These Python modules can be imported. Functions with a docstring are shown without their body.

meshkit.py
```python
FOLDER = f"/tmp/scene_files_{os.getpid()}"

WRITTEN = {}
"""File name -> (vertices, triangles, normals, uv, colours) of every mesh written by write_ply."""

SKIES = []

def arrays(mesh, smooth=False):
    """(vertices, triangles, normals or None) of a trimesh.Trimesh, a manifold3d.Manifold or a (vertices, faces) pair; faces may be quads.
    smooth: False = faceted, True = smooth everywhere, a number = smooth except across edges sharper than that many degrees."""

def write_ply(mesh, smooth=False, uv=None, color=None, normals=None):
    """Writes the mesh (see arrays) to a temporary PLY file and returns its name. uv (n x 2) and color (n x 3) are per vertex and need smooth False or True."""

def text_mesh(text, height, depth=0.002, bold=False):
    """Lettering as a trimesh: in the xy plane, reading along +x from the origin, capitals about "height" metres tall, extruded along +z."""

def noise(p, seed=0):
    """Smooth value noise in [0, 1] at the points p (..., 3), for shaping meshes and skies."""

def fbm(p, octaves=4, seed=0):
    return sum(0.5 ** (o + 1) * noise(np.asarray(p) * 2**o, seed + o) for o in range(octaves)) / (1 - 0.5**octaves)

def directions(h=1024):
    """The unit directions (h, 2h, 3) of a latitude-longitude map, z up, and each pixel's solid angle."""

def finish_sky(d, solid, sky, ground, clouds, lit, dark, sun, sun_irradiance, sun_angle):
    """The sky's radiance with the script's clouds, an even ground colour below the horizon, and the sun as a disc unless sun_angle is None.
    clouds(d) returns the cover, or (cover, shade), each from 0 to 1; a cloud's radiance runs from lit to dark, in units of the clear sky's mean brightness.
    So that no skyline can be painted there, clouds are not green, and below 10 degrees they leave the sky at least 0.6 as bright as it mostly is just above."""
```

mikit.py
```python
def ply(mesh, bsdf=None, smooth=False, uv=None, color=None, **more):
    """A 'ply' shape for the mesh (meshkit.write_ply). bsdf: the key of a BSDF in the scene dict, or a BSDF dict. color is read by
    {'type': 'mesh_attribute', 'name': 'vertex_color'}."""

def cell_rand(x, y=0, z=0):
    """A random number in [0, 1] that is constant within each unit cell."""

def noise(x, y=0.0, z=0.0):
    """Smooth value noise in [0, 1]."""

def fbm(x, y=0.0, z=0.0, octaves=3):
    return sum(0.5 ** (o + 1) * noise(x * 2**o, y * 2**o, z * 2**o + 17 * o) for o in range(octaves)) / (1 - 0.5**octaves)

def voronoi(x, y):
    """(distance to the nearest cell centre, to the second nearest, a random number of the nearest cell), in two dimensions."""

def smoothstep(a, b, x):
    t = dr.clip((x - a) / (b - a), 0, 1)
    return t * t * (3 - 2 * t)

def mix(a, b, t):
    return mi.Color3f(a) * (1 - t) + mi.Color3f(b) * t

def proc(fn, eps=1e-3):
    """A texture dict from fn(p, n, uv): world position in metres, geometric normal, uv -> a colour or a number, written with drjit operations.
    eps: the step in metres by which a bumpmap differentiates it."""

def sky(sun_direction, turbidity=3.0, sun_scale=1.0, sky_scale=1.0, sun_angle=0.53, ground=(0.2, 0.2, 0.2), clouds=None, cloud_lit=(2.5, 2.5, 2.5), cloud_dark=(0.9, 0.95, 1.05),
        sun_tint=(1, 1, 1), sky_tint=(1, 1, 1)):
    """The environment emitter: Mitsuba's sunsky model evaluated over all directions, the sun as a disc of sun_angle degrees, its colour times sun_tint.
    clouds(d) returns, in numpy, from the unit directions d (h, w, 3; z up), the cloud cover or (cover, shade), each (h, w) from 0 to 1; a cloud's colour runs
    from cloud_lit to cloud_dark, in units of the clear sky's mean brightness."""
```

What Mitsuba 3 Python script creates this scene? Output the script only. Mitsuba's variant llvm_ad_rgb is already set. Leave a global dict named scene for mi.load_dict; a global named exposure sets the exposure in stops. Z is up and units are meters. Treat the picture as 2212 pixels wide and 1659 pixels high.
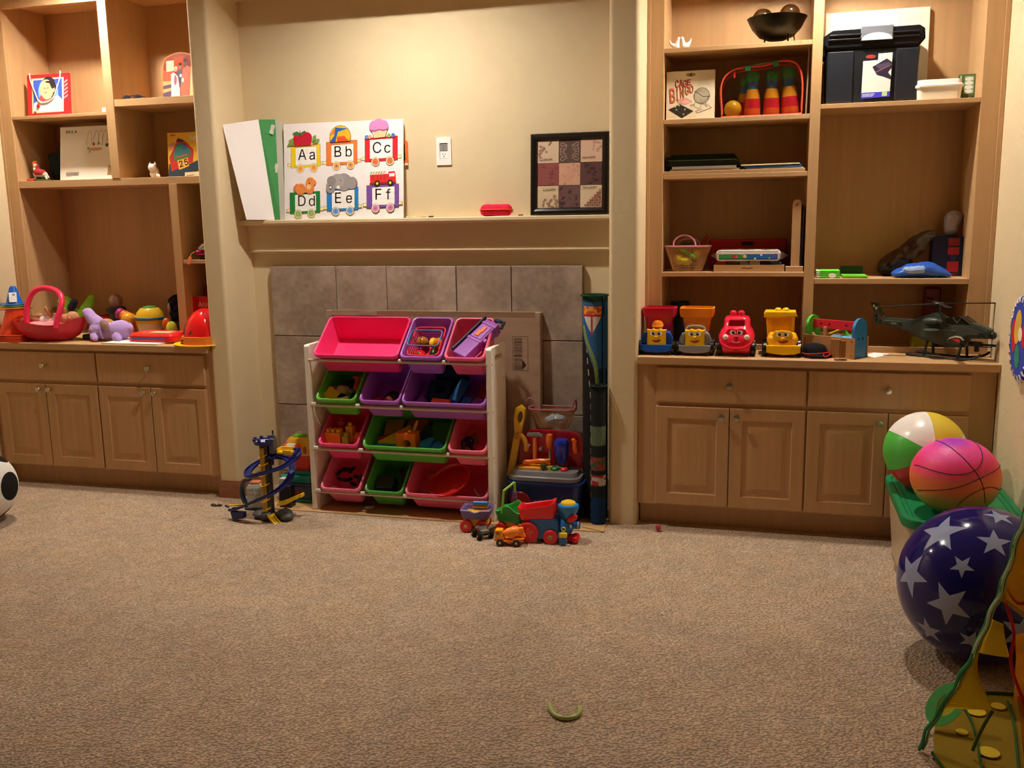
import math, random
import numpy as np, trimesh, shapely
import shapely.geometry as sg, shapely.affinity as sa
import manifold3d as m3
import mitsuba as mi, drjit as dr
import mikit, meshkit

# ---------------------------------------------------------------- camera, light, exposure
exposure = 0.2
scene, labels = {}, {}
YAW, PITCH, ROLL, FPX = math.radians(-15.314), math.radians(-10.0426), math.radians(-0.9628), 2043.5
EYE = np.array([0.0, -4.651, 1.571])


def cam_axes():
    fwd0, right0, up0 = np.array([math.sin(YAW), math.cos(YAW), 0]), np.array([math.cos(YAW), -math.sin(YAW), 0]), np.array([0, 0, 1.0])
    fwd = fwd0 * math.cos(PITCH) + up0 * math.sin(PITCH)
    up = up0 * math.cos(PITCH) - fwd0 * math.sin(PITCH)
    return right0 * math.cos(ROLL) + up * math.sin(ROLL), up * math.cos(ROLL) - right0 * math.sin(ROLL), fwd


_r, _u, _f = cam_axes()
scene['camera'] = {'type': 'perspective', 'fov': 2 * math.degrees(math.atan(1106 / FPX)), 'fov_axis': 'x', 'near_clip': 0.05, 'far_clip': 50.0,
                   'to_world': mi.ScalarTransform4f().look_at(origin=EYE.tolist(), target=(EYE + _f).tolist(), up=_u.tolist())}
CEIL = 3.0
# the recessed ceiling lamps of the room: (x, y, strength); the three near the built-ins are the ones mirrored in the star ball
CANS = [(-3.79, 0.06, 1000.0), (-1.84, -0.50, 1100.0), (0.19, 0.06, 1000.0)]
CAN_TINT = (1.0, 0.93, 0.80)
CAN_R = 0.065

# ---------------------------------------------------------------- helpers
RNG = random.Random(7)
I4 = np.eye(4)
_taken = {}


def lin(h):
    if not isinstance(h, str):
        return tuple(float(v) for v in h)
    v = [int(h[i:i + 2], 16) / 255 for i in (1, 3, 5)]
    return tuple(x / 12.92 if x <= 0.04045 else ((x + 0.055) / 1.055) ** 2.4 for x in v)


def T(x=0, y=0, z=0, rz=0, rx=0, ry=0, s=1.0):
    """Scale, then turn about y, x, z (degrees), then move."""
    def rot(a, i, j):
        m = np.eye(4)
        c, t = math.cos(math.radians(a)), math.sin(math.radians(a))
        m[i, i] = m[j, j] = c
        m[i, j], m[j, i] = -t, t
        return m
    m = rot(rz, 0, 1) @ rot(rx, 1, 2) @ rot(ry, 2, 0) @ np.diag([s, s, s, 1] if np.isscalar(s) else [*s, 1])
    m[:3, 3] = x, y, z
    return m


def xf(M, *ms):
    m = cat(*ms).copy()
    m.apply_transform(M)
    return m


def cat(*ms):
    out = []
    for m in ms:
        out += m if isinstance(m, (list, tuple)) else [m]
    return out[0] if len(out) == 1 else trimesh.util.concatenate(out)


def hull(pts):
    return trimesh.convex.convex_hull(np.asarray(pts, float))


def box(sx, sy, sz, c=(0, 0, 0), b=0.0):
    """A box centred on c; b bevels every edge."""
    b = min(b, 0.49 * min(sx, sy, sz))
    if b <= 0:
        m = trimesh.creation.box((sx, sy, sz))
    else:
        h = np.array([sx, sy, sz]) / 2
        pts = []
        for s in np.ndindex(2, 2, 2):
            g = np.array(s) * 2 - 1
            for k in range(3):
                q = h - b
                q[k] = h[k]
                pts.append(q * g)
        m = hull(pts)
    m.apply_translation(c)
    return m


def bx(x0, x1, y0, y1, z0, z1, b=0.0):
    return box(x1 - x0, y1 - y0, z1 - z0, ((x0 + x1) / 2, (y0 + y1) / 2, (z0 + z1) / 2), b)


_ico = trimesh.creation.icosphere(2)


def rbox(sx, sy, sz, c=(0, 0, 0), r=0.01):
    """A box with rounded edges."""
    r = min(r, 0.499 * min(sx, sy, sz))
    h = np.array([sx, sy, sz]) / 2 - r
    pts = np.vstack([_ico.vertices * r + h * (np.array(s) * 2 - 1) for s in np.ndindex(2, 2, 2)])
    return hull(pts + np.array(c))


AX = {'z': I4, 'x': T(ry=90), 'y': T(rx=-90), '-y': T(rx=90)}


def lathe(prof, n=28, c=(0, 0, 0), ax='z'):
    """prof: (radius, height) pairs."""
    m = trimesh.creation.revolve(np.array([(max(a, 0.0), b) for a, b in prof], float), sections=n)
    m.apply_transform(AX[ax])
    m.apply_translation(c)
    return m


def cyl(r, h, c=(0, 0, 0), ax='z', r2=None, n=24, b=0.0):
    r2 = r if r2 is None else r2
    if b > 0:
        p = [(0, -h / 2), (r - b, -h / 2), (r, -h / 2 + b), (r2, h / 2 - b), (r2 - b, h / 2), (0, h / 2)]
    else:
        p = [(0, -h / 2), (r, -h / 2), (r2, h / 2), (0, h / 2)]
    return lathe(p, n, c, ax)


def ball(r, c=(0, 0, 0), k=3):
    m = trimesh.creation.icosphere(k)
    m.apply_scale(r if not np.isscalar(r) else (r, r, r))
    m.apply_translation(c)
    return m


def torus(R, r, c=(0, 0, 0), ax='z', n=32, k=10):
    a = np.linspace(0, 2 * np.pi, k, endpoint=False)
    m = trimesh.creation.revolve(np.array([(R + r * math.cos(t), r * math.sin(t)) for t in [*a, 0]]), sections=n)
    m.apply_transform(AX[ax])
    m.apply_translation(c)
    return m


def spline(pts, n=40, closed=False):
    from scipy.interpolate import CubicSpline
    p = np.asarray(pts, float)
    if closed:
        p = np.vstack([p, p[:1]])
    t = np.concatenate([[0], np.cumsum(np.linalg.norm(np.diff(p, axis=0), axis=1) + 1e-9)])
    q = CubicSpline(t, p, bc_type='periodic' if closed else 'not-a-knot')(np.linspace(0, t[-1], n + (1 if closed else 0)))
    return q[:-1] if closed else q


def tube(pts, r, n=8, closed=False, flat=None):
    """A round bar along the points; r a number or one per point; flat: (a, b) scales of its section."""
    p = np.asarray(pts, float)
    k = len(p)
    r = np.broadcast_to(np.asarray(r, float), (k,))
    t = np.roll(p, -1, 0) - np.roll(p, 1, 0) if closed else np.gradient(p, axis=0)
    t /= np.linalg.norm(t, axis=1, keepdims=True) + 1e-12
    ref = np.array([0, 0, 1.0]) if abs(t[0, 2]) < 0.9 else np.array([1.0, 0, 0])
    a = np.cross(t[0], ref)
    a /= np.linalg.norm(a)
    ang = np.linspace(0, 2 * np.pi, n, endpoint=False)
    fa, fb = flat or (1, 1)
    rings = []
    for i in range(k):
        a = a - t[i] * (a @ t[i])
        a /= np.linalg.norm(a) + 1e-12
        b = np.cross(t[i], a)
        rings.append(p[i] + r[i] * (np.cos(ang)[:, None] * a * fa + np.sin(ang)[:, None] * b * fb))
    v = np.vstack(rings)
    f = []
    for i in range(k if closed else k - 1):
        for j in range(n):
            q, w = i * n, ((i + 1) % k) * n
            f += [(q + j, q + (j + 1) % n, w + (j + 1) % n), (q + j, w + (j + 1) % n, w + j)]
    if not closed:
        v = np.vstack([v, p[:1], p[-1:]])
        c0, c1 = k * n, k * n + 1
        for j in range(n):
            f += [(c0, (j + 1) % n, j), (c1, (k - 1) * n + j, (k - 1) * n + (j + 1) % n)]
    m = trimesh.Trimesh(v, f, process=False)
    if m.volume < 0:
        m.invert()
    return m


def poly(p):
    return p if hasattr(p, 'geom_type') else sg.Polygon(p)


def prism(p, d, c=(0, 0, 0), plane='xz'):
    """The flat outline p extruded by d, centred in thickness. plane 'xz': outline x right, z up, thickness along y; 'xy': thickness along z; 'yz': outline y, z and thickness along x."""
    g = poly(p)
    if not g.is_valid:
        g = g.buffer(0)
    m = cat([trimesh.creation.extrude_polygon(q, d, engine='earcut') for q in getattr(g, 'geoms', [g])])
    m.apply_translation((0, 0, -d / 2))
    if plane == 'xz':
        m.apply_transform(T(rx=90))
    elif plane == 'yz':
        m.apply_transform(np.array([[0, 0, 1, 0], [1, 0, 0, 0], [0, 1, 0, 0], [0, 0, 0, 1.0]]))
    m.apply_translation(c)
    return m


def rrect(w, h, r=0.0, c=(0, 0)):
    g = sg.box(-w / 2, -h / 2, w / 2, h / 2)
    if r > 0:
        g = g.buffer(-r).buffer(r, quad_segs=6)
    return sa.translate(g, *c)


def disc(r, c=(0, 0), n=8):
    return sg.Point(*c).buffer(r, quad_segs=n)


def ell(a, b, c=(0, 0), rot=0):
    return sa.translate(sa.rotate(sa.scale(sg.Point(0, 0).buffer(1, quad_segs=8), a, b), rot, origin=(0, 0)), *c)


def star(r, c=(0, 0), rot=90, k=0.42):
    a = [math.radians(rot + 36 * i) for i in range(10)]
    return sg.Polygon([(c[0] + (r if i % 2 == 0 else r * k) * math.cos(t), c[1] + (r if i % 2 == 0 else r * k) * math.sin(t)) for i, t in enumerate(a)])


def stroke(pts, w):
    return sg.LineString(pts).buffer(w / 2, quad_segs=4)


def loft(rings, cap=True):
    """Closed rings of equally many points joined in order."""
    k = len(rings[0])
    v = np.vstack(rings)
    f = []
    for i in range(len(rings) - 1):
        for j in range(k):
            a, b, c, d = i * k + j, i * k + (j + 1) % k, (i + 1) * k + (j + 1) % k, (i + 1) * k + j
            f += [(a, b, c), (a, c, d)]
    if cap:
        for base, ring in ((0, rings[0]), ((len(rings) - 1) * k, rings[-1])):
            v = np.vstack([v, np.mean(ring, 0)])
            q = len(v) - 1
            f += [(q, base + (j + 1) % k, base + j) if base == 0 else (q, base + j, base + (j + 1) % k) for j in range(k)]
    m = trimesh.Trimesh(v, f, process=False)
    if m.volume < 0:
        m.invert()
    return m


def rring(w, d, r, z, n=5, c=(0, 0)):
    """A rounded rectangle of points in the xy plane at height z."""
    out = []
    r = min(r, w / 2 - 1e-4, d / 2 - 1e-4)
    for i, (sx, sy) in enumerate(((1, 1), (-1, 1), (-1, -1), (1, -1))):
        for j in range(n):
            a = math.radians(90 * i + 90 * j / (n - 1))
            out.append((c[0] + sx * (w / 2 - r) + r * math.cos(a), c[1] + sy * (d / 2 - r) + r * math.sin(a), z))
    return np.array(out)


def mani(mesh):
    return m3.Manifold(m3.Mesh(np.asarray(mesh.vertices, np.float32), np.asarray(mesh.faces, np.uint32)))


def unmani(m):
    q = m.to_mesh()
    return trimesh.Trimesh(np.array(q.vert_properties[:, :3], float), np.array(q.tri_verts), process=False)


def blob(chains, length=0.01, smooth=8):
    """chains: lists of ((x, y, z), radius); neighbours in a chain are joined, all chains melt into one smooth body."""
    parts = []
    s = trimesh.creation.icosphere(2).vertices
    for ch in chains:
        if len(ch) == 1:
            parts.append(mani(hull(s * np.array(ch[0][1]) + np.array(ch[0][0]))))
        for (a, ra), (b, rb) in zip(ch, ch[1:]):
            parts.append(mani(hull(np.vstack([s * np.array(ra) + np.array(a), s * np.array(rb) + np.array(b)]))))
    m = unmani(m3.Manifold.batch_boolean(parts, m3.OpType.Add).refine_to_length(length))
    m.merge_vertices()
    trimesh.smoothing.filter_taubin(m, iterations=smooth)
    return m


def sub(a, *bs):
    m = mani(a)
    for b in bs:
        m = m - mani(b)
    return unmani(m)


def rough(m, amp, freq, seed=0):
    """Pushes the vertices in and out along the normals by smooth noise."""
    m = m.copy()
    m.merge_vertices()
    n = meshkit.fbm(np.asarray(m.vertices) * freq + 31.7 * seed, 3, seed) - 0.5
    m.vertices = m.vertices + m.vertex_normals * (n * 2 * amp)[:, None]
    return m


def fine(m, size):
    v, f = trimesh.remesh.subdivide_to_size(m.vertices, m.faces, size)
    m = trimesh.Trimesh(v, f, process=False)
    m.merge_vertices()
    return m


# ---------------------------------------------------------------- materials
def mat(kind, colour, **kw):
    """Key of a plain material: plastic, gloss, matte, cloth, metal, paper, clear."""
    c = lin(colour)
    key = 'material_' + kind + '_' + '_'.join(f'{int(round(v * 9999)):04d}' for v in c) + ''.join(f'_{k}{v}' for k, v in kw.items()).replace('.', 'p')
    if key in scene:
        return key
    rgb = {'type': 'rgb', 'value': list(c)}
    p = dict(plastic=dict(roughness=0.32, specular=0.45), gloss=dict(roughness=0.12, specular=0.5), matte=dict(roughness=0.8, specular=0.2), cloth=dict(roughness=0.95, specular=0.1, sheen=0.3),
             paper=dict(roughness=0.65, specular=0.25), metal=dict(roughness=0.25, metallic=1.0), chrome=dict(roughness=0.05, metallic=1.0)).get(kind, {})
    p.update(kw)
    if kind == 'sheet':      # thin cloth or film that lets some light through
        scene[key] = {'type': 'principledthin', 'base_color': rgb, 'roughness': kw.get('roughness', 0.5), 'diff_trans': kw.get('diff_trans', 0.8)}
    elif kind == 'film':     # clear plastic film
        scene[key] = {'type': 'thindielectric', 'int_ior': 1.35, 'specular_transmittance': rgb}
    else:
        scene[key] = {'type': 'twosided', 'bsdf': {'type': 'principled', 'base_color': rgb, **p}}
    return key


scene['material_print'] = {'type': 'twosided', 'bsdf': {'type': 'principled', 'base_color': {'type': 'mesh_attribute', 'name': 'vertex_color'}, 'roughness': 0.5, 'specular': 0.3}}
scene['material_print_gloss'] = {'type': 'twosided', 'bsdf': {'type': 'principled', 'base_color': {'type': 'mesh_attribute', 'name': 'vertex_color'}, 'roughness': 0.25, 'specular': 0.45}}


def proc_mat(name, fn, bump=None, scale=1.0, rough_=0.5, spec=0.3, eps=1e-3, **kw):
    base = {'type': 'principled', 'base_color': mikit.proc(fn), 'roughness': rough_, 'specular': spec, **kw}
    if bump is not None:
        base = {'type': 'bumpmap', 'bump': mikit.proc(bump, eps), 'scale': scale, 'bsdf': base}
    scene['material_' + name] = {'type': 'twosided', 'bsdf': base}
    return 'material_' + name


# ---------------------------------------------------------------- objects
def key_for(name):
    n = _taken.get(name, 0)
    _taken[name] = n + 1
    return name if n == 0 else f'{name}_{n:03d}'


class Thing:
    """One thing of the scene; its parts are entries under its key. M places it."""

    def __init__(self, name, label, cat_=None, M=I4, group=None, kind=None):
        self.key, self.M = key_for(name), np.asarray(M, float)
        d = labels[self.key] = {'label': label}
        if cat_:
            d['category'] = cat_
        if group:
            d['group'] = group
        if kind:
            d['kind'] = kind

    def _put(self, key, mesh, m, smooth, label, kind=None, M=None, color=None):
        mesh = xf(self.M if M is None else self.M @ M, mesh)
        if np.linalg.det(self.M[:3, :3]) < 0:
            mesh.invert()
        scene[key] = mikit.ply(mesh, m, smooth=smooth, color=color)
        if label or kind:
            labels[key] = {**labels.get(key, {}), **({'label': label} if label else {}), **({'kind': kind} if kind else {})}
        return key

    def one(self, mesh, m, smooth=35):
        return self._put(self.key, mesh, m, smooth, None)

    def part(self, name, mesh, m, smooth=35, parent=None, label=None, kind=None, M=None):
        return self._put(key_for((parent or self.key) + '__' + name), mesh, m, smooth, label, kind, M)

    def prints(self, name, pr, M=I4, parent=None, gloss=False, label=None):
        """Flat print: a Print laid on a face by M."""
        mesh, col = pr.build()
        k = key_for((parent or self.key) + '__' + name)
        self._put(k, mesh, 'material_print_gloss' if gloss else 'material_print', False, label, None, M, col)
        return k


def solo(name, label, cat_, mesh, m, M=I4, smooth=35, group=None, kind=None):
    t = Thing(name, label, cat_, M, group, kind)
    t.one(mesh, m, smooth)
    return t


def struct(name, mesh, m, smooth=False, label=None):
    t = Thing(name, label or name.replace('_', ' '), None, I4, kind='structure')
    t.one(mesh, m, smooth)
    return t


class Print:
    """Ink on a flat face: coloured outlines in layers a few hundredths of a millimetre apart, in the xy plane facing +z."""

    def __init__(self, step=0.00006):
        self.items, self.step, self.n = [], step, 0

    def add(self, p, colour, up=True):
        if up:
            self.n += 1
        g = poly(p)
        if not g.is_valid:
            g = g.buffer(0)
        for q in getattr(g, 'geoms', [g]):
            if q.geom_type == 'Polygon' and q.area > 1e-10:
                v, f = trimesh.creation.triangulate_polygon(q, engine='earcut')
                self.items.append((np.c_[v, np.full(len(v), self.n * self.step)], f, lin(colour)))
        return self

    def text(self, s, x, y, h, colour, bold=False, w=None, rot=0, up=True, centre=False):
        m = meshkit.text_mesh(s, 1.0, 0.1, bold)
        fn = m.face_normals[:, 2] > 0.5
        v, f = np.array(m.vertices)[:, :2], np.array(m.faces)[fn]
        tw = v[:, 0].max()
        sx = h if w is None else w / tw
        v = v * [sx, h]
        if centre:
            v[:, 0] -= tw * sx / 2
        c, t = math.cos(math.radians(rot)), math.sin(math.radians(rot))
        v = v @ np.array([[c, t], [-t, c]]) + [x, y]
        if up:
            self.n += 1
        self.items.append((np.c_[v, np.full(len(v), self.n * self.step)], f, lin(colour)))
        return self

    def build(self):
        V, F, C, o = [], [], [], 0
        for v, f, c in self.items:
            V.append(v)
            F.append(np.asarray(f) + o)
            C.append(np.tile(c, (len(v), 1)))
            o += len(v)
        m = trimesh.Trimesh(np.vstack(V), np.vstack(F), process=False)
        flip = m.face_normals[:, 2] < 0
        m.faces[flip] = m.faces[flip][:, ::-1]
        return m, np.vstack(C)


FRONT = T(rx=90)          # lays the xy plane of a Print on a face that looks towards -y (x right, y up)


def on_front(x=0, y=0, z=0):
    """Print origin at (x, z) on the front face whose plane is y."""
    return T(x, y - 0.0003, z) @ FRONT


def on_top(x=0, y=0, z=0, rz=0):
    return T(x, y, z + 0.0003, rz=rz)
# ---------------------------------------------------------------- surfaces of the room
WALL = lin('#d9c6a2')


def _wallbump(p, n, uv):
    return mikit.fbm(p.x * 90, p.y * 90, p.z * 90, 2)


def _wallcol(p, n, uv):
    t = mikit.fbm(p.x * 6, p.y * 6, p.z * 6, 3) - 0.5
    return mi.Color3f(WALL) * (1 + 0.05 * t)


wall_paint = proc_mat('wall_paint', _wallcol, _wallbump, 0.0009, 0.6, 0.25, 2e-3)
CARPET = (0.43, 0.315, 0.225)


def _tuft(p):
    f1, f2, r = mikit.voronoi(p.x * 105 + 0.35 * mikit.noise(p.x * 30, p.y * 30), p.y * 105)
    return f1, r


def _carpetcol(p, n, uv):
    f1, r = _tuft(p)
    big = mikit.fbm(p.x * 2.2, p.y * 2.2, 0.0, 3)
    mid = mikit.fbm(p.x * 22, p.y * 22, 3.0, 2)
    t = 0.60 + 0.40 * mikit.smoothstep(0.78, 0.25, f1)
    t *= (0.86 + 0.28 * r) * (0.90 + 0.2 * big) * (0.88 + 0.24 * mid)
    return mi.Color3f(CARPET) * 1.12 * t * mikit.mix((1.03, 0.99, 0.95), (0.98, 1.0, 1.02), mikit.noise(p.x * 9, p.y * 9))


def _carpetbump(p, n, uv):
    f1, r = _tuft(p)
    return 1 - mikit.smoothstep(0.1, 0.85, f1) + 0.4 * r


carpet = proc_mat('carpet', _carpetcol, _carpetbump, 0.004, 0.95, 0.05, 1.5e-3)
MAPLE = (0.48, 0.295, 0.145)


def _maple(axis):
    def fn(p, n, uv):
        a, b, c = (p.x, p.y, p.z) if axis == 'z' else (p.z, p.y, p.x) if axis == 'x' else (p.x, p.z, p.y)
        g = mikit.fbm(a * 60, b * 60, c * 2.5, 3)
        w = mikit.fbm(a * 9, b * 9, c * 0.7, 2)
        return mi.Color3f(MAPLE) * (0.86 + 0.20 * g + 0.10 * w) * mikit.mix((1, 1, 1), (1.04, 0.98, 0.92), w)
    return fn


maple_v = proc_mat('maple_upright', _maple('z'), None, rough_=0.42, spec=0.35)
maple_h = proc_mat('maple_lengthwise', _maple('x'), None, rough_=0.42, spec=0.35)
panel_wood = proc_mat('maple_panel', _maple('z'), None, rough_=0.5, spec=0.3)
base_v = proc_mat('maple_door', _maple('z'), None, rough_=0.38, spec=0.35)


def _trimwood(p, n, uv):
    g = mikit.fbm(p.x * 4, p.y * 60, p.z * 60, 3)
    return mi.Color3f((0.30, 0.125, 0.06)) * (0.8 + 0.4 * g)


brown_trim = proc_mat('brown_trim', _trimwood, None, rough_=0.4, spec=0.35)

XL, XR, YF = -4.56, 1.015, -9.0        # room: left wall, right wall, wall behind the camera
NL, NR, NB = -2.91, -0.77, 0.31        # fireplace niche: left side, right side, back
PL, PR = -3.034, -0.625                # outer sides of the piers towards the built-ins
UB = 0.66                              # back of the built-in recesses

struct('floor', bx(XL - 0.1, XR + 0.1, YF - 0.1, 0.9, -0.1, 0), carpet, label='beige looped carpet floor')


def arc(cx, cy, r, a0, a1, n=7):
    return [(cx + r * math.cos(math.radians(a)), cy + r * math.sin(math.radians(a))) for a in np.linspace(a0, a1, n)]


br = 0.022                             # rounded drywall corners
plan = ([(PL, UB)] + arc(PL + br, br, br, 180, 270) + arc(NL - br, br, br, 270, 360) + [(NL, NB), (NR, NB)] + arc(NR + br, br, br, 180, 270) + arc(PR - br, br, br, 270, 360) + [(PR, UB), (XR, UB), (XR, UB + 0.12), (XL, UB + 0.12), (XL, UB)])
wb = prism(plan, CEIL, (0, 0, CEIL / 2), 'xy')
struct('wall_back', wb, wall_paint, 40, 'cream painted wall with rounded piers and a fireplace niche')
struct('wall_left', bx(XL - 0.12, XL, YF, 0.78, 0, CEIL), wall_paint, label='cream painted left wall')
struct('wall_right', bx(XR, XR + 0.12, YF, 0.78, 0, CEIL), wall_paint, label='cream painted right wall')
struct('wall_front', bx(XL, XR, YF - 0.12, YF, 0, CEIL), wall_paint, label='cream painted wall behind the camera')
ceil_holes = sg.box(XL - 0.1, YF - 0.1, XR + 0.1, 0.8)
for x, y, e in CANS:
    ceil_holes = ceil_holes.difference(disc(CAN_R + 0.004, (x, y), 10))
struct('ceiling', prism(ceil_holes, 0.1, (0, 0, CEIL + 0.05), 'xy'), mat('matte', '#d8cdb8'), label='pale painted ceiling')
struct('ceiling_niche', bx(NL, NR, 0.02, NB, 2.77, CEIL), wall_paint, label='painted header over the fireplace niche')
for i, (x, y, e) in enumerate(CANS):
    t = Thing('recessed_light', 'round recessed ceiling lamp above the ' + ('left built-in', 'fireplace niche', 'right built-in', 'rug side on the left', 'rug side on the right')[i], 'ceiling lamp', T(x, y, CEIL))
    t.part('housing', lathe([(CAN_R, 0), (CAN_R, 0.07), (0, 0.07), (0, 0.074), (CAN_R + 0.003, 0.074), (CAN_R + 0.003, 0)], 28), mat('matte', '#e8e4da'))
    t.part('trim_ring', lathe([(CAN_R, 0.0), (CAN_R + 0.02, -0.003), (CAN_R + 0.022, 0), (CAN_R, 0.001)], 28), mat('plastic', '#efece4'))
    k = t.part('lamp', cyl(CAN_R - 0.004, 0.012, (0, 0, 0.03), n=28, b=0.002), mat('matte', '#ffffff'))
    scene[k]['emitter'] = {'type': 'area', 'radiance': {'type': 'rgb', 'value': [e * c for c in CAN_TINT]}}

# the mantel ledge: slab, sloping fascia with a bead, all painted like the wall
LEDGE = 1.573
prof = [(NB, LEDGE), (0.20, LEDGE), (0.195, LEDGE - 0.004), (0.195, LEDGE - 0.018), (0.20, LEDGE - 0.022), (0.262, LEDGE - 0.03), (0.268, 1.405), (0.265, 1.402), (0.264, 1.397), (0.268, 1.392), (0.288, 1.389), (NB, 1.386)]
struct('trim_1', prism(prof, NR - NL, ((NL + NR) / 2, 0, 0), 'yz'), wall_paint, 30, 'cream mantel ledge across the fireplace niche')
struct('baseboard_left', cat(prism([(PL, -0.014), *arc(NL + 0.0, -0.0, 0.014, 270, 360, 4), (NL + 0.014, NB), (NL, NB), (NL, 0.0), (PL, 0.0)], 0.09, (0, 0, 0.045), 'xy'), prism([(PL, -0.009), *arc(NL, 0, 0.009, 270, 360, 4), (NL + 0.009, NB), (NL, NB), (NL, 0), (PL, 0)], 0.012, (0, 0, 0.096), 'xy')), brown_trim, 30, 'reddish brown baseboard on the left pier')
struct('baseboard_right', bx(XR - 0.014, XR, YF, -0.05, 0, 0.1, 0.002), brown_trim, label='reddish brown baseboard along the right wall')

# tiled fireplace surround: each tile its own piece on a mortar bed
sur = Thing('wall_surround', 'grey brown stone tiled fireplace surround', None, kind='structure')
sx0, sx1, sz1, sy = -2.785, -0.952, 1.312, 0.292
sur.part('mortar_bed', bx(sx0, sx1, sy - 0.010, NB, 0, sz1 - 0.002), mat('matte', '#6d6050'))


def _tilecol(seed):
    def fn(p, n, uv):
        a = mikit.fbm(p.x * 7 + seed, p.z * 7 + 2 * seed, seed * 1.0, 4)
        b = mikit.fbm(p.x * 45, p.z * 45, seed * 1.0, 3)
        return mikit.mix((0.30, 0.225, 0.175), (0.43, 0.335, 0.265), mikit.smoothstep(0.3, 0.72, a)) * (0.82 + 0.36 * b)
    return fn


tiles = [proc_mat(f'stone_tile_{i}', _tilecol(3.1 * i + 1), lambda p, n, uv: mikit.fbm(p.x * 40, p.y * 40, p.z * 40, 3), 0.0012, 0.5, 0.3, 2e-3) for i in range(2)]
cols = [sx0, -2.372, -2.064, -1.655, -1.343, sx1]
cols2 = [sx0, -2.372, -2.064, -1.655, -1.176, sx1]
rows = [(sz1, 0.91), (0.91, 0.505), (0.505, 0.10), (0.10, 0.0)]
for r, (z1, z0) in enumerate(rows):
    cc = cols if r == 0 else cols2
    for k in range(5):
        sur.part('tile', bx(cc[k] + 0.0025, cc[k + 1] - 0.0025, sy - 0.018 - 0.001 * ((r * 5 + k) % 3), sy, z0 + 0.0025, z1 - 0.0025, 0.002), tiles[(r + k) % 2], 20)

# ---------------------------------------------------------------- built-in cabinets
knob_mat = mat('metal', '#b9b2a2')
KNOB = lathe([(0, 0), (0.006, 0), (0.005, 0.010), (0.008, 0.014), (0.0155, 0.018), (0.0165, 0.022), (0.0145, 0.026), (0, 0.028)], 20, ax='-y')


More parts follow.
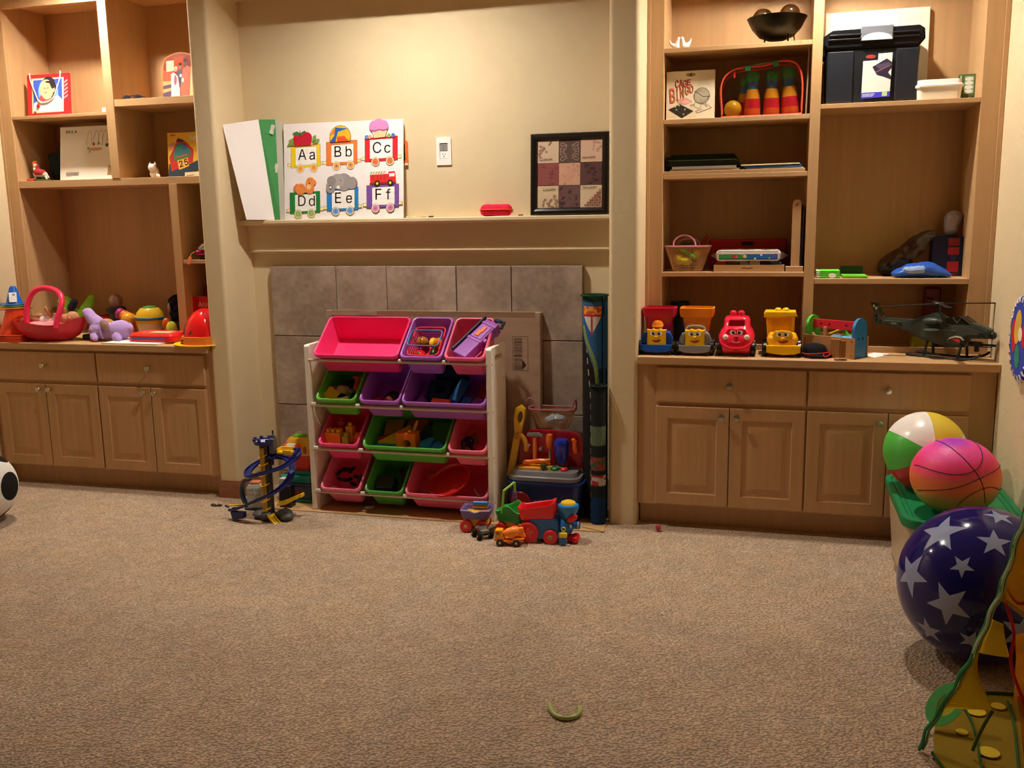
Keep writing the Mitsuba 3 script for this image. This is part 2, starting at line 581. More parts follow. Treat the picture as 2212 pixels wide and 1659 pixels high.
def raised_panel(w, h, t=0.02, y=0.0):
    """A door slab with a routed groove around a raised field, front at y."""
    def ring(i, d):
        a, b = w / 2 - i, h / 2 - i
        return np.array([(-a, y + d, -b), (a, y + d, -b), (a, y + d, b), (-a, y + d, b)])
    return loft([ring(0, t), ring(0, 0.004), ring(0.004, 0), ring(0.058, 0), ring(0.063, 0.0085), ring(0.080, 0.0085), ring(0.104, 0.002), ring(0.108, 0.0015)])


def slab_front(w, h, t=0.02, y=0.0):
    def ring(i, d):
        a, b = w / 2 - i, h / 2 - i
        return np.array([(-a, y + d, -b), (a, y + d, -b), (a, y + d, b), (-a, y + d, b)])
    return loft([ring(0, t), ring(0, 0.006), ring(0.003, 0.0015), ring(0.008, 0)])


def base_cabinet(side, x0, x1, xs, halves, knob_z):
    t = Thing('base_cabinet', f'maple base cabinet with two drawers and four panel doors in the {side} built-in', 'cabinet')
    t.part('carcass', cat(bx(x0, x1, 0.021, UB - 0.01, 0.115, 0.842), bx(x0 + 0.005, x1 - 0.005, 0.085, UB - 0.02, 0, 0.115)), base_v)
    for k in range(2):
        a, b = xs[k] + 0.004, xs[k + 1] - 0.004
        d = t.part('drawer', slab_front(b - a, 0.176), base_v, 25, M=T((a + b) / 2, 0, 0.737))
        t.part('knob', KNOB, knob_mat, 40, parent=d, M=T((a + b) / 2 - 0.0, 0, 0.742))
        m = halves[k]
        for q, (p0, p1) in enumerate(((a, m - 0.002), (m + 0.002, b))):
            d = t.part('door', raised_panel(p1 - p0, 0.505), base_v, 25, M=T((p0 + p1) / 2, 0, 0.3765))
            t.part('knob', KNOB, knob_mat, 40, parent=d, M=T(p1 - 0.037 if q == 0 else p0 + 0.032, 0, knob_z))


base_cabinet('right', PR + 0.002, XR - 0.004, (-0.536, 0.187, 0.907), (-0.172, 0.556), 0.585)
base_cabinet('left', XL + 0.004, PL - 0.002, (-4.526, -3.806, -3.080), (-4.175, -3.447), 0.598)
for side, x0, x1 in (('left', XL + 0.001, PL - 0.001), ('right', PR + 0.001, XR - 0.001)):
    solo('countertop', f'thick maple countertop of the {side} built-in', 'countertop', bx(x0, x1, -0.03, UB - 0.005, 0.842, 0.88, 0.003), maple_h, smooth=False)

UY = 0.285      # front of the upper face frames
UT = 2.98


def shelf_mesh(x0, x1, z, t=0.021, y0=UY + 0.004, y1=UB - 0.016):
    return bx(x0, x1, y0, y1, z - t, z, 0.0012)


def bookcase(side, x0, x1, st0, st1, dv, shelves, rails):
    t = Thing('bookcase', f'tall open maple bookcase above the {side} counter', 'bookcase')
    for a, b in ((x0, st0), (st1, x1)):
        t.part('stile', bx(a, b, UY, UY + 0.02, 0.8805, UT, 0.001), maple_v, False)
    t.part('scribe_strip', bx(x0, x0 + 0.018, UY - 0.006, UY - 0.0002, 0.8805, UT, 0.002), maple_v, False)
    t.part('scribe_strip', bx(x1 - 0.022, x1, UY - 0.006, UY - 0.0002, 0.8805, UT, 0.002), maple_v, False)
    for a, b in ((x0, st0), (st1, x1)):
        q = st0 if a == x0 else st1
        t.part('side_panel', bx(q - 0.018, q, UY + 0.0202, UB - 0.014, 0.8805, UT) if a == x0 else bx(q, q + 0.018, UY + 0.0202, UB - 0.014, 0.8805, UT), panel_wood, False)
    t.part('back_panel', bx(x0, x1, UB - 0.012, UB - 0.002, 0.8805, UT), panel_wood, False)
    for (xa, xb, z0, z1) in dv:
        t.part('divider', bx(xa, xb, UY + 0.0005, UB - 0.0125, z0, z1, 0.001), maple_v, False)
    for (xa, xb, z, th) in shelves:
        t.part('shelf', shelf_mesh(xa, xb, z, th), maple_h, False)
    for (z0, z1) in rails:
        t.part('rail', bx(st0, st1, UY + 0.0003, UY + 0.02, z0, z1, 0.001), maple_h, False)
    t.part('top_panel', bx(st0 + 0.0, st1 - 0.0, UY + 0.021, UB - 0.013, UT - 0.11, UT - 0.09), maple_h, False)
    return t


bookcase('right', PR + 0.001, XR - 0.001, -0.541, 0.915, [(0.162, 0.210, 0.909, UT - 0.1105)],
         [(-0.5405, 0.1615, 2.378, 0.022), (-0.5405, 0.1615, 2.036, 0.022), (-0.5405, 0.1615, 1.765, 0.022), (-0.5405, 0.1615, 1.2745, 0.022), (0.2105, 0.9145, 2.078, 0.022), (0.2105, 0.9145, 1.2425, 0.026)],
         [(0.8805, 0.9085), (2.86, UT - 0.0005)])
bookcase('left', XL + 0.001, PL - 0.001, -4.473, -3.125, [(-3.800, -3.742, 1.8335, UT - 0.1105), (-3.417, -3.363, 0.8805, 1.7905)],
         [(-4.4725, -3.1255, 1.833, 0.042), (-4.4725, -3.8005, 2.217, 0.018), (-3.7415, -3.1255, 2.283, 0.04), (-3.3625, -3.1255, 1.350, 0.022)], [(2.835, UT - 0.0005)])
# ---------------------------------------------------------------- toy organizer in front of the fireplace
white_lac = mat('plastic', '#e9e2d4', roughness=0.4)
rk = Thing('toy_organizer', 'white toy organizer rack holding twelve tilted bins before the tiled fireplace', 'toy organizer')
OX0, OX1, OY0, OY1, OZ = -2.390, -1.350, -0.115, 0.150, 0.915
side = rrect(OY1 - OY0, OZ, 0.014, ((OY0 + OY1) / 2, OZ / 2))
slot = rrect(0.135, 0.026, 0.012, (0.02, 0.857))
RZ = {1: 0.8345, 2: 0.5885, 3: 0.3465, 4: 0.107}
for k, xc in enumerate((OX0 + 0.014, OX1 - 0.014)):
    p = rk.part('side_panel', prism(side.difference(slot), 0.028, (xc, 0, 0), 'yz'), white_lac, 20)
    xo = xc + (0.0142 if k else -0.0142)
    for r in RZ.values():
        for y, dz in ((OY0 + 0.016, 0.0), (0.118, 0.235 * 0.62)):
            if r + dz < OZ - 0.03:
                rk.part('screw', cyl(0.0055, 0.002, (xo, y, r + dz - 0.004), 'x', n=10), mat('matte', '#8d8474'), parent=p)
for r in RZ.values():
    rk.part('front_rail', tube([(OX0 + 0.02, OY0 + 0.005, r), (OX1 - 0.02, OY0 + 0.005, r)], 0.0075, 10), mat('plastic', '#c9bfae', roughness=0.4))
    rk.part('back_rail', tube([(OX0 + 0.02, 0.10, r + 0.016), (OX1 - 0.02, 0.10, r + 0.016)], 0.0065, 10), mat('plastic', '#c9bfae', roughness=0.4))
for r, xs in ((1, (-1.846, -1.604)), (2, (-2.094, -1.846, -2.352)), (3, (-2.088, -1.594, -2.352)), (4, (-2.088, -1.843, -2.352))):
    for x in xs:
        rk.part('rail_peg', rbox(0.026 if r == 4 or x < -2 else 0.018, 0.014, 0.016, (x, OY0 + 0.003, RZ[r] + 0.008), 0.005), mat('plastic', '#f3eee6'))

BTH, BL, BH = 38.0, 0.300, 0.152
RIMZ = {1: 0.866, 2: 0.627, 3: 0.382, 4: 0.134}


def bin_mesh(w):
    n, c = 5, (0, BL / 2)
    tp = 0.052
    rr = [rring(w - tp - 0.006, BL - tp - 0.006, 0.018, -BH, n, c), rring(w - tp, BL - tp, 0.02, -BH + 0.006, n, c), rring(w - 0.022, BL - 0.022, 0.026, -0.024, n, c), rring(w - 0.004, BL - 0.004, 0.03, -0.0235, n, c),
          rring(w, BL, 0.032, -0.020, n, c), rring(w, BL, 0.032, -0.004, n, c), rring(w - 0.008, BL - 0.008, 0.03, 0, n, c), rring(w - 0.020, BL - 0.020, 0.026, -0.002, n, c), rring(w - 0.026, BL - 0.026, 0.024, -0.010, n, c),
          rring(w - tp - 0.008, BL - tp - 0.008, 0.016, -BH + 0.008, n, c), rring(w - tp - 0.018, BL - tp - 0.018, 0.012, -BH + 0.005, n, c)]
    return loft(rr)


BM = {}


def toy_bin(row, x0, x1, colour, label):
    w = x1 - x0
    M = T((x0 + x1) / 2, -0.140, RIMZ[row], rx=BTH)
    BM[(row, round((x0 + x1) / 2, 2))] = M
    solo('toy_bin', label, 'storage bin', bin_mesh(w), mat('plastic', colour, roughness=0.38), M, 40, group=None)
    return M


HP, CP, GR, PU = '#ee3a80', '#ee6890', '#62b83c', '#a865c6'
b1a = toy_bin(1, -2.333, -1.850, HP, 'large empty hot pink bin at the top left of the white organizer')
b1b = toy_bin(1, -1.842, -1.610, PU, 'small purple bin on the top organizer row holding a red basket of toy fruit')
b1c = toy_bin(1, -1.600, -1.382, CP, 'coral pink bin on the top row of the organizer holding a purple case')
b2a = toy_bin(2, -2.333, -2.100, GR, 'small green bin of little dolls on the second row of the organizer')
b2b = toy_bin(2, -2.082, -1.850, PU, 'small purple bin with a black and red toy on the second row of the organizer')
b2c = toy_bin(2, -1.842, -1.382, PU, 'large purple bin of foam blocks on the second row of the organizer')
b3a = toy_bin(3, -2.333, -2.098, '#ee4a86', 'small pink bin of yellow building bricks on the third row of the organizer')
b3b = toy_bin(3, -2.074, -1.604, '#5cb84c', 'large green bin of foam blocks on the third row of the organizer')
b3c = toy_bin(3, -1.594, -1.382, '#f07c94', 'small salmon pink bin of odds and ends at the right of the third row')
b4a = toy_bin(4, -2.333, -2.098, '#ee789a', 'small pink bin of dark track pieces at the bottom left of the organizer')
b4b = toy_bin(4, -2.074, -1.852, '#58a848', 'small green bin of wooden track on the bottom row of the organizer')
b4c = toy_bin(4, -1.842, -1.382, '#ee6c90', 'large pink bin with a red plate at the bottom right of the organizer')

# top row: the little red shopping basket with its blue handle and fruit
BF = -BH + 0.009      # floor of a bin in its own axes
t = Thing('shopping_basket', 'small red plastic shopping basket with a blue handle inside the purple bin', 'basket', b1b @ T(0.002, 0.0, 0))
c = (0, 0.128)
rim = tube([*rring(0.168, 0.205, 0.024, -0.012, 5, c)], 0.0042, 6, True)
walls = []
for k in range(7):
    f = k / 6
    walls.append(tube([*rring(0.160 - 0.03 * f, 0.197 - 0.03 * f, 0.02, -0.02 - 0.09 * f, 4, c)], 0.0022, 5, True))
top, bot = rring(0.166, 0.203, 0.022, -0.014, 5, c), rring(0.130, 0.167, 0.02, -0.112, 5, c)
walls += [tube([a, b], 0.0022, 5) for a, b in zip(top, bot)]
for q in np.linspace(0.1, 0.9, 8):
    for sx in (-1, 1):
        walls.append(tube([(sx * 0.083, 0.03 + 0.195 * q, -0.014), (sx * 0.066, 0.045 + 0.165 * q, -0.112)], 0.0022, 5))
t.part('basket_body', cat(*walls, box(0.125, 0.16, 0.004, (0, 0.128, -0.114))), mat('plastic', '#d8183c'))
t.part('rim', rim, mat('plastic', '#e8264a'))
hr = [(-0.085, 0.120, -0.008), (-0.092, 0.070, 0.020), (-0.080, 0.060, 0.030), (0.080, 0.060, 0.030), (0.092, 0.070, 0.020), (0.088, 0.120, -0.006)]
t.part('handle', cat(tube([*rring(0.172, 0.112, 0.02, 0.02, 5, (0, 0.122))], 0.0036, 6, True), tube([(-0.086, 0.14, 0.02), (-0.086, 0.135, -0.008)], 0.003, 5), tube([(0.086, 0.14, 0.02), (0.086, 0.135, -0.008)], 0.003, 5)), mat('plastic', '#2f83b8'))


def fruit(name, label, mesh, colour, M, extra=None):
    t = Thing(name, label, 'toy fruit', b1b @ M)
    t.part('body', mesh, mat('gloss', colour, roughness=0.18))
    if extra:
        t.part(*extra)


fruit('toy_bun', 'brown split toy bun in the small red basket', ball((0.034, 0.031, 0.030)), '#a8702c', T(-0.050, 0.178, -0.070), ('split', torus(0.0318, 0.0016, (0, 0, 0), 'x', 28, 6), mat('matte', '#5d3510')))
fruit('toy_lemon', 'yellow toy lemon beside the orange in the small red basket', ball((0.020, 0.030, 0.021)), '#f0c832', T(0.008, 0.180, -0.072), ('tip', ball(0.005, (0, -0.029, 0), 1), mat('plastic', '#d8b028')))
fruit('toy_orange', 'orange toy fruit behind the blue handle of the small red basket', ball(0.027), '#f07818', T(0.044, 0.172, -0.066), ('stem_end', cyl(0.004, 0.003, (0, 0, 0.0265), n=8), mat('matte', '#5c6a20')))
fruit('toy_tomato', 'shiny red toy tomato in the front of the small red basket', ball((0.036, 0.034, 0.031)), '#d81420', T(-0.040, 0.082, -0.078), ('calyx', prism(star(0.012, rot=20), 0.002, (0, 0, 0.031), 'xy'), mat('matte', '#3d7020')))
fruit('toy_eggplant', 'dark green toy avocado in the front of the small red basket', lathe([(0, -0.04), (0.02, -0.034), (0.026, -0.015), (0.021, 0.012), (0.012, 0.03), (0, 0.036)], 20), '#1f2a14', T(0.030, 0.100, -0.082, rx=-65), ('stalk', cyl(0.004, 0.012, (0, 0, 0.04), n=8), mat('matte', '#4a6a28')))

# the purple carry case leaning in the pink bin
t = Thing('toy_case', 'purple toy carry case with an orange badge leaning out of the coral pink bin', 'toy case', b1c @ T(0.035, 0.148, -0.028, rz=-28))
t.part('shell', rbox(0.088, 0.275, 0.062, (0.0, 0.0, 0), 0.006), mat('plastic', '#8d45a6'))
t.part('dark_side', rbox(0.013, 0.270, 0.075, (-0.052, 0.008, 0.004), 0.004), mat('plastic', '#1c1d30'))
t.part('end_band', rbox(0.094, 0.018, 0.068, (0, 0.108, 0), 0.003), mat('plastic', '#9a55b4'))
t.part('end_band', rbox(0.094, 0.018, 0.068, (0, -0.012, 0), 0.003), mat('plastic', '#9a55b4'))
t.part('face_panel', rbox(0.066, 0.096, 0.004, (-0.002, 0.046, 0.0325), 0.0015), mat('plastic', '#a45cbd'))
t.part('badge', prism([(-0.012, -0.036), (0.010, -0.036), (0.010, -0.004), (0.014, 0.0), (0.014, 0.034), (-0.004, 0.034), (-0.004, 0.006), (-0.012, 0.0)], 0.005, (-0.004, 0.046, 0.037), 'xy'), mat('plastic', '#ff7d1e'))
t.part('latch', rbox(0.018, 0.022, 0.02, (0.052, 0.01, 0.018), 0.004), mat('plastic', '#a45cbd'))
t.part('handle', cat(tube([(-0.01, 0.136, 0.0), (0.0, 0.17, 0.01), (0.045, 0.172, 0.01), (0.05, 0.136, 0.0)], 0.009, 8), tube([(0.0, 0.15, 0.028), (0.04, 0.155, 0.028)], 0.008, 8)), mat('plastic', '#1e2f4c'))

# second row, green bin
t = Thing('plush_star', 'yellow star shaped toy at the front of the green bin of dolls', 'toy', b2a @ T(-0.062, 0.078, -0.064, rx=36, rz=12))
t.part('star', rough(fine(prism(star(0.052, k=0.62).buffer(-0.006).buffer(0.012, quad_segs=4), 0.026, plane='xy'), 0.012), 0.002, 40), mat('matte', '#e0a02c'))
t.part('button', cyl(0.0035, 0.004, (0, -0.012, 0.0135), n=10), mat('matte', '#8a5a14'))
t = Thing('cloth_doll', 'pale faced doll in a dark blue dress lying in the green bin', 'doll', b2a @ T(-0.014, 0.112, -0.072))
t.part('head', rough(ball((0.040, 0.036, 0.036), (0, 0.014, 0), 3), 0.003, 30), mat('matte', '#b89a78'))
t.part('hair', blob([[((0.0, 0.045, 0.008), 0.03), ((0.03, 0.07, 0.0), 0.022)], [((-0.03, 0.03, 0.0), 0.018), ((0, 0.05, 0.0), 0.022)]], 0.01), mat('cloth', '#2b2530'))
t.part('body', blob([[((0.002, -0.028, -0.01), 0.03), ((0.004, -0.05, -0.02), 0.024)]], 0.01), mat('cloth', '#171a4a'))
t.part('ear', ball((0.010, 0.010, 0.012), (-0.042, 0.016, 0), 2), mat('matte', '#b89a78'))
t.part('ear', ball((0.010, 0.010, 0.012), (0.042, 0.010, 0), 2), mat('matte', '#b89a78'))
solo('toy_shoe', 'cream white toy shoe at the front rim of the green bin', 'toy shoe', blob([[((-0.024, 0, 0), (0.013, 0.013, 0.009)), ((0.006, 0.0, 0.004), (0.016, 0.015, 0.012)), ((0.024, 0.012, 0.004), (0.012, 0.013, 0.011))]], 0.006), mat('matte', '#d8cfc0'), b2a @ T(0.012, 0.048, -0.056))
t = Thing('toy_giraffe', 'small orange toy animal leaning at the back right of the green bin', 'toy animal', b2a @ T(0.055, 0.178, -0.07))
t.part('body', blob([[((0, -0.02, -0.01), 0.022), ((0.0, 0.0, 0), 0.018)]], 0.008), mat('matte', '#c8503a'))
t.part('head', blob([[((0, 0.01, 0.006), 0.013), ((-0.004, 0.034, 0.012), 0.014)], [((-0.03, 0.038, 0.012), 0.007), ((0.026, 0.034, 0.012), 0.008)]], 0.007), mat('matte', '#d8662a'))
solo('toy_ball', 'dull orange toy ball behind the yellow star in the green bin', 'toy ball', ball(0.024, k=3), mat('matte', '#b4582a'), b2a @ T(-0.078, 0.148, -0.09))
solo('cloth_scrap', 'dark blue doll cloth at the right side of the green bin', 'cloth', rough(fine(rbox(0.05, 0.07, 0.03, r=0.012), 0.012), 0.006, 30), mat('cloth', '#1e3040'), b2a @ T(0.055, 0.100, -0.098))
solo('hanging_string', 'thin white string hanging from the rim of the green bin', 'string', tube(spline([(-2.322, -0.150, 0.618), (-2.325, -0.155, 0.57), (-2.318, -0.15, 0.53), (-2.302, -0.146, 0.492)], 14), 0.0011, 5), mat('cloth', '#d9d0b8'))

# second row, small purple bin
t = Thing('toy_ladybug', 'black and red rounded toy lying in the small purple bin', 'toy', b2b @ T(0.030, 0.108, -0.085))
t.part('body', ball((0.040, 0.036, 0.028), (0, 0, 0)), mat('plastic', '#140f12'))
t.part('wing', ball((0.034, 0.030, 0.022), (0.030, -0.030, -0.006)), mat('plastic', '#b01e20'))
t = Thing('toy_drum', 'cream faced red toy cylinder at the front of the small purple bin', 'toy', b2b @ T(0.012, 0.064, -0.078, rz=60))
t.part('barrel', cyl(0.022, 0.034, (0, 0, 0), 'x', b=0.002), mat('plastic', '#c8201e'))
t.part('face', cyl(0.0215, 0.022, (0, 0.0, 0.003), 'x', b=0.003), mat('plastic', '#e8cc7c'), M=T(0.016, 0.0, 0))
t = Thing('toy_block', 'red toy block with a pale corner in the small purple bin', 'toy', b2b @ T(-0.046, 0.070, -0.095, rz=20))
t.part('block', rbox(0.048, 0.045, 0.04, r=0.004), mat('plastic', '#b8141c'))
t.part('pale_tip', hull([(-0.02, -0.03, 0.012), (0.015, -0.03, 0.012), (0.0, -0.028, 0.034), (0.0, -0.01, 0.018)]), mat('matte', '#e2b078'))

# second row, large purple bin of foam blocks
foam = lambda c: mat('matte', c, roughness=0.9)
solo('foam_triangle', 'purple foam triangle block at the left of the large purple bin', 'foam block', prism([(-0.045, -0.03), (0.045, -0.03), (0.0, 0.062)], 0.05, plane='xy'), foam('#7d3f96'), b2c @ T(-0.155, 0.068, -0.095))
solo('foam_block_with_hole', 'dark blue foam block with a round hole in the large purple bin', 'foam block', prism(rrect(0.125, 0.12, 0.004).difference(disc(0.03, (0.005, -0.006))), 0.06, plane='xy'), foam('#1c2f4c'), b2c @ T(-0.070, 0.158, -0.092))
solo('foam_slab', 'orange foam slab at the front of the large purple bin', 'foam block', box(0.105, 0.045, 0.06, b=0.002), foam('#f06a1c'), b2c @ T(-0.040, 0.066, -0.090, rz=-4))
solo('foam_plank', 'upright dark blue foam plank with a light edge in the large purple bin', 'foam block', box(0.055, 0.15, 0.05, b=0.002), foam('#2a5f8c'), b2c @ T(0.045, 0.150, -0.078, rz=-14, ry=12))
solo('foam_slab', 'blue foam slab behind the front rim of the large purple bin', 'foam block', box(0.052, 0.085, 0.05, b=0.002), foam('#2f5f9c'), b2c @ T(0.094, 0.075, -0.095, rz=-12))
solo('foam_prism', 'purple foam house shaped block at the right of the large purple bin', 'foam block', prism([(-0.035, -0.035), (0.035, -0.035), (0.035, 0.012), (0.0, 0.04), (-0.035, 0.012)], 0.055, plane='xy'), foam('#8d4aa2'), b2c @ T(0.162, 0.074, -0.095, rz=28))
solo('foam_board', 'tall dark blue foam board at the back of the large purple bin', 'foam block', box(0.18, 0.02, 0.13, b=0.002), foam('#16283e'), b2c @ T(-0.02, 0.245, -0.060))
solo('foam_block', 'dark red foam block in the back right corner of the large purple bin', 'foam block', box(0.045, 0.12, 0.05, b=0.002), foam('#8c1e1e'), b2c @ T(0.172, 0.175, -0.100))


# third row, pink bin of bricks
def brick(label, w, d, h, nx, ny, colour, M):
    t = Thing('toy_brick', label, 'toy brick', M)
    t.part('body', box(w, d, h, (0, 0, 0), 0.002), mat('plastic', colour))
    for i in range(nx):
        for j in range(ny):
            t.part('stud', cyl(0.0115, 0.02, ((i - (nx - 1) / 2) * w / nx, (j - (ny - 1) / 2) * d / ny, h / 2 + 0.009), n=16, b=0.003), mat('plastic', colour))


UPR = T(rx=-BTH)      # upright inside a tilted bin
brick('large yellow toy brick with studs at the front of the small pink bin', 0.090, 0.055, 0.062, 3, 2, '#eb9c12', b3a @ T(-0.056, 0.085, -0.045) @ UPR)
brick('long yellow brick under the large yellow brick in the small pink bin', 0.120, 0.06, 0.022, 4, 2, '#d8b41e', b3a @ T(-0.040, 0.066, -0.083) @ UPR)
brick('dark blue brick lowest in the stack in the small pink bin', 0.125, 0.06, 0.024, 4, 1, '#161c5c', b3a @ T(-0.034, 0.055, -0.108) @ UPR)
brick('tall yellow brick behind the large one in the small pink bin', 0.040, 0.045, 0.085, 1, 1, '#e0a41c', b3a @ T(0.022, 0.125, -0.055) @ UPR)
brick('lime green brick beside the large yellow brick in the small pink bin', 0.034, 0.034, 0.05, 1, 1, '#a8c81e', b3a @ T(0.016, 0.070, -0.050) @ UPR)
brick('red brick showing behind the yellow bricks in the small pink bin', 0.036, 0.036, 0.07, 1, 1, '#b81c28', b3a @ T(-0.04, 0.165, -0.05) @ UPR)
t = Thing('toy_flower', 'orange and yellow gear shaped toy at the right of the small pink bin', 'toy', b3a @ T(0.076, 0.100, -0.058, rx=20))
t.part('petals', cat(*[ball((0.016, 0.016, 0.012), (0.02 * math.cos(a), 0.02 * math.sin(a), 0), 2) for a in np.linspace(0, 5.23, 6)]), mat('plastic', '#e87018'))
t.part('centre', ball((0.013, 0.013, 0.012), (0, 0, 0.008), 2), mat('plastic', '#f8b418'))

# third row, large green bin
solo('foam_wedge', 'yellow foam triangle leaning in the large green bin', 'foam block', prism([(-0.10, -0.05), (0.055, -0.05), (0.055, 0.075)], 0.035, plane='xy'), foam('#d8b424'), b3b @ T(-0.078, 0.122, -0.065))
solo('foam_cube_with_hole', 'orange foam cube with a round hole in the large green bin', 'foam block', prism(rrect(0.108, 0.108, 0.003).difference(disc(0.024, (0.004, -0.004))), 0.07, plane='xz'), foam('#ee741f'), b3b @ T(-0.008, 0.088, -0.058, rx=-36))
solo('foam_board', 'mustard foam board at the back left of the large green bin', 'foam block', box(0.10, 0.11, 0.03, b=0.002), foam('#a87a20'), b3b @ T(-0.130, 0.205, -0.095, rz=6))
solo('foam_board', 'brown orange foam board at the back of the large green bin', 'foam block', box(0.12, 0.09, 0.03, b=0.002), foam('#9c5a1c'), b3b @ T(0.0, 0.225, -0.095))
solo('foam_cylinder', 'dull red foam cylinder at the left of the large green bin', 'foam block', cyl(0.028, 0.06, (0, 0, 0), 'x', b=0.002), foam('#a82420'), b3b @ T(-0.160, 0.110, -0.085, rz=25))
solo('foam_slab', 'blue foam slab lying along the front left of the large green bin', 'foam block', box(0.12, 0.03, 0.05, b=0.002), foam('#1f6fae'), b3b @ T(-0.135, 0.052, -0.085))
solo('foam_quarter', 'blue foam quarter circle block in the large green bin', 'foam block', prism([(0, 0)] + arc(0, 0, 0.062, 90, 180, 8), 0.04, plane='xy'), foam('#2f80cc'), b3b @ T(0.128, 0.052, -0.062, rz=-8))
solo('foam_prism', 'blue foam wedge in the right front corner of the large green bin', 'foam block', prism([(-0.045, -0.025), (0.045, -0.025), (0.045, 0.0), (-0.01, 0.035)], 0.05, plane='xy'), foam('#2a74c0'), b3b @ T(0.168, 0.065, -0.072))
solo('foam_board', 'dark green foam board standing at the right of the large green bin', 'foam block', box(0.105, 0.13, 0.024, b=0.002), foam('#3f6a28'), b3b @ T(0.150, 0.170, -0.078, rx=6))
solo('foam_block', 'dark teal foam block behind the orange cube in the large green bin', 'foam block', box(0.06, 0.08, 0.05, b=0.002), foam('#22403c'), b3b @ T(0.080, 0.170, -0.090))

# third row, small salmon bin
t = Thing('tangled_beads', 'tangle of dark blue beads in the small salmon pink bin', 'bead string', b3c @ T(-0.030, 0.112, -0.088))
rg = random.Random(3)
path = spline([(rg.uniform(-0.035, 0.035), rg.uniform(-0.04, 0.05), rg.uniform(-0.018, 0.022)) for _ in range(16)], 90)
t.part('cord', tube(path, 0.0015, 5), mat('matte', '#15182c'))
t.part('beads', cat(*[ball(0.0062, p, 1) for p in path]), mat('plastic', '#1b2440'), kind='stuff')
solo('wooden_stick', 'small tan wooden block lying across the small salmon pink bin', 'wooden block', box(0.028, 0.075, 0.014, b=0.002), mat('matte', '#7a5526'), b3c @ T(-0.004, 0.152, -0.085, rz=26))
solo('red_block', 'bright red toy block at the front of the small salmon pink bin', 'toy block', box(0.046, 0.05, 0.035, b=0.003), mat('plastic', '#e01e3c'), b3c @ T(0.050, 0.062, -0.080, rz=-12))
solo('white_bead_toy', 'little white toy piece at the front of the small salmon pink bin', 'toy piece', blob([[((-0.02, 0, 0), 0.007), ((0.0, -0.006, 0), 0.008)], [((0.018, -0.004, 0.0), 0.008)], [((0, -0.006, 0), 0.004), ((0.018, -0.004, 0), 0.004)]], 0.005), mat('plastic', '#d8d4d0'), b3c @ T(-0.012, 0.054, -0.085))

# bottom row
t = Thing('track_pieces', 'heap of dark toy track pieces in the bottom left pink bin', 'toy track', b4a @ T(0.0, 0.12, -0.095))
for k in range(11):
    a, r0 = rg.uniform(0, 360), 0.045
    t.part('track_piece', prism(sg.Polygon(arc(0, 0, r0, 0, 70, 6) + arc(0, 0, r0 - 0.018, 70, 0, 6)), 0.01, plane='xy'), mat('plastic', ('#15211c', '#1c2b2a', '#222a33')[k % 3]), M=T(rg.uniform(-0.045, 0.035), rg.uniform(-0.05, 0.06), -0.012 + 0.006 * k, rz=a, rx=rg.uniform(-14, 14)))
solo('toy_ring', 'cream toy ring by the front rim of the bottom left pink bin', 'toy ring', torus(0.018, 0.003), mat('plastic', '#d8c48c'), b4a @ T(-0.072, 0.046, -0.070, rx=12))
solo('red_bead', 'small red piece beside the dark track in the bottom left pink bin', 'toy piece', rbox(0.022, 0.02, 0.014, r=0.004), mat('plastic', '#b82030'), b4a @ T(-0.046, 0.066, -0.082))
solo('grey_box', 'grey toy box standing in the small green bin of the bottom row', 'toy box', box(0.098, 0.085, 0.07, b=0.003), mat('plastic', '#3c3a36'), b4b @ T(-0.030, 0.108, -0.085, rz=3))
for k, (x, y, rz) in enumerate(((0.052, 0.155, 12), (0.074, 0.140, 4))):
    solo('wooden_track', ('curved brown wooden track piece next to the grey box in the bottom green bin', 'outer brown wooden track piece against the right side of the bottom green bin')[k], 'toy track', prism(sg.Polygon(arc(-0.2, 0, 0.225, -18, 24, 8) + arc(-0.2, 0, 0.2, 24, -18, 8)), 0.014, plane='xy'), mat('matte', '#5a3a1c'), b4b @ T(x - 0.01, y - 0.01, -0.095 + 0.02 * k, rz=rz, ry=10))
solo('red_brick', 'red brick in front of the grey box in the bottom green bin', 'toy brick', box(0.05, 0.022, 0.018, b=0.002), mat('plastic', '#c82a22'), b4b @ T(0.006, 0.046, -0.082))
t = Thing('toy_plate', 'oval looking red plastic plate tilted in the bottom right pink bin', 'plate', b4c @ T(0.0, 0.112, -0.022, rx=-8, ry=-14))
t.part('disc', lathe([(0, -0.006), (0.105, -0.006), (0.118, 0.004), (0.122, 0.016), (0.119, 0.018), (0.113, 0.006), (0.10, -0.001), (0, -0.002)], 44), mat('plastic', '#c41a1c'))
solo('orange_fruit', 'orange round toy behind the red plate in the bottom pink bin', 'toy ball', ball(0.034), mat('plastic', '#b8501c'), b4c @ T(-0.130, 0.178, -0.092))
solo('yellow_bar', 'yellow stick by the front rim of the bottom right pink bin', 'toy stick', box(0.055, 0.014, 0.012, b=0.002), mat('plastic', '#e0a41c'), b4c @ T(-0.155, 0.036, -0.055, rz=-3))
solo('white_stick', 'white stick lying right of the red plate in the bottom pink bin', 'toy stick', tube([(0, 0.03, 0), (0.05, -0.025, -0.01)], 0.004, 6), mat('plastic', '#b8b0a4'), b4c @ T(0.122, 0.075, -0.065))
solo('cloth_scrap', 'dusty pink cloth in the right corner of the bottom pink bin', 'cloth', rough(fine(rbox(0.055, 0.06, 0.025, r=0.01), 0.012), 0.005, 30), mat('cloth', '#a8807a'), b4c @ T(0.172, 0.062, -0.095))
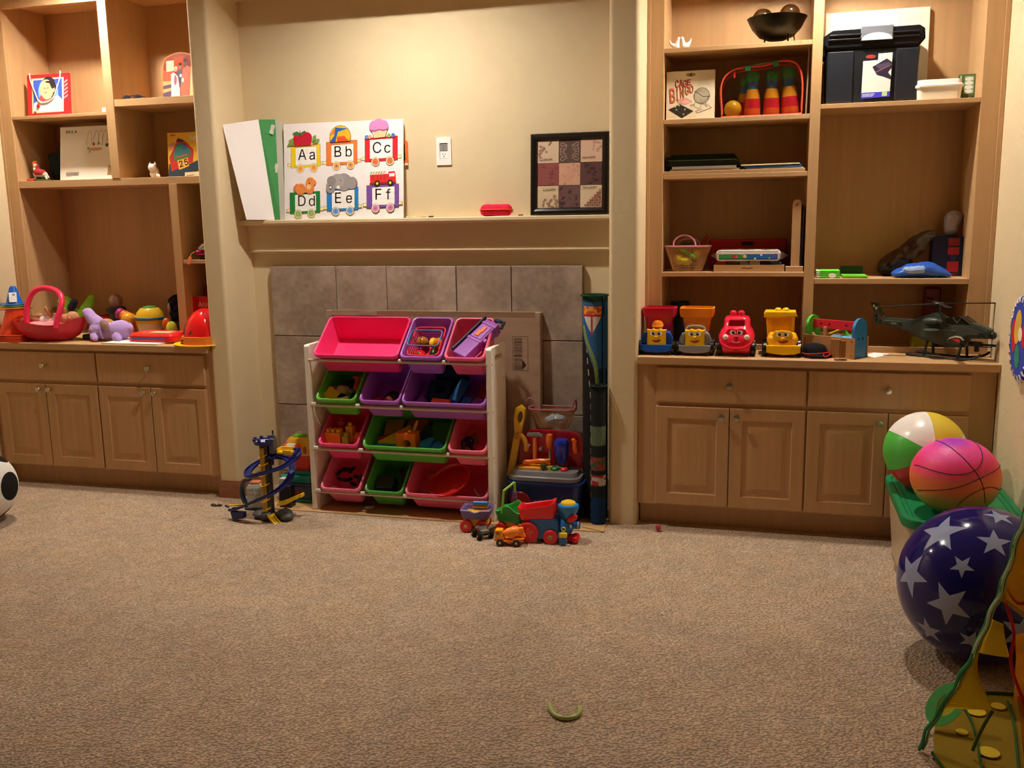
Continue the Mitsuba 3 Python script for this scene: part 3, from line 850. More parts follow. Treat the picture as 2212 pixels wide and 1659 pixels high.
# ---------------------------------------------------------------- things on the mantel ledge and the niche wall
white_paper = mat('paper', '#efe9ea')
PW, PH, PB = 0.715, 0.528, 0.0012
PT = T(-2.29, 0.234, LEDGE, rx=-5.2)
t = Thing('alphabet_poster', 'white alphabet train chart with letters Aa to Ff standing on the mantel', 'poster', PT)
t.part('sheet', bx(-PW / 2, PW / 2, 0, 0.003, 0.0005, PH), white_paper, False)
pr = Print()


def Zp(x, y):
    return (x - 715) / 1320 * PW - PW / 2, (1258 - y + 0.033 * (x - 1370)) / 1080 * PH


def zb(x0, y0, x1, y1):
    return [Zp(x0, y0), Zp(x1, y0), Zp(x1, y1), Zp(x0, y1)]


def zpoly(pts):
    return sg.Polygon([Zp(*p) for p in pts])


def zdisc(x, y, r):
    return disc(r / 1320 * PW, Zp(x, y), 8)


cars = [((795, 408, 1125, 655), (848, 432, 1085, 630), (900, 1052, 668), 'A', 'a', '#eed02c', '#f0b04a', '#e06a30'), ((1195, 395, 1535, 655), (1250, 432, 1495, 625), (1307, 1462, 664), 'B', 'b', '#f07c3a', '#f0a050', '#3c5aa0'),
        ((1622, 380, 1972, 640), (1675, 405, 1920, 612), (1735, 1892, 646), 'C', 'c', '#e02a34', '#f07048', '#7a9a40'), ((780, 935, 1120, 1170), (838, 960, 1075, 1150), (870, 1022, 1178), 'D', 'd', '#23823e', '#8cb864', '#d8c060'),
        ((1200, 915, 1545, 1160), (1255, 940, 1505, 1140), (1295, 1455, 1170), 'E', 'e', '#2b7fd0', '#6fa0e0', '#3a68b8'), ((1640, 905, 1985, 1150), (1700, 930, 1942, 1125), (1735, 1895, 1160), 'F', 'f', '#7a52a8', '#d080c0', '#d03a5a')]
ink = '#16110f'
for (o, w, wh, C_, c_, colr, wcol, hub) in cars:
    yb = o[3] - 28
    pr.add(zb(o[0] - 40, yb - 25, o[2] + 42, yb + 12), '#5a4a30')
    pr.add(zb(o[0] - 37, yb - 22, o[2] + 39, yb + 9), '#f3e7a0')
    pr.add(poly(zb(*o)).buffer(0.0012), '#4a3a24').add(zb(*o), colr)
    pr.add(poly(zb(*w)).buffer(0.001), '#6a5a44').add(zb(*w), '#f4f1ef')
    for q in (0.33, 0.66):
        y = w[1] + (w[3] - w[1]) * q
        pr.add(zb(w[0], y - 1.2, w[2], y + 1.2), '#c9c4c4', False)
    for x in wh[:2]:
        pr.add(zdisc(x, wh[2], 45), '#6a5238').add(zdisc(x, wh[2], 42), '#f0e2bc').add(zdisc(x, wh[2], 33), wcol).add(star(0.008, Zp(x, wh[2])), hub)
    (x0, y0), hh = Zp(w[0] + 28, w[3] - 62), 0.058
    pr.text(C_, x0 - 0.002, y0, hh, ink).text(c_, x0 + 0.066, y0, hh * 0.95, ink)
# pictures above the cars
for pts in ([(755, 408), (800, 345), (850, 405)], [(770, 350), (830, 320), (850, 380)], [(1040, 400), (1100, 350), (1128, 355), (1100, 400)], [(1040, 380), (1050, 320), (1085, 305), (1088, 360)]):
    pr.add(zpoly(pts), '#7c9a48')
pr.add(zdisc(890, 345, 62).union(zdisc(980, 335, 62)).union(zpoly([(830, 350), (1040, 340), (1030, 412), (840, 412)])), '#c4203a')
pr.add(zpoly([(820, 270), (870, 250), (905, 275), (960, 250), (975, 265), (925, 292), (900, 300), (850, 298)]), '#3c7a40').add(stroke([Zp(905, 250), Zp(910, 320)], 0.004), '#5a4020')
half = lambda x, y, r: zdisc(x, y, r).intersection(poly(zb(x - 200, y - 200, x + 200, 400)))
pr.add(half(1355, 352, 119), '#6a4a30').add(half(1355, 352, 115), '#eeb52e')
pr.add(half(1355, 352, 115).intersection(zpoly([(1300, 240), (1440, 262), (1330, 290), (1300, 400), (1240, 400), (1290, 330)])), '#2a5fb4').add(half(1355, 352, 115).intersection(zpoly([(1320, 345), (1400, 340), (1450, 400), (1320, 400)])), '#e0522e').add(half(1355, 352, 115).intersection(zpoly([(1240, 330), (1290, 255), (1300, 300)])), '#e0702e')
pr.add(zpoly([(1698, 300), (1868, 300), (1842, 385), (1725, 390)]), '#efc79a').add(zdisc(1730, 262, 58).union(zdisc(1775, 245, 60)).union(zdisc(1825, 262, 56)).union(poly(zb(1690, 255, 1870, 300))), '#e08ac4').add(stroke([Zp(1690, 302), Zp(1740, 312), Zp(1780, 300), Zp(1830, 312), Zp(1872, 298)], 0.004), '#6a3a28')
for x, cc in ((1645, '#6a7ac0'), (1680, '#e0a080'), (1885, '#8ab060'), (1930, '#5a68b8')):
    pr.add(zdisc(x, 372, 20), cc)
pr.add(zdisc(905, 900, 58).union(zdisc(1010, 905, 50)).union(poly(zb(870, 890, 1050, 942))), '#e58a48').add(zdisc(1018, 830, 52).union(zdisc(1062, 830, 22)), '#e8914c').add(stroke([Zp(850, 915), Zp(835, 880), Zp(862, 848)], 0.011), '#d87c3c').add(zdisc(1000, 880, 24), '#f0c48c').add(zdisc(1006, 838, 8), '#7a2a20').add(zdisc(1003, 806, 4), ink).add(zdisc(1030, 806, 4), ink)
pr.add(zdisc(1390, 850, 88).union(zdisc(1480, 865, 62)).union(poly(zb(1330, 840, 1520, 916))), '#9a9394').add(zdisc(1320, 838, 76), '#a59fa0').add(zdisc(1255, 830, 50), '#8d8687').add(stroke([Zp(1290, 885), Zp(1270, 935), Zp(1235, 950), Zp(1210, 925), Zp(1212, 875)], 0.018), '#9a9394').add(zdisc(1330, 905, 17), '#f0e8e0').add(zdisc(1245, 900, 12), '#f0e8e0').add(zdisc(1358, 830, 6), ink).add(stroke([Zp(1525, 850), Zp(1540, 880), Zp(1520, 900)], 0.004), '#6a6264')
pr.add(zb(1680, 790, 1955, 890), '#d83030').add(zb(1675, 880, 1962, 898), '#8a2a28').add(zb(1678, 755, 1860, 790), '#e8dcc8').add(zb(1880, 765, 1950, 800), '#d83030').add(zb(1888, 785, 1945, 820), '#e4ecf0')
for k in range(6):
    pr.add(stroke([Zp(1685 + 28 * k, 785), Zp(1700 + 28 * k, 760)], 0.003), '#6a5030', k == 0)
for x in (1757, 1898):
    pr.add(zdisc(x, 888, 30), '#2a2420').add(zdisc(x, 888, 14), '#e8c850')
for x in (1720, 1760, 1800, 1840):
    pr.add(stroke([Zp(x, 800), Zp(x, 870)], 0.002), '#a82424', x == 1720)
t.prints('printed_cars', pr, on_front(0, 0, 0))

# the pocket folder beside it: a white flap that swings forward, a green spine strip, a clear sleeve
FB = np.array([[-2.715, 0.236, 0], [-2.822, 0.105, 0]])
t = Thing('pocket_folder', 'open white folder with a green strip and clear sleeve left of the alphabet chart', 'folder')
hb, ht = np.array([-2.712, 0.236, LEDGE + 0.001]), np.array([-2.775, 0.235, 2.125])
lb, lt = np.array([-2.822, 0.118, LEDGE + 0.004]), np.array([-2.850, 0.015, 2.094])


def quad(a, b, c, d, th=0.0025):
    n = np.cross(b - a, d - a)
    n /= np.linalg.norm(n)
    return hull(np.vstack([[p, p + n * th] for p in (a, b, c, d)]))


lt = lb + (ht - hb) + np.array([0.045, -0.10, -0.03])
lt = lt - np.cross(hb - lb, ht - lb) * (np.cross(hb - lb, ht - lb) @ (lt - lb)) / np.linalg.norm(np.cross(hb - lb, ht - lb)) ** 2
t.part('flap', quad(lb, hb, ht, lt), white_paper, False)
gb, gt = np.array([-2.676, 0.236, LEDGE + 0.001]), np.array([-2.690, 0.268, 2.125])
t.part('green_strip', quad(hb + (0.0005, 0, 0), gb, gt, ht + (0.0005, 0, 0)), mat('paper', '#4d9a5c', roughness=0.35), False)
pg = Print().add(ell(0.012, 0.02, (0, 0)), '#6a4a38').add(ell(0.007, 0.012, (0.006, -0.004)), '#c88a70')
t.prints('printed_mark', pg, T(-2.728, 0.249, 2.06, rz=22) @ FRONT)
t.part('clear_sleeve', quad(gb + (0.001, -0.004, 0), gb + (0.034, -0.008, 0), gt + (0.046, -0.012, -0.01), gt + (0.002, -0.004, 0), 0.0012), mat('plastic', '#cfd2c6', roughness=0.12), False)
for k, z in enumerate((2.07, 1.86)):
    t.part('sleeve_crease', rough(fine(box(0.022, 0.004, 0.05), 0.008), 0.003, 60, k), mat('gloss', '#e6e6dc', roughness=0.08), M=T(-2.70 + 0.012 * k, 0.246, z, ry=20))

t = Thing('toy_phone', 'orange bordered toy phone behind the right edge of the alphabet chart', 'toy phone', T(-1.966, 0.3005, 1.857))
t.part('case', prism(rrect(0.088, 0.130, 0.012, (0, 0.065)), 0.012), mat('plastic', '#e8682c'))
t.part('screen', prism(rrect(0.062, 0.090, 0.006, (0, 0.068)), 0.002, (0, -0.007, 0)), mat('gloss', '#120d0c'))
t.part('chin', prism(rrect(0.088, 0.012, 0.003, (0, 0.004)), 0.0125), mat('plastic', '#efd9cc'))
t = Thing('phone_shelf_clip', 'thin paper edge behind the toy phone on the niche wall', 'paper', T(-1.966, 0.3085, 1.85))
t.one(box(0.08, 0.002, 0.1, (0, 0, 0.05)), white_paper, False)

t = Thing('wall_outlet', 'white recessed double wall outlet above the mantel', 'outlet', T(-1.7155, NB, 1.923))
t.part('cover_plate', prism(rrect(0.084, 0.146, 0.005).difference(sg.box(-0.023, -0.040, 0.023, 0.042)), 0.008, (0, -0.004, 0)), mat('plastic', '#f0ecea'), 20)
t.part('receptacle', box(0.044, 0.004, 0.038, (0, -0.0025, 0.0215), 0.001), mat('plastic', '#8d8a8a'))
t.part('receptacle', box(0.044, 0.004, 0.038, (0, -0.0025, -0.0195), 0.001), mat('plastic', '#f4f0ee'))
for z in (0.022, -0.019):
    p = Print().add(sg.box(-0.008, -0.001, -0.0055, 0.009), '#3a3634').add(sg.box(0.0055, 0.0, 0.008, 0.008), '#3a3634', False).add(disc(0.003, (0, -0.009)), '#2a2624', False)
    t.prints('slots', p, on_front(0, -0.0046, z))

t = Thing('pencil_case', 'pinkish red zipped pencil case on the mantel below the outlet', 'pencil case', T(-1.412, 0.247, LEDGE + 0.001))
t.part('pouch', rough(fine(rbox(0.172, 0.056, 0.062, (0, 0, 0.031), 0.026), 0.014), 0.003, 22), mat('cloth', '#e02a4a'), 60)
t.part('zip', tube([*rring(0.176, 0.060, 0.026, 0.034, 6)], 0.0035, 6, True), mat('matte', '#e8602c'))
t.part('zip_pull', tube([(0.088, -0.01, 0.034), (0.095, -0.018, 0.03), (0.096, -0.02, 0.016)], 0.002, 5), mat('metal', '#5a4a40'))
t.part('stripe', box(0.12, 0.002, 0.005, (0, -0.0285, 0.022)), mat('cloth', '#b81e3c'))

FW = 0.414
t = Thing('picture_frame', 'dark framed nine square patchwork print at the right end of the mantel', 'picture frame', T(-1.022, 0.272, LEDGE + 0.0015, rx=-4))
fr = [(0.0, 0.0), (0.0, 0.012), (0.006, 0.020), (0.022, 0.022), (0.030, 0.016), (0.036, 0.012), (0.036, 0.004)]
h = FW / 2
rings = []
for (i, d) in [(0.0, 0.002), (0.0, -0.012), (0.005, -0.018), (0.020, -0.020), (0.030, -0.015), (0.034, -0.010), (0.036, -0.004)]:
    rings.append(np.array([(-h + i, d, i), (h - i, d, i), (h - i, d, FW + 0.004 - i), (-h + i, d, FW + 0.004 - i)]))
t.part('frame', loft(rings), mat('gloss', '#161210', roughness=0.22), False)


def _patch(p, n, uv):
    return mi.Color3f(1.0)


pr = Print()
a0, a1 = -h + 0.036, h - 0.036
w3 = (a1 - a0) / 3
pal = [['#cdb49c', '#5d4640', '#cfae98'], ['#8a4a48', '#c89a84', '#5a3c3c'], ['#cbb294', '#66494a', '#cdb89c']]
for r in range(3):
    for c in range(3):
        x, z = a0 + c * w3, 0.036 + (2 - r) * (FW + 0.004 - 0.072) / 3
        pr.add(sg.box(x + 0.0008, z + 0.0008, x + w3 - 0.0008, z + w3), pal[r][c], r + c == 0)
rg = random.Random(11)
mot = {(0, 0): ('#9a7264', 16), (0, 2): ('#b98f80', 9), (1, 1): ('#b98a70', 16), (1, 2): ('#3e2a2c', 14), (2, 0): ('#8d6e5c', 14), (2, 1): ('#4e383a', 9), (1, 0): ('#7d4244', 8)}
for (r, c), (colr, n) in mot.items():
    x, z = a0 + c * w3, 0.036 + (2 - r) * (FW + 0.004 - 0.072) / 3
    cell = sg.box(x + 0.002, z + 0.002, x + w3 - 0.002, z + w3 - 0.002)
    pr.n += 1
    for k in range(n):
        px, pz = rg.uniform(0.05, 0.95), rg.uniform(0.05, 0.95)
        if (r, c) == (0, 0):
            px, pz = 0.05 + 0.6 * px * (0.4 + 0.6 * pz), 0.2 + 0.75 * pz
        if (r, c) == (0, 2):
            px, pz = 0.55 + 0.42 * px, 0.4 + 0.55 * pz
        if (r, c) == (2, 0):
            pz *= 0.62
        g = ell(rg.uniform(0.006, 0.014), rg.uniform(0.003, 0.007), (x + px * w3, z + pz * w3), rg.uniform(0, 180)).intersection(cell)
        c0 = np.array(lin(colr)) * rg.uniform(0.8, 1.25)
        pr.add(g, tuple(c0), k % 3 == 0)
x, z = a0 + w3, 0.036 + 2 * (FW + 0.004 - 0.072) / 3
for s in (-1, 1):
    cx, cz = x + w3 / 2 + s * 0.027, z + 0.056
    for k in range(7):
        a = math.radians(90 + s * -1 * (0) + 180 / 6 * (k - 3) + (0 if s > 0 else 180) - 90)
        pr.add(stroke([(cx - s * 0.008 + 0.010 * math.cos(a), cz + 0.010 * math.sin(a)), (cx - s * 0.008 + 0.027 * math.cos(a), cz + 0.027 * math.sin(a))], 0.0026), '#b79a8e', k == 0)
    pr.add(stroke(spline([(cx - s * 0.012, cz + 0.026), (cx + s * 0.012, cz + 0.028), (cx + s * 0.022, cz), (cx + s * 0.012, cz - 0.026), (cx - s * 0.014, cz - 0.022)], 14), 0.0026), '#b79a8e', False)
    for q in (1, -1):
        pr.add(stroke(spline([(cx - s * 0.016, cz + q * 0.034), (cx + s * 0.004, cz + q * 0.042), (cx + s * 0.018, cz + q * 0.044), (cx + s * 0.020, cz + q * 0.034), (cx + s * 0.012, cz + q * 0.034)], 12), 0.0028), '#b79a8e', False)
x, z = a0 + 2 * w3, 0.036
pr.n += 1
for k in range(7):
    for j in range(k + 1):
        pr.add(ell(0.0065, 0.005, (x + 0.028 + 0.0125 * k, z + 0.012 + 0.0125 * j), 40 * j), ('#9a6a5c', '#7d5448')[(k + j) % 2], j == 0)
for (r, c, s, dx, dz, rot) in ((0, 0, 'Gratitude', 0.010, 0.010, 4), (0, 2, 'Honesty', 0.010, 0.016, 4), (2, 0, 'Loyalty', 0.030, 0.088, 3), (2, 2, 'Devotion', 0.016, 0.094, 3)):
    pr.text(s, a0 + c * w3 + dx, 0.036 + (2 - r) * (FW + 0.004 - 0.072) / 3 + dz, 0.0125, '#4a3a30', rot=rot, w=0.07)
t.prints('patchwork_print', pr, on_front(0, -0.0045, 0))
for k, (x, w, colr) in enumerate(((-1.90, 0.030, '#d8c49c'), (-1.862, 0.022, '#e0cfae'), (-1.812, 0.030, '#cdb98e'), (-1.770, 0.026, '#4a4036'), (-1.272, 0.026, '#7a6c58'))):
    solo('crayon_stub', ('tan crayon bit nearest the alphabet chart on the mantel', 'pale crayon bit second from the alphabet chart on the mantel', 'tan crayon bit third from the alphabet chart on the mantel', 'dark crayon bit left of the pencil case on the mantel', 'grey brown crayon bit between the pencil case and the framed print')[k], 'crayon', cyl(0.004, w, (0, 0, 0.004), 'x', n=10, b=0.001), mat('matte', colr), T(x, 0.222, LEDGE + 0.0005, rz=8 * k - 12))

# ---------------------------------------------------------------- on the hearth floor
card = mat('paper', '#b08c62')
solo('cardboard_sheet', 'flat tan cardboard sheet lying on the floor under the organizer', 'cardboard', bx(-2.70, -0.775, -0.150, 0.268, 0.0005, 0.004), card, smooth=False)
t = Thing('cardboard_flap', 'loose tan cardboard flap on the carpet right of the toy train', 'cardboard')
t.one(hull([(-0.89, -0.10, 0.0045), (-0.768, -0.155, 0.0045), (-0.768, -0.10, 0.0045), (-0.89, -0.10, 0.008), (-0.768, -0.155, 0.008), (-0.768, -0.10, 0.008)]), card, False)
bxm = proc_mat('carton', lambda p, n, uv: mi.Color3f((0.36, 0.235, 0.165)) * (0.84 + 0.3 * mikit.fbm(p.x * 6, p.y * 6, p.z * 30, 3)), None, rough_=0.6, spec=0.25)
t = Thing('cardboard_box', 'large flat brown cardboard box leaning on the tiles behind the organizer', 'cardboard box', T(-1.80, 0.195, 0.0045, rx=-1.4))
t.part('carton', cat(bx(-0.620, 0.628, 0.0, 0.05, 0, 1.062, 0.003)), bxm, False)
t.part('tape', cat(bx(-0.50, 0.60, -0.0006, 0.0, 1.035, 1.061), bx(-0.50, 0.60, 0.0, 0.05, 1.0615, 1.0625)), mat('gloss', '#8d7158', roughness=0.1), False)
t.part('torn_flap', rough(fine(box(0.28, 0.004, 0.03, (-0.44, -0.004, 1.050)), 0.02), 0.004, 20), bxm, False)
pr = Print()
pr.add(sg.box(-0.001, 0, 0.085, 0.185).difference(sg.box(0.001, 0.002, 0.083, 0.183)), '#3a281c')
rg = random.Random(5)
z = 0.006
while z < 0.176:
    d = rg.choice((0.0016, 0.0028, 0.004))
    pr.add(sg.box(0.006, z, 0.052, z + d), '#332318', False)
    z += d + rg.choice((0.002, 0.003, 0.0045))
pr.add([(0.052, 0.005), (0.075, 0.03), (0.052, 0.06)], '#332318', False)
t.prints('barcode', pr, on_front(0.475, 0, 0.748))
# ---------------------------------------------------------------- left built-in: upper shelves
def leaning(x, y, z, rx=-6, rz=0):
    return T(x, y, z, rz=rz) @ T(rx=rx)


t = Thing('photo_frame', 'square red photo frame with a portrait on a blue ground on the upper left shelf', 'photo frame', leaning(-4.266, 0.365, 2.2180, -5))
t.part('frame', prism(rrect(0.305, 0.250, 0.003, (0, 0.126)), 0.012, (0, 0.006, 0)), mat('plastic', '#d0222c'))
pr = Print(0.00006)
FC = lambda x, y: (-0.1525 + (x - 60 - 0.09 * (y - 190)) / 1265 * 0.305, 0.251 - (y - 190 - 0.06 * (x - 60) * (1 - (y - 190) / 1280)) / 1285 * 0.250)
sp = lambda pts: sg.Polygon([FC(*p) for p in pts])
pr.add(sp([(215, 310), (1185, 365), (1240, 1360), (290, 1370)]), '#e8c9a0').add(sp([(250, 345), (1150, 395), (1205, 1340), (310, 1330)]), '#f2e8f4').add(sp([(270, 370), (1130, 405), (1190, 1330), (325, 1320)]), '#3a5fd0')
pr.add(ell(0.072, 0.085, FC(740, 760)), '#8fbfe8').add(sp([(325, 1320), (330, 1060), (520, 950), (950, 900), (1060, 890), (1180, 1020), (1190, 1330)]), '#f2eff4').add(sp([(480, 900), (560, 800), (900, 780), (930, 880), (830, 1000), (600, 1040), (500, 1000)]), '#b8525c')
pr.add(ell(0.052, 0.064, FC(760, 620), 10), '#2c2030').add(ell(0.048, 0.060, FC(690, 680), 8), '#e8c8a0').add(ell(0.010, 0.016, FC(900, 700)), '#e0b890').add(sp([(620, 470), (760, 500), (850, 680), (930, 640), (920, 520), (800, 440), (680, 430)]), '#2c2030')
for x in (625, 720):
    pr.add(ell(0.007, 0.0022, FC(x, 640)), '#5a4030', x == 625)
pr.add(ell(0.010, 0.003, FC(660, 770)), '#b8705c').add(stroke([FC(668, 660), FC(655, 715)], 0.003), '#cfa880')
for k in range(5):
    pr.add(sp([(1205 + 5 * k, 500 + 110 * k), (1300 + 8 * k, 430 + 110 * k), (1310 + 8 * k, 480 + 110 * k), (1210 + 5 * k, 560 + 110 * k)]), '#e88a90', k == 0)
t.prints('portrait_print', pr, on_front(0, 0, 0), gloss=True)
t = Thing('bead_necklace', 'white bead necklace with a red pendant draped over the red photo frame', 'necklace', leaning(-4.266, 0.365, 2.2180, -5))
nk = spline([(*FC(160, 170), 0), (*FC(240, 480), 0), (*FC(370, 780), 0), (*FC(520, 1040), 0), (*FC(720, 1060), 0), (*FC(900, 960), 0), (*FC(1000, 700), 0), (*FC(1075, 420), 0), (*FC(1085, 200), 0)], 62)
nk = np.c_[nk[:, 0], np.full(len(nk), -0.005), nk[:, 1]]
t.part('cord', tube(nk, 0.0012, 5), mat('matte', '#e8e0d0'))
t.part('beads', cat(*[ball(0.0046, p, 1) for p in nk]), mat('plastic', '#f4efe2'), kind='stuff')
t.part('pendant', cat(ball((0.011, 0.006, 0.013), (FC(480, 1160)[0], -0.006, FC(480, 1160)[1]), 2), ball((0.008, 0.004, 0.007), (FC(390, 1345)[0], -0.005, FC(390, 1345)[1]), 2)), mat('plastic', '#a81420'))

AX0 = -3.405
t = Thing('arched_plaque', 'arched wooden plaque with painted figures in red and white on the upper shelf', 'plaque', leaning(AX0, 0.425, 2.2835, -7))
arch = sg.Polygon([(-0.095, 0), (0.118, 0), (0.122, 0.21)] + [(0.012 + 0.11 * math.cos(a), 0.21 + 0.062 * math.sin(a)) for a in np.linspace(0, np.pi, 14)] + [(-0.100, 0.20), (-0.102, 0.06)])
t.part('board', prism(arch, 0.016, (0, 0.008, 0)), mat('plastic', '#a8702c'))
AC = lambda x, y: (-0.102 + (x - 300 - 0.04 * (y - 500)) / 950 * 0.222, 0.262 - (y - 200) / 1300 * 0.262)
ap = lambda pts: sg.Polygon([AC(*p) for p in pts])
pr = Print(0.00006)
pr.add(arch.buffer(-0.004), '#7a3830').add(ap([(620, 300), (900, 270), (900, 700), (640, 700)]), '#c8402c').add(ap([(320, 640), (640, 700), (640, 950), (330, 960)]), '#d8503c').add(ap([(330, 960), (640, 950), (640, 1480), (360, 1490)]), '#b8905c')
pr.add(ap([(335, 1090), (580, 1050), (580, 1150), (340, 1190)]), '#5a4660').add(ap([(340, 1300), (580, 1240), (580, 1400), (360, 1450)]), '#5a4660').add(ap([(400, 380), (620, 370), (640, 670), (420, 690)]), '#d8b088').add(ap([(1120, 260), (1240, 300), (1245, 1470), (1120, 1470)]), '#e0b880')
pr.add(ap([(560, 760), (640, 720), (800, 880), (850, 1480), (590, 1480)]), '#efe0c0').add(ell(0.010, 0.030, AC(690, 940)), '#b85a68').add(ell(0.013, 0.016, AC(690, 620)), '#c8846c').add(ap([(650, 600), (690, 530), (740, 600)]), '#e8c0a8')
pr.add(ap([(720, 660), (840, 620), (900, 760), (820, 1180)]), '#54505c').add(ell(0.012, 0.016, AC(820, 550)), '#8a5a4a').add(ell(0.013, 0.008, AC(815, 490)), '#3a2826').add(ap([(900, 620), (1000, 540), (1110, 600), (1120, 1470), (870, 1480), (840, 1180)]), '#e86858').add(ell(0.012, 0.018, AC(950, 500)), '#6a4a44').add(ell(0.014, 0.010, AC(950, 390)), '#40302c').add(ell(0.008, 0.013, AC(905, 950)), '#f0e4cc').add(ell(0.008, 0.010, AC(840, 820)), '#f0e4cc')
t.prints('painted_scene', pr, on_front(0, 0, 0), gloss=True)
t = Thing('sunglasses', 'dark folded sunglasses lying beside the divider on the upper shelf', 'sunglasses', T(-3.64, 0.335, 2.2835))
t.part('frame', cat(tube(spline([(-0.07, 0.0, 0.012), (-0.035, -0.012, 0.016), (0, -0.012, 0.02), (0.035, -0.012, 0.016), (0.07, 0.0, 0.012)], 16), 0.004, 6), tube([(-0.07, 0, 0.012), (-0.06, 0.03, 0.008), (0.05, 0.036, 0.006)], 0.003, 6), tube([(0.07, 0, 0.012), (0.06, 0.04, 0.008), (-0.05, 0.046, 0.006)], 0.003, 6)), mat('gloss', '#15141a'))
t.part('lens', ball((0.026, 0.004, 0.013), (-0.036, -0.013, 0.0135), 2), mat('gloss', '#22242e'))
t.part('lens', ball((0.026, 0.004, 0.013), (0.036, -0.013, 0.0135), 2), mat('gloss', '#22242e'))
solo('small_white_box', 'small white box against the divider on the upper left shelf', 'box', box(0.05, 0.05, 0.036, (0, 0, 0.0182), 0.002), mat('paper', '#efe8da'), T(-3.872, 0.40, 2.2172), False)

# middle shelf
t = Thing('white_toy_box', 'flat white cardboard toy box printed MULA on the middle left shelf', 'toy box', leaning(-4.04, 0.375, 1.8345, -8))
t.part('carton', bx(-0.202, 0.202, 0, 0.05, 0, 0.325, 0.0015), mat('paper', '#ece9e0'), False)
pr = Print(0.00006)
MC = lambda x, y: (-0.202 + (x - 760 - 0.09 * (y - 100)) / 1150 * 0.404, 0.325 - (y - 100) / 1175 * 0.325)
pr.text('MULA', *MC(890, 242), 0.017, '#2c2826', True, w=0.083)
for k, x in enumerate((1360, 1500, 1590, 1680, 1760, 1850)):
    pr.add(stroke(spline([MC(x, 520), MC(x - 10, 300), MC(x + 30, 200), MC(x + 75, 330), MC(x + 60, 520)], 12), 0.0022), ('#8a8478', '#6a5c50')[k % 2], k == 0)
for k, (x, y, r, c) in enumerate(((1390, 590, 0.009, '#6ab89a'), (1490, 500, 0.010, '#a8502c'), (1590, 490, 0.009, '#8a8a6a'), (1760, 530, 0.011, '#3c3a34'), (1880, 530, 0.013, '#5a463a'), (1930, 640, 0.016, '#b8683c'), (1420, 660, 0.008, '#c8a888'), (1900, 700, 0.014, '#8a4c2c'))):
    pr.add(disc(r, MC(x, y)), c, k == 0)
pr.add(ell(0.05, 0.010, MC(1540, 610)), '#c8a07c')
pr.add(sg.Polygon([MC(1830, 970), MC(1990, 970), MC(1990, 1190), MC(1830, 1190)]), '#9c8458')
pr.add(sg.box(*MC(985, 1180), *MC(1245, 1100)), '#b8b4ac')
for k in range(26):
    x = 990 + 10 * k
    if k % 3 != 1:
        pr.add(sg.box(MC(x, 1180)[0], MC(x, 1180)[1], MC(x, 1180)[0] + 0.0022, MC(x, 1105)[1]), '#4a4640', k == 0)
pr.text('202.948.86', *MC(990, 1200), 0.005, '#4a4640')
t.prints('box_print', pr, on_front(0, 0, 0))
t = Thing('horse_figurine', 'small figurine with orange cap and red coat at the left of the white box', 'figurine', T(-4.375, 0.37, 1.8335))
t.part('base', cyl(0.05, 0.012, (0.01, 0, 0.006), n=20, b=0.003), mat('matte', '#3c4a28'))
t.part('body', blob([[((-0.03, 0, 0.045), 0.020), ((0.03, 0, 0.04), 0.018)], [((-0.03, 0, 0.04), 0.009), ((-0.04, -0.01, 0.012), 0.006)], [((0.03, 0, 0.04), 0.009), ((0.05, -0.01, 0.012), 0.006)], [((0.04, 0, 0.045), 0.007), ((0.058, 0, 0.02), 0.004)]], 0.006), mat('matte', '#c8c0b0'))
t.part('coat', blob([[((-0.02, -0.002, 0.055), 0.024), ((0.02, -0.002, 0.05), 0.020)], [((-0.02, 0, 0.065), 0.016), ((-0.018, 0, 0.09), 0.013)]], 0.006), mat('matte', '#a83438'))
t.part('face', blob([[((-0.03, -0.004, 0.095), 0.015)], [((-0.032, -0.006, 0.075), 0.013), ((-0.026, -0.01, 0.06), 0.011)]], 0.005), mat('matte', '#d8c8b0'))
t.part('cap', blob([[((-0.036, -0.004, 0.108), 0.013), ((-0.03, 0, 0.116), 0.010)]], 0.005), mat('matte', '#d8662c'))
solo('dark_plush', 'dark bluish green stuffed toy in the shadow left of the white box', 'stuffed toy', rough(blob([[((0, 0, 0.05), 0.048), ((0.0, 0, 0.12), 0.055)], [((-0.03, -0.01, 0.15), 0.03)], [((0.04, 0, 0.16), 0.035), ((0.06, 0.02, 0.21), 0.03)]], 0.012), 0.006, 40), mat('cloth', '#26333a'), T(-4.345, 0.500, 1.832))
solo('toy_ball', 'little blue and orange toy ball in the left corner of the middle shelf', 'toy ball', ball(0.024, (0, 0, 0.024)), mat('plastic', '#34406a'), T(-4.435, 0.40, 1.8333))
solo('orange_toy_piece', 'orange toy piece under the little blue ball on the middle left shelf', 'toy piece', rbox(0.05, 0.03, 0.016, (0, 0, 0.008), 0.005), mat('plastic', '#c8481c'), T(-4.425, 0.345, 1.8335))
t = Thing('cat_figurine', 'small white cat figurine beside the yellow toy box', 'figurine', T(-3.585, 0.40, 1.8335))
t.part('body', blob([[((0, 0, 0.026), 0.028), ((0.0, 0, 0.045), 0.024)], [((-0.004, -0.012, 0.06), 0.025)], [((0.03, -0.012, 0.014), 0.011), ((0.045, -0.02, 0.009), 0.007)]], 0.006), mat('matte', '#d0c8c0'))
t.part('ear', cyl(0.010, 0.020, (-0.02, -0.01, 0.086), r2=0.001, n=10), mat('matte', '#d0c8c0'))
t.part('ear', cyl(0.010, 0.020, (0.014, -0.01, 0.086), r2=0.001, n=10), mat('matte', '#d0c8c0'))
t = Thing('yellow_toy_box', 'yellow toy box picturing a red house with number blocks 2 and 5', 'toy box', leaning(-3.333, 0.36, 1.8345, -4))
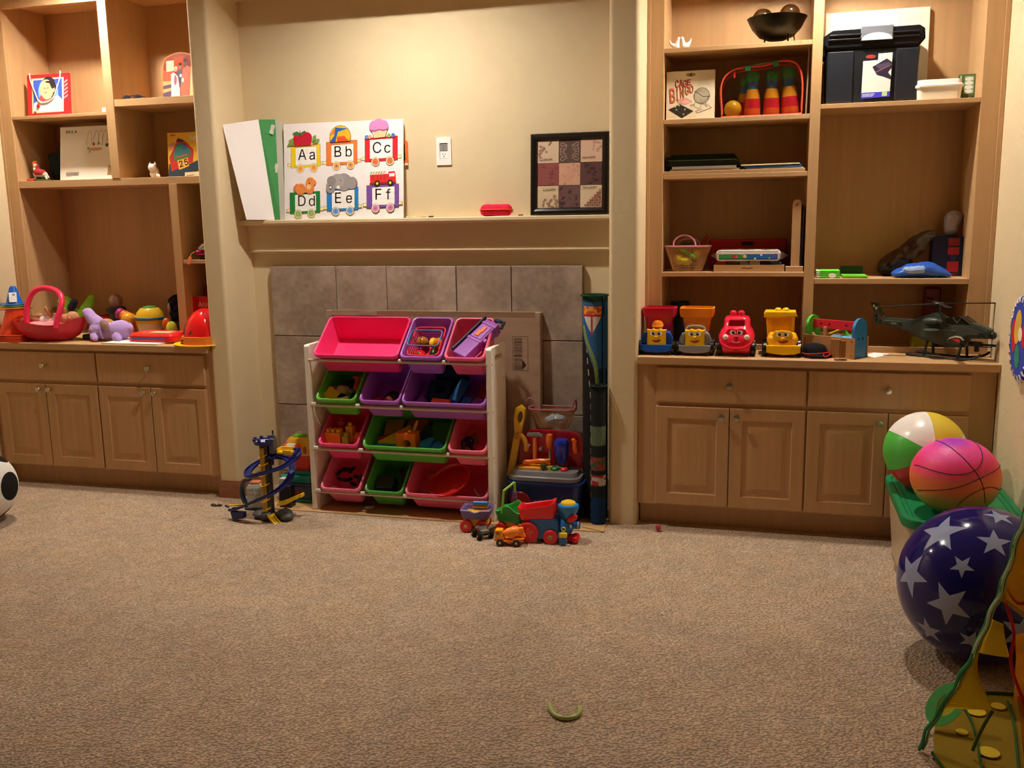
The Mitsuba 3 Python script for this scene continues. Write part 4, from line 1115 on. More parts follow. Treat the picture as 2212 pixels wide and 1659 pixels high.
t.part('carton', bx(-0.130, 0.190, 0, 0.06, 0, 0.256, 0.0015), mat('paper', '#d8a838'), False)
pr = Print(0.00006)
BC = lambda x, y: (-0.130 + (x - 600 - 0.082 * (y - 180)) / 830 * 0.205, 0.256 - (y - 170) / 1235 * 0.256)
bp = lambda pts: sg.Polygon([BC(*p) for p in pts])
pr.add(bp([(700, 1030), (1000, 1180), (1470, 960), (2200, 930), (2200, 1400), (700, 1400)]), '#2e3f4c')
pr.add(ell(0.020, 0.006, BC(760, 240)), '#c8502c').add(bp([(640, 520), (780, 430), (900, 480), (900, 620), (660, 680)]), '#d0906a')
pr.add(bp([(690, 860), (800, 640), (910, 320), (1070, 390), (1350, 660), (1350, 1010), (780, 1250)]), '#b83430').add(bp([(850, 420), (910, 320), (1070, 390), (1050, 450)]), '#5a2430').add(bp([(890, 470), (1050, 450), (1170, 580), (1270, 670), (1270, 850), (880, 970), (790, 850)]), '#3f7a76').add(bp([(1060, 470), (1120, 480), (1170, 600), (1060, 640)]), '#4a58a8').add(bp([(800, 850), (1250, 760), (1260, 850), (870, 970)]), '#5a7038').add(bp([(870, 850), (1210, 760), (1210, 800), (880, 880)]), '#b85a5c')
pr.add(bp([(920, 950), (1080, 910), (1130, 1160), (980, 1215)]), '#e0a84c').add(bp([(1080, 910), (1200, 870), (1250, 1110), (1130, 1160)]), '#e0a84c', False)
pr.text('2', *BC(985, 1150), 0.036, '#3a1a18', True, rot=14).text('5', *BC(1125, 1105), 0.036, '#3a1a18', True, rot=14)
pr.text('Baby', *BC(1205, 380), 0.026, '#e8e4d0', True, rot=4, w=0.09).text('Time', *BC(1310, 500), 0.026, '#e8e4d0', True, rot=4, w=0.08)
pr.add(bp([(1140, 1290), (1700, 1260), (1700, 1400), (1150, 1400)]), '#e0cca8').add(bp([(1190, 1375), (1410, 1355), (1410, 1375), (1190, 1390)]), '#3a3f8c')
t.prints('box_print', pr, on_front(0, 0, 0))
t = Thing('sparkly_bag', 'small magenta and silver sparkly bag on the little lower shelf', 'bag', T(-3.218, 0.36, 1.3507))
t.part('pouch', rough(blob([[((-0.05, -0.02, 0.04), (0.035, 0.04, 0.022)), ((0.05, 0, 0.06), (0.05, 0.05, 0.045))], [((0.04, 0, 0.09), (0.05, 0.03, 0.04)), ((0.06, 0, 0.12), (0.03, 0.025, 0.025))]], 0.009), 0.005, 60), mat('metal', '#9a2c5a', roughness=0.3))
t.part('silver_panel', rough(blob([[((-0.03, -0.035, 0.065), (0.03, 0.02, 0.018)), ((0.05, -0.045, 0.095), (0.04, 0.02, 0.025))]], 0.008), 0.004, 80), mat('metal', '#b8b4a0', roughness=0.25))
t.part('orange_tag', prism(rrect(0.022, 0.05, 0.010), 0.005, (0, 0, 0)), mat('plastic', '#f0905c'), M=T(-0.092, -0.083, -0.004, ry=25))
t.part('tag_cord', tube([(-0.07, -0.055, 0.045), (-0.078, -0.08, 0.034), (-0.084, -0.083, 0.018)], 0.0025, 5), mat('plastic', '#e8a050'))
t = Thing('dark_tray', 'thin dark tray under the sparkly bag on the little lower shelf', 'tray', T(-3.205, 0.44, 1.3504))
t.one(box(0.15, 0.2, 0.006, (0, 0, 0.003)), mat('matte', '#1c1612'), False)

# ---------------------------------------------------------------- left counter
CZ = 0.8803
t = Thing('cone_stack', 'stack of orange toy cones topped by a blue cone on the left counter', 'toy cones', T(-4.425, 0.10, CZ))
for k in range(5):
    t.part('orange_base', rbox(0.262 - 0.006 * k, 0.250, 0.005, (0, 0, 0.0035 + 0.009 * k), 0.002), mat('plastic', '#e8501c'), M=T(rz=2.0 * k - 4))
t.part('orange_cone', lathe([(0.098, 0.045), (0.060, 0.155), (0.052, 0.188), (0, 0.188)], 32), mat('plastic', '#d8401c'))
for k, (c, z) in enumerate((('#c8502c', 0.190), ('#e8862c', 0.197), ('#c8a828', 0.204), ('#3c8a50', 0.211), ('#2c7fc0', 0.220))):
    t.part('ring', torus(0.094 - 0.002 * k, 0.0026, (0, 0, z), n=36, k=6), mat('plastic', c), M=T(0.006 * (k % 2), -0.004 * (k % 2), 0))
t.part('cone_base', lathe([(0, 0.196), (0.058, 0.196), (0.058, 0.216), (0.05, 0.218), (0, 0.218)], 28), mat('plastic', '#245a58'))
t.part('blue_cone', lathe([(0.054, 0.216), (0.046, 0.225), (0.020, 0.315), (0.014, 0.325), (0, 0.328)], 28), mat('plastic', '#1d63cc'))
t.prints('price_label', Print().add(sg.box(0, 0, 0.042, 0.060), '#e8e8ec').add(sg.box(0.018, 0.04, 0.032, 0.052), '#8a8a90'), T(0.012, -0.052, 0.232, rz=38) @ T(rx=72), parent=None)

t = Thing('doll_carrier', 'soft pink vinyl doll carrier with an arched handle on the left counter', 'doll carrier', T(-4.195, 0.115, CZ))


def carrier():
    n, rings = 40, []
    a = np.linspace(0, 2 * np.pi, n, endpoint=False)
    for z, w, d, amp in ((0.0, 0.10, 0.05, 0), (0.004, 0.13, 0.07, 0.004), (0.03, 0.175, 0.105, 0.010), (0.07, 0.215, 0.125, 0.014), (0.115, 0.240, 0.136, 0.016), (0.122, 0.246, 0.139, 0.016), (0.120, 0.236, 0.130, 0.014), (0.085, 0.205, 0.115, 0.012), (0.04, 0.165, 0.095, 0.008), (0.022, 0.12, 0.07, 0.004)):
        wav = amp * np.sin(5 * a + 0.6) + 0.6 * amp * np.sin(3 * a)
        lift = z + (0.016 * np.cos(2 * a) + 0.010 * np.sin(3 * a + 1)) * (z / 0.12) ** 2
        rings.append(np.c_[(w + wav) * np.cos(a), (d + 0.6 * wav) * np.sin(a), lift])
    return loft(rings)


t.part('shell', carrier(), mat('plastic', '#cf2a48', roughness=0.35), 60)
t.part('inner_blanket', rough(ball((0.205, 0.105, 0.032), (0, 0, 0.088), 4), 0.012, 18), mat('cloth', '#e88a94'), 60)
hd = spline([(-0.098, -0.075, 0.105), (-0.098, -0.06, 0.21), (-0.055, -0.03, 0.30), (0.06, -0.02, 0.308), (0.145, -0.05, 0.26), (0.150, -0.095, 0.16), (0.143, -0.118, 0.085)], 36)
t.part('handle', tube(hd, 0.017, 12), mat('plastic', '#e02a54', roughness=0.3), 60)
t = Thing('baby_doll', 'baby doll in a white dress lying in the pink carrier', 'doll', T(-4.195, 0.115, CZ))
t.part('body', blob([[((0.12, 0.01, 0.125), 0.034), ((0.04, 0, 0.118), 0.036), ((-0.04, 0, 0.115), 0.03)], [((0.05, -0.02, 0.13), 0.014), ((0.02, -0.03, 0.175), 0.012), ((0.012, -0.035, 0.195), 0.011)], [((0.09, 0.03, 0.13), 0.014), ((0.10, 0.01, 0.185), 0.011), ((0.095, 0.0, 0.205), 0.009)], [((-0.05, -0.02, 0.12), 0.021), ((-0.11, -0.03, 0.135), 0.018), ((-0.165, -0.04, 0.118), 0.016)], [((-0.05, 0.03, 0.12), 0.021), ((-0.10, 0.035, 0.142), 0.018), ((-0.15, 0.02, 0.12), 0.016)]], 0.009), mat('matte', '#b8805c'), 60)
t.part('head', blob([[((0.150, 0.02, 0.135), 0.038)], [((0.158, -0.018, 0.135), 0.008)]], 0.008), mat('matte', '#bf8a68'), 60)
t.part('dress', rough(blob([[((0.07, 0, 0.122), 0.040), ((-0.02, 0, 0.118), 0.043)]], 0.012), 0.004, 30), mat('cloth', '#e8e8ee'), 60)
t = Thing('green_plush', 'bright green stuffed toy with dark spots behind the pink carrier', 'stuffed toy', T(-4.315, 0.475, CZ))
t.part('body', rough(blob([[((0, 0, 0.06), 0.058), ((-0.03, -0.01, 0.14), 0.05), ((-0.05, -0.02, 0.19), 0.046)], [((0.05, 0.0, 0.10), 0.05), ((0.10, 0.0, 0.16), 0.035), ((0.12, 0.02, 0.22), 0.022)]], 0.012), 0.005, 40), mat('cloth', '#7ca82c'), 60)
t.part('dark_patches', rough(blob([[((0.02, -0.045, 0.165), 0.026), ((0.045, -0.045, 0.20), 0.02)], [((-0.085, -0.03, 0.14), 0.022)], [((-0.02, -0.055, 0.11), 0.02)]], 0.010), 0.004, 40), mat('cloth', '#2c2434'), 60)
t = Thing('dome_toy', 'toy with a clear dome on a teal base at the back of the left counter', 'toy', T(-3.99, 0.465, CZ))
t.part('base', lathe([(0, 0), (0.05, 0), (0.046, 0.05), (0.040, 0.13), (0, 0.13)], 24), mat('plastic', '#2a4a5c'))
t.part('collar', lathe([(0, 0.13), (0.058, 0.13), (0.060, 0.165), (0.045, 0.17), (0, 0.17)], 24), mat('plastic', '#1c2420'))
t.part('dome', lathe([(0, 0.172), (0.036, 0.172), (0.044, 0.20), (0.040, 0.225), (0.024, 0.245), (0, 0.25)], 24), mat('gloss', '#8a6a54', roughness=0.06, specular=0.8))
t = Thing('purple_plush', 'lilac stuffed long necked animal lying on the left counter', 'stuffed toy', T(-3.79, 0.14, CZ))
t.part('body', rough(blob([[((0.06, 0, 0.062), (0.070, 0.06, 0.060)), ((0.075, 0, 0.066), (0.062, 0.055, 0.058))], [((-0.075, -0.01, 0.062), (0.056, 0.055, 0.058)), ((-0.06, -0.01, 0.06), (0.05, 0.05, 0.055)), ((0.02, 0, 0.055), 0.05)], [((-0.075, -0.01, 0.10), 0.042), ((-0.115, -0.01, 0.135), 0.034), ((-0.140, -0.01, 0.165), 0.031)], [((-0.075, -0.05, 0.03), 0.026), ((-0.055, -0.07, 0.018), 0.016)], [((0.08, -0.05, 0.03), 0.028), ((0.10, -0.062, 0.018), 0.016)], [((0.125, 0.01, 0.09), 0.018), ((0.142, 0.0, 0.075), 0.016)]], 0.011), 0.0035, 45), mat('cloth', '#b79ad8', sheen=0.6), 60)
t.part('ear', rough(blob([[((0.0, -0.05, 0.105), (0.032, 0.014, 0.030)), ((0.012, -0.055, 0.085), (0.026, 0.012, 0.024))]], 0.008), 0.002, 50), mat('cloth', '#a98a9e'), 60)
t.part('ear_lining', ball((0.022, 0.006, 0.020), (0.012, -0.067, 0.098), 3), mat('cloth', '#b08a78'), 60)
t.part('collar_strip', tube(spline([(-0.02, -0.058, 0.09), (-0.018, -0.068, 0.055), (-0.008, -0.062, 0.02)], 10), 0.007, 8), mat('cloth', '#a888c4'), 60)
t = Thing('yellow_round_toy', 'round yellow toy with a blue band at the back of the left counter', 'toy', T(-3.70, 0.40, CZ))
t.part('lower_shell', lathe([(0, 0), (0.045, 0.002), (0.072, 0.03), (0.082, 0.08), (0, 0.08)], 28), mat('plastic', '#cfb48c'))
t.part('middle', lathe([(0.082, 0.078), (0.084, 0.10), (0, 0.10)], 28), mat('plastic', '#d8b02c'))
t.part('blue_band', torus(0.085, 0.0085, (0, 0, 0.108), n=32), mat('plastic', '#1c5068'))
t.part('upper_shell', lathe([(0.084, 0.112), (0.078, 0.145), (0.055, 0.170), (0, 0.178)], 28), mat('plastic', '#d8b428'))
t.part('green_cap', lathe([(0.042, 0.172), (0.036, 0.182), (0, 0.186)], 24), mat('plastic', '#4a8a34'))
t = Thing('orange_hammer_toy', 'orange and magenta plastic toy leaning behind the lilac plush', 'toy', T(-3.865, 0.42, CZ + 0.105))
t.part('barrel', cyl(0.034, 0.15, (0.02, 0, 0), 'x', b=0.006), mat('plastic', '#d8761c'), M=T(ry=22))
t.part('magenta_end', cyl(0.0345, 0.03, (-0.07, 0, 0), 'x', b=0.004), mat('plastic', '#a82870'), M=T(ry=22))
t.part('leg', cyl(0.03, 0.10, (0.05, 0, -0.055), b=0.004), mat('plastic', '#c8641c'))
solo('orange_toy_ball', 'dull orange toy ball between the lilac plush and the yellow round toy', 'toy ball', ball(0.042, (0, 0, 0.1)).union(cyl(0.03, 0.1, (0, 0, 0.05))) if False else cat(ball(0.040, (0, 0, 0.105)), lathe([(0, 0), (0.04, 0), (0.03, 0.08), (0, 0.085)], 20)), mat('plastic', '#d89a2c'), T(-3.835, 0.365, CZ))
solo('red_toy_bowl', 'low red toy dish at the back between the carrier and the dome toy', 'toy dish', lathe([(0, 0), (0.05, 0), (0.075, 0.06), (0.078, 0.11), (0.072, 0.11), (0.066, 0.06), (0, 0.01)], 26), mat('plastic', '#b8242c'), T(-4.075, 0.53, CZ))
solo('tan_toy_ball', 'tan toy ball behind the neck of the lilac plush', 'toy ball', ball(0.055, (0, 0, 0.055)), mat('matte', '#b88a4c'), T(-3.965, 0.33, CZ))
solo('teal_toy', 'dark teal plastic toy between the carrier and the lilac plush', 'toy', rbox(0.08, 0.08, 0.03, (0, 0, 0.015), 0.01), mat('plastic', '#1f4a50'), T(-3.975, 0.20, CZ))
t = Thing('black_haired_doll', 'dark toy with bushy black hair in the right corner of the open bay', 'doll', T(-3.525, 0.475, CZ))
t.part('hair', rough(blob([[((0, 0, 0.10), 0.062), ((-0.02, 0, 0.19), 0.06), ((0.02, 0.01, 0.15), 0.06)]], 0.010), 0.012, 60), mat('cloth', '#0e0c0e'), 60)
t.part('body', blob([[((0, -0.04, 0.035), 0.035), ((0.0, -0.03, 0.09), 0.03)]], 0.01), mat('cloth', '#2a1a14'), 60)
t.part('pale_hand', ball((0.012, 0.010, 0.03), (-0.05, -0.05, 0.17), 2), mat('matte', '#8a8078'))
t = Thing('striped_toy', 'small lime and orange striped toy before the black haired doll', 'toy', T(-3.525, 0.36, CZ))
t.part('lime_body', lathe([(0, 0), (0.03, 0), (0.033, 0.035), (0.030, 0.07), (0.018, 0.09), (0, 0.094)], 22), mat('plastic', '#c0c83c'))
t.part('dark_band', torus(0.0325, 0.005, (0, 0, 0.04), n=24), mat('plastic', '#4a4434'))
t.part('orange_side', ball((0.024, 0.026, 0.04), (-0.042, 0.01, 0.075), 2), mat('plastic', '#c8501c'))
solo('book_board', 'thin white board book lying at the front edge of the left counter', 'book', hull([(x, y, z) for z in (CZ, CZ + 0.008) for x, y in ((-3.735, -0.018), (-3.365, -0.018), (-3.33, 0.15), (-3.72, 0.26))]), mat('paper', '#d4dad6'), smooth=False)
t = Thing('toy_tablet', 'red toy learning tablet with a pale screen lying on the counter', 'toy tablet', T(-3.46, 0.145, CZ + 0.009, rz=-2))
t.part('body', prism(rrect(0.31, 0.205, 0.05), 0.034, (0, 0, 0.0175), 'xy'), mat('plastic', '#e0262c', roughness=0.25))
t.part('top_shell', loft([rring(0.30, 0.195, 0.045, 0.034), rring(0.285, 0.18, 0.04, 0.046), rring(0.24, 0.135, 0.03, 0.047)]), mat('plastic', '#ea2f30', roughness=0.25))
t.part('side_strip', prism(rrect(0.23, 0.010, 0.003), 0.006, (0, -0.101, 0.020)), mat('plastic', '#4a58a8'))
t.prints('screen_print', Print().add(rrect(0.17, 0.09, 0.01, (0.02, 0)), '#c8502c').add(rrect(0.14, 0.075, 0.006, (0.025, 0)), '#b4b48c').add(disc(0.010, (-0.09, 0.02)), '#4a8fd0').add(disc(0.010, (-0.09, -0.02)), '#4a8fd0', False), on_top(0, 0, 0.0472))
t = Thing('fire_helmet', 'shiny red toy fire helmet with a black shield badge and yellow brim', 'toy helmet', T(-3.118, 0.10, CZ + 0.001))


def helmet():
    n, rings = 36, []
    a = np.linspace(0, 2 * np.pi, n, endpoint=False)
    for z, r in ((0.030, 0.118), (0.05, 0.117), (0.10, 0.107), (0.145, 0.088), (0.18, 0.060), (0.198, 0.03), (0.202, 0.008)):
        rr = r * (1 + 0.030 * np.cos(6 * a))
        rings.append(np.c_[rr * np.cos(a), 1.15 * rr * np.sin(a), np.full(n, z)])
    return loft(rings)


t.part('dome', helmet(), mat('gloss', '#dd1a1c', roughness=0.14), 60)
t.part('orange_band', lathe([(0, 0.006), (0.134, 0.006), (0.130, 0.05), (0.118, 0.052), (0, 0.052)], 36), mat('plastic', '#d8762a'), M=T(s=(1, 1.1, 1)))
t.part('brim', rough(prism(ell(0.165, 0.155, (-0.01, -0.02)).intersection(sg.box(-0.2, -0.2, 0.2, 0.06)), 0.005, (0, 0, 0.004), 'xy'), 0.0, 1), mat('plastic', '#f4c418'), M=T(rz=-22))
shield = sg.Polygon([(-0.034, 0.01), (-0.042, 0.075), (-0.022, 0.092), (-0.005, 0.112), (0.014, 0.098), (0.040, 0.085), (0.038, 0.015), (0.005, 0.0)])
pr = Print(0.00006).add(shield, '#1c1418').add(disc(0.020, (0, 0.050)), '#4a3438').add(star(0.017, (0, 0.050)), '#6a3a3c').text('FIRE DEPT', -0.024, 0.078, 0.006, '#9a8a88', rot=6).text('FIGHTER', -0.020, 0.017, 0.006, '#9a8a88', rot=-2)
SM = T(-0.052, -0.118, 0.058, rz=-24) @ T(rx=62)
t.part('shield', prism(shield, 0.006, plane='xy'), mat('plastic', '#161014'), M=SM)
t.prints('badge_print', pr, SM @ T(0, 0, 0.0033))
t.prints('band_print', Print(0.00006).add(sg.box(0, 0, 0.048, 0.030), '#e08a34').add(sg.box(0.004, 0.002, 0.044, 0.010), '#3a2010').add(sg.Polygon([(0.004, 0.016), (0.012, 0.028), (0.030, 0.026), (0.044, 0.018), (0.040, 0.014), (0.010, 0.014)]), '#3a2010', False), T(-0.085, -0.127, 0.012, rz=-33) @ T(rx=84))
for k, (x, y, z, s, label) in enumerate(((-3.235, 0.35, 0.155, 'Animals', 'red book titled Animals standing behind the fire helmet'), (-3.20, 0.44, 0.30, 'A', 'dark red book with a large letter A at the back of the small bay'))):
    t = Thing('standing_book', label, 'book', T(x, y, CZ, rx=-2))
    h = 0.248 if k == 0 else 0.312
    w = 0.26 if k == 0 else 0.24
    t.part('cover', bx(-0.132, -0.132 + min(w, 0.235 if k == 0 else 0.2), 0, 0.018, 0, h, 0.001), mat('paper', '#c42236' if k == 0 else '#8f1a30', roughness=0.35), False)
    t.part('pages', bx(-0.130, -0.134 + min(w, 0.235 if k == 0 else 0.2), 0.002, 0.016, 0.002, h + 0.0004), mat('paper', '#d8d0c0'), False)
    pr = Print(0.00006)
    if k == 0:
        for q in (0.02, 0.10, 0.17):
            pr.add(sg.box(-0.132 + q, 0.0, -0.132 + q + 0.03, h), '#a81c30', q == 0.02)
        pr.text('Animals', -0.092, 0.185, 0.030, '#e0c8c0').add(ell(0.02, 0.012, (-0.01, 0.14)), '#e8d8d0')
    else:
        pr.text('A', -0.06, 0.245, 0.045, '#b8b070', True)
    t.prints('title_print', pr, on_front(0, 0, 0))
# ---------------------------------------------------------------- right built-in: left column of shelves
def pillow(p, d, r, plane='xz', c=(0, 0, 0), n=4):
    """An outline extruded by d whose two faces round off over r."""
    g = poly(p)
    out = []
    for k in range(n):
        a = math.radians(90 * k / n)
        q = g.buffer(-r * (1 - math.cos(a))) if k else g
        out.append(prism(q, d - 2 * r + 2 * r * math.sin(a), c, plane))
    return cat(*out)


S1, S2, S3, S4, S5, S6 = 2.3785, 2.0365, 1.7655, 1.275, 2.0785, 1.243
t = Thing('dove_figurine', 'pair of white porcelain doves at the left of the top right shelf', 'figurine', T(-0.470, 0.365, S1))
for k, sx in enumerate((-1, 1)):
    t.part('dove', blob([[((sx * 0.018, 0, 0.016), 0.016), ((sx * 0.030, 0, 0.018), 0.015), ((sx * 0.045, 0, 0.030), 0.007), ((sx * 0.054, 0, 0.050), 0.003)], [((sx * 0.018, 0, 0.02), 0.014), ((sx * 0.011, 0, 0.044), 0.010), ((sx * 0.009, -0.001, 0.055), 0.009)], [((sx * 0.009, -0.002, 0.054), 0.004), ((sx * 0.001, -0.006, 0.052), 0.002)]], 0.005), mat('gloss', '#efece4'), 60)
t = Thing('metal_bowl', 'wide dark bronze bowl on thin legs holding two silver balls', 'bowl', T(-0.006, 0.420, S1))
bw = [(0, 0.024), (0.04, 0.026), (0.085, 0.045), (0.118, 0.082), (0.142, 0.128), (0.1435, 0.131), (0.139, 0.130), (0.114, 0.088), (0.082, 0.052), (0.04, 0.034), (0, 0.031)]
t.part('bowl', lathe(bw, 44), mat('metal', '#2c2a24', roughness=0.42), 40)
t.part('stand_ring', torus(0.082, 0.003, (0, 0, 0.046), n=36, k=6), mat('metal', '#1c1a18', roughness=0.4))
for a in (50, 130, 230, 310, 350):
    x, y = math.cos(math.radians(a)), math.sin(math.radians(a))
    t.part('leg', tube([(0.083 * x, 0.083 * y, 0.046), (0.090 * x, 0.090 * y, 0.0025)], 0.0024, 6), mat('metal', '#1c1a18', roughness=0.4))
for k, (x, z) in enumerate(((-0.068, 0.126), (0.060, 0.142))):
    solo('silver_ball', ('silver mirrored ball at the left of the dark bowl', 'silver mirrored ball at the right of the dark bowl, the higher one')[k], 'ball', ball(0.050, k=4), mat('chrome', '#d8d4cc'), T(-0.006 + x, 0.400 + 0.02 * k, S1 + z), 60)

t = Thing('bingo_box', 'square cream board game box titled Cage Bingo on the second right shelf', 'game box', leaning(-0.4155, 0.335, S2, -2.5))
t.part('carton', bx(-0.118, 0.121, 0, 0.05, 0, 0.238, 0.001), mat('paper', '#dfd0b4'), False)
pr = Print(0.00006)
GC = lambda x, y: (-0.118 + (x - 66) / 765 * 0.238, 0.236 - (y - 108 + 0.072 * (x - 66)) / 770 * 0.238)
gp = lambda pts: sg.Polygon([GC(*p) for p in pts])
pr.add(ell(0.024, 0.009, GC(452, 138)), '#9a8448').add(ell(0.006, 0.007, GC(452, 140)), '#5a4a24')
for k in range(6):
    pr.add(stroke([GC(560, 215 + 17 * k), GC(765 - 10 * (k % 3), 205 + 17 * k)], 0.0013), '#b8a890', k == 0)
for dx, dz, c1 in ((-0.003, -0.003, '#2a1c18'), (-0.0015, -0.0015, '#4a2a20'), (0, 0, '#b8503c')):
    for i, (ch, x, y, h) in enumerate((('C', 210, 350, 0.036), ('A', 275, 340, 0.036), ('G', 335, 330, 0.032), ('E', 397, 300, 0.026), ('B', 120, 590, 0.068), ('I', 238, 550, 0.056), ('N', 288, 505, 0.050), ('G', 368, 455, 0.042), ('O', 435, 425, 0.036))):
        q = GC(x, y)
        pr.text(ch, q[0] + dx, q[1] + dz, h, c1 if dx < 0 else ('#c05a48' if i < 4 else '#cf6a48'), True, rot=4, up=i == 0, w=(0.008 if ch == 'I' else 0.019 if i < 4 else 0.03 if ch == 'B' else 0.021))
pr.add(gp([(100, 700), (285, 605), (505, 710), (320, 830)]), '#2c2a22')
for x, y in ((215, 650), (272, 628), (232, 697), (368, 687), (347, 762)):
    pr.add(disc(0.004, GC(x, y)), '#b8b8a8', x == 215)
for k in range(3):
    pr.add(stroke([GC(165 + 60 * k, 668 - 28 * k + 0), GC(385 + 55 * k, 792 - 35 * k)], 0.0012), '#5a564a', k == 0)
pr.add(gp([(235, 580), (290, 520), (400, 510), (490, 560), (390, 608), (300, 600)]), '#d8948c').add(gp([(300, 580), (380, 530), (470, 560), (390, 600)]), '#e4aca0')
pr.add(disc(0.040, GC(632, 462)), '#8d8676').add(disc(0.037, GC(632, 462)), '#b4a890')
for k in range(7):
    pr.add(sa.rotate(sa.scale(disc(0.038, GC(632, 462)).exterior.buffer(0.0006), 0.15 + 0.14 * k, 1), 25 * k), '#5a5448', k == 0)
pr.add(stroke([GC(520, 400), GC(580, 430), GC(650, 480), GC(760, 470)], 0.003), '#3a362e')
for pts in ([(530, 560), (510, 620)], [(690, 560), (720, 640)], [(600, 660), (640, 570), (720, 640)], [(510, 600), (450, 620), (470, 640), (530, 620)], [(720, 590), (790, 650), (560, 735), (540, 710), (640, 670)], [(525, 640), (590, 670)]):
    pr.add(stroke([GC(*p) for p in pts], 0.0018), '#5a5040', pts[0] == (530, 560))
for k, (x, y, w) in enumerate(((90, 820, 130), (400, 800, 140), (400, 830, 70), (110, 860, 60), (400, 850, 130))):
    pr.add(stroke([GC(x, y), GC(x + w, y - 8)], 0.0012), '#a89880', k == 0)
t.prints('box_print', pr, on_front(0, 0, 0))

t = Thing('bowling_bag', 'clear plastic bag with red piping and green clips full of toy bowling pins', 'bag', T(-0.062, 0.335, S2))
bo = spline([(-0.196, 0, 0.004), (-0.200, 0, 0.08), (-0.185, 0, 0.195), (-0.145, 0, 0.226), (0.0, 0, 0.240), (0.105, 0, 0.258), (0.155, 0, 0.24), (0.180, 0, 0.185), (0.186, 0, 0.09), (0.186, 0, 0.006)], 48)
for k, y in enumerate((0.0, 0.115)):
    t.part('red_piping', tube(np.vstack([bo, [[0.1, 0, 0.004]], [[-0.1, 0, 0.004]]]) + (0, y, 0), 0.0048, 8, True), mat('plastic', '#e0503a'))
    t.part('clear_panel', prism(sg.Polygon(bo[:, [0, 2]]).buffer(-0.004), 0.0006, (0, y, 0)), mat('film', '#f4f2ee'), False)
for x, z in ((-0.075, 0.232), (0.058, 0.246)):
    t.part('green_clip', rbox(0.026, 0.018, 0.026, (x, -0.002, z), 0.004), mat('plastic', '#2c7a48'))
t.part('carry_strap', tube(spline([(-0.07, 0.0, 0.238), (-0.03, -0.004, 0.246), (0.02, -0.004, 0.252), (0.055, 0, 0.25)], 14), 0.005, 8), mat('plastic', '#6a5a50'))
t.part('strap_tab', rbox(0.008, 0.006, 0.03, (-0.138, -0.001, 0.205), 0.002), mat('plastic', '#d8402c'))
PIN = [(0, 0), (0.040, 0.001), (0.043, 0.012), (0.0425, 0.045), (0.041, 0.085), (0.036, 0.122), (0.029, 0.150), (0.0265, 0.165), (0.029, 0.180), (0.0345, 0.196), (0.036, 0.210), (0.032, 0.226), (0.020, 0.238), (0, 0.242)]
pz, prr = [p[1] for p in PIN[1:]], [p[0] for p in PIN[1:]]
BANDS = [(0.001, 0.042, 'orange_band', '#e86430'), (0.042, 0.092, 'red_band', '#d8283c'), (0.092, 0.142, 'yellow_band', '#e8a02c'), (0.142, 0.182, 'blue_band', '#3f74b8'), (0.182, 0.242, 'green_top', '#36924c')]


def pin(label, M):
    t = Thing('bowling_pin', label, 'bowling pin', M, 'toy bowling pins in the clear bag')
    for z0, z1, nm, c in BANDS:
        zs = np.linspace(z0, z1, 8)
        p = [(0, z0)] + [(float(np.interp(z, pz, prr)), z) for z in zs] + [(0, z1)]
        t.part(nm, lathe(p, 24), mat('plastic', c))


for x, y, rz, rx, h, lb in ((-0.112, 0.385, 0, 0, 0.93, 'striped toy bowling pin right of the yellow ball in the clear bag'), (-0.020, 0.388, 0, 0, 0.93, 'striped toy bowling pin in the middle of the clear bag'), (0.072, 0.392, 0, 4, 0.98, 'striped toy bowling pin at the right end of the clear bag'), (-0.165, 0.445, 0, -6, 0.85, 'striped toy bowling pin behind the yellow ball in the clear bag')):
    pin(lb, T(x, y, S2 + 0.003, ry=-rx, s=(h, h, h)))
solo('bowling_ball', 'yellow toy bowling ball at the left in the clear bag', 'ball', ball(0.043, (0, 0, 0.043)), mat('plastic', '#e0ac24'), T(-0.207, 0.385, S2 + 0.003))
solo('white_rod', 'thin pale rod standing by the divider beside the bowling bag', 'rod', cyl(0.004, 0.318, (0, 0, 0.159), n=10), mat('plastic', '#9a8a74'), T(0.144, 0.345, S2 + 0.0003, ry=1))

# third shelf: loose board, binder, papers
t = Thing('loose_board', 'loose maple board lying on the third right shelf under the papers', 'board')
t.one(bx(-0.535, 0.150, UY + 0.006, UB - 0.03, S3, S3 + 0.0165, 0.001), maple_h, False)
SB = S3 + 0.0168
t = Thing('ring_binder', 'dark green ring binder lying on papers on the third right shelf', 'binder', T(-0.345, 0.47, SB + 0.024))
t.part('cover', cat(bx(-0.185, 0.180, -0.125, 0.13, 0, 0.004), bx(-0.16, 0.150, -0.12, 0.13, 0.054, 0.058), bx(-0.185, -0.180, -0.125, 0.13, 0, 0.05)), mat('plastic', '#16241a'), False)
t.part('lid_edge', hull([(-0.185, -0.127, 0.028), (0.178, -0.127, 0.028), (0.150, -0.127, 0.058), (-0.16, -0.127, 0.058), (-0.185, -0.10, 0.028), (0.178, -0.10, 0.028), (0.15, -0.10, 0.058), (-0.16, -0.10, 0.058)]), mat('gloss', '#101c14'), False)
t.part('shiny_edge', tube([(-0.175, -0.129, 0.030), (0.165, -0.129, 0.030)], 0.0028, 6), mat('gloss', '#2a4a34'))
t.part('pages', bx(-0.176, 0.17, -0.122, 0.12, 0.0045, 0.026), mat('paper', '#1c2420'), False)
solo('paper_stack', 'pale stack of papers under the dark green binder', 'papers', cat(bx(-0.51, -0.165, 0.335, 0.60, SB, SB + 0.010), bx(-0.50, -0.18, 0.33, 0.60, SB + 0.0102, SB + 0.0235)), mat('paper', '#8a8074'), smooth=False)
t = Thing('magazine_stack', 'blue and cream magazines on the right of the third right shelf', 'magazines', T(0, 0, SB))
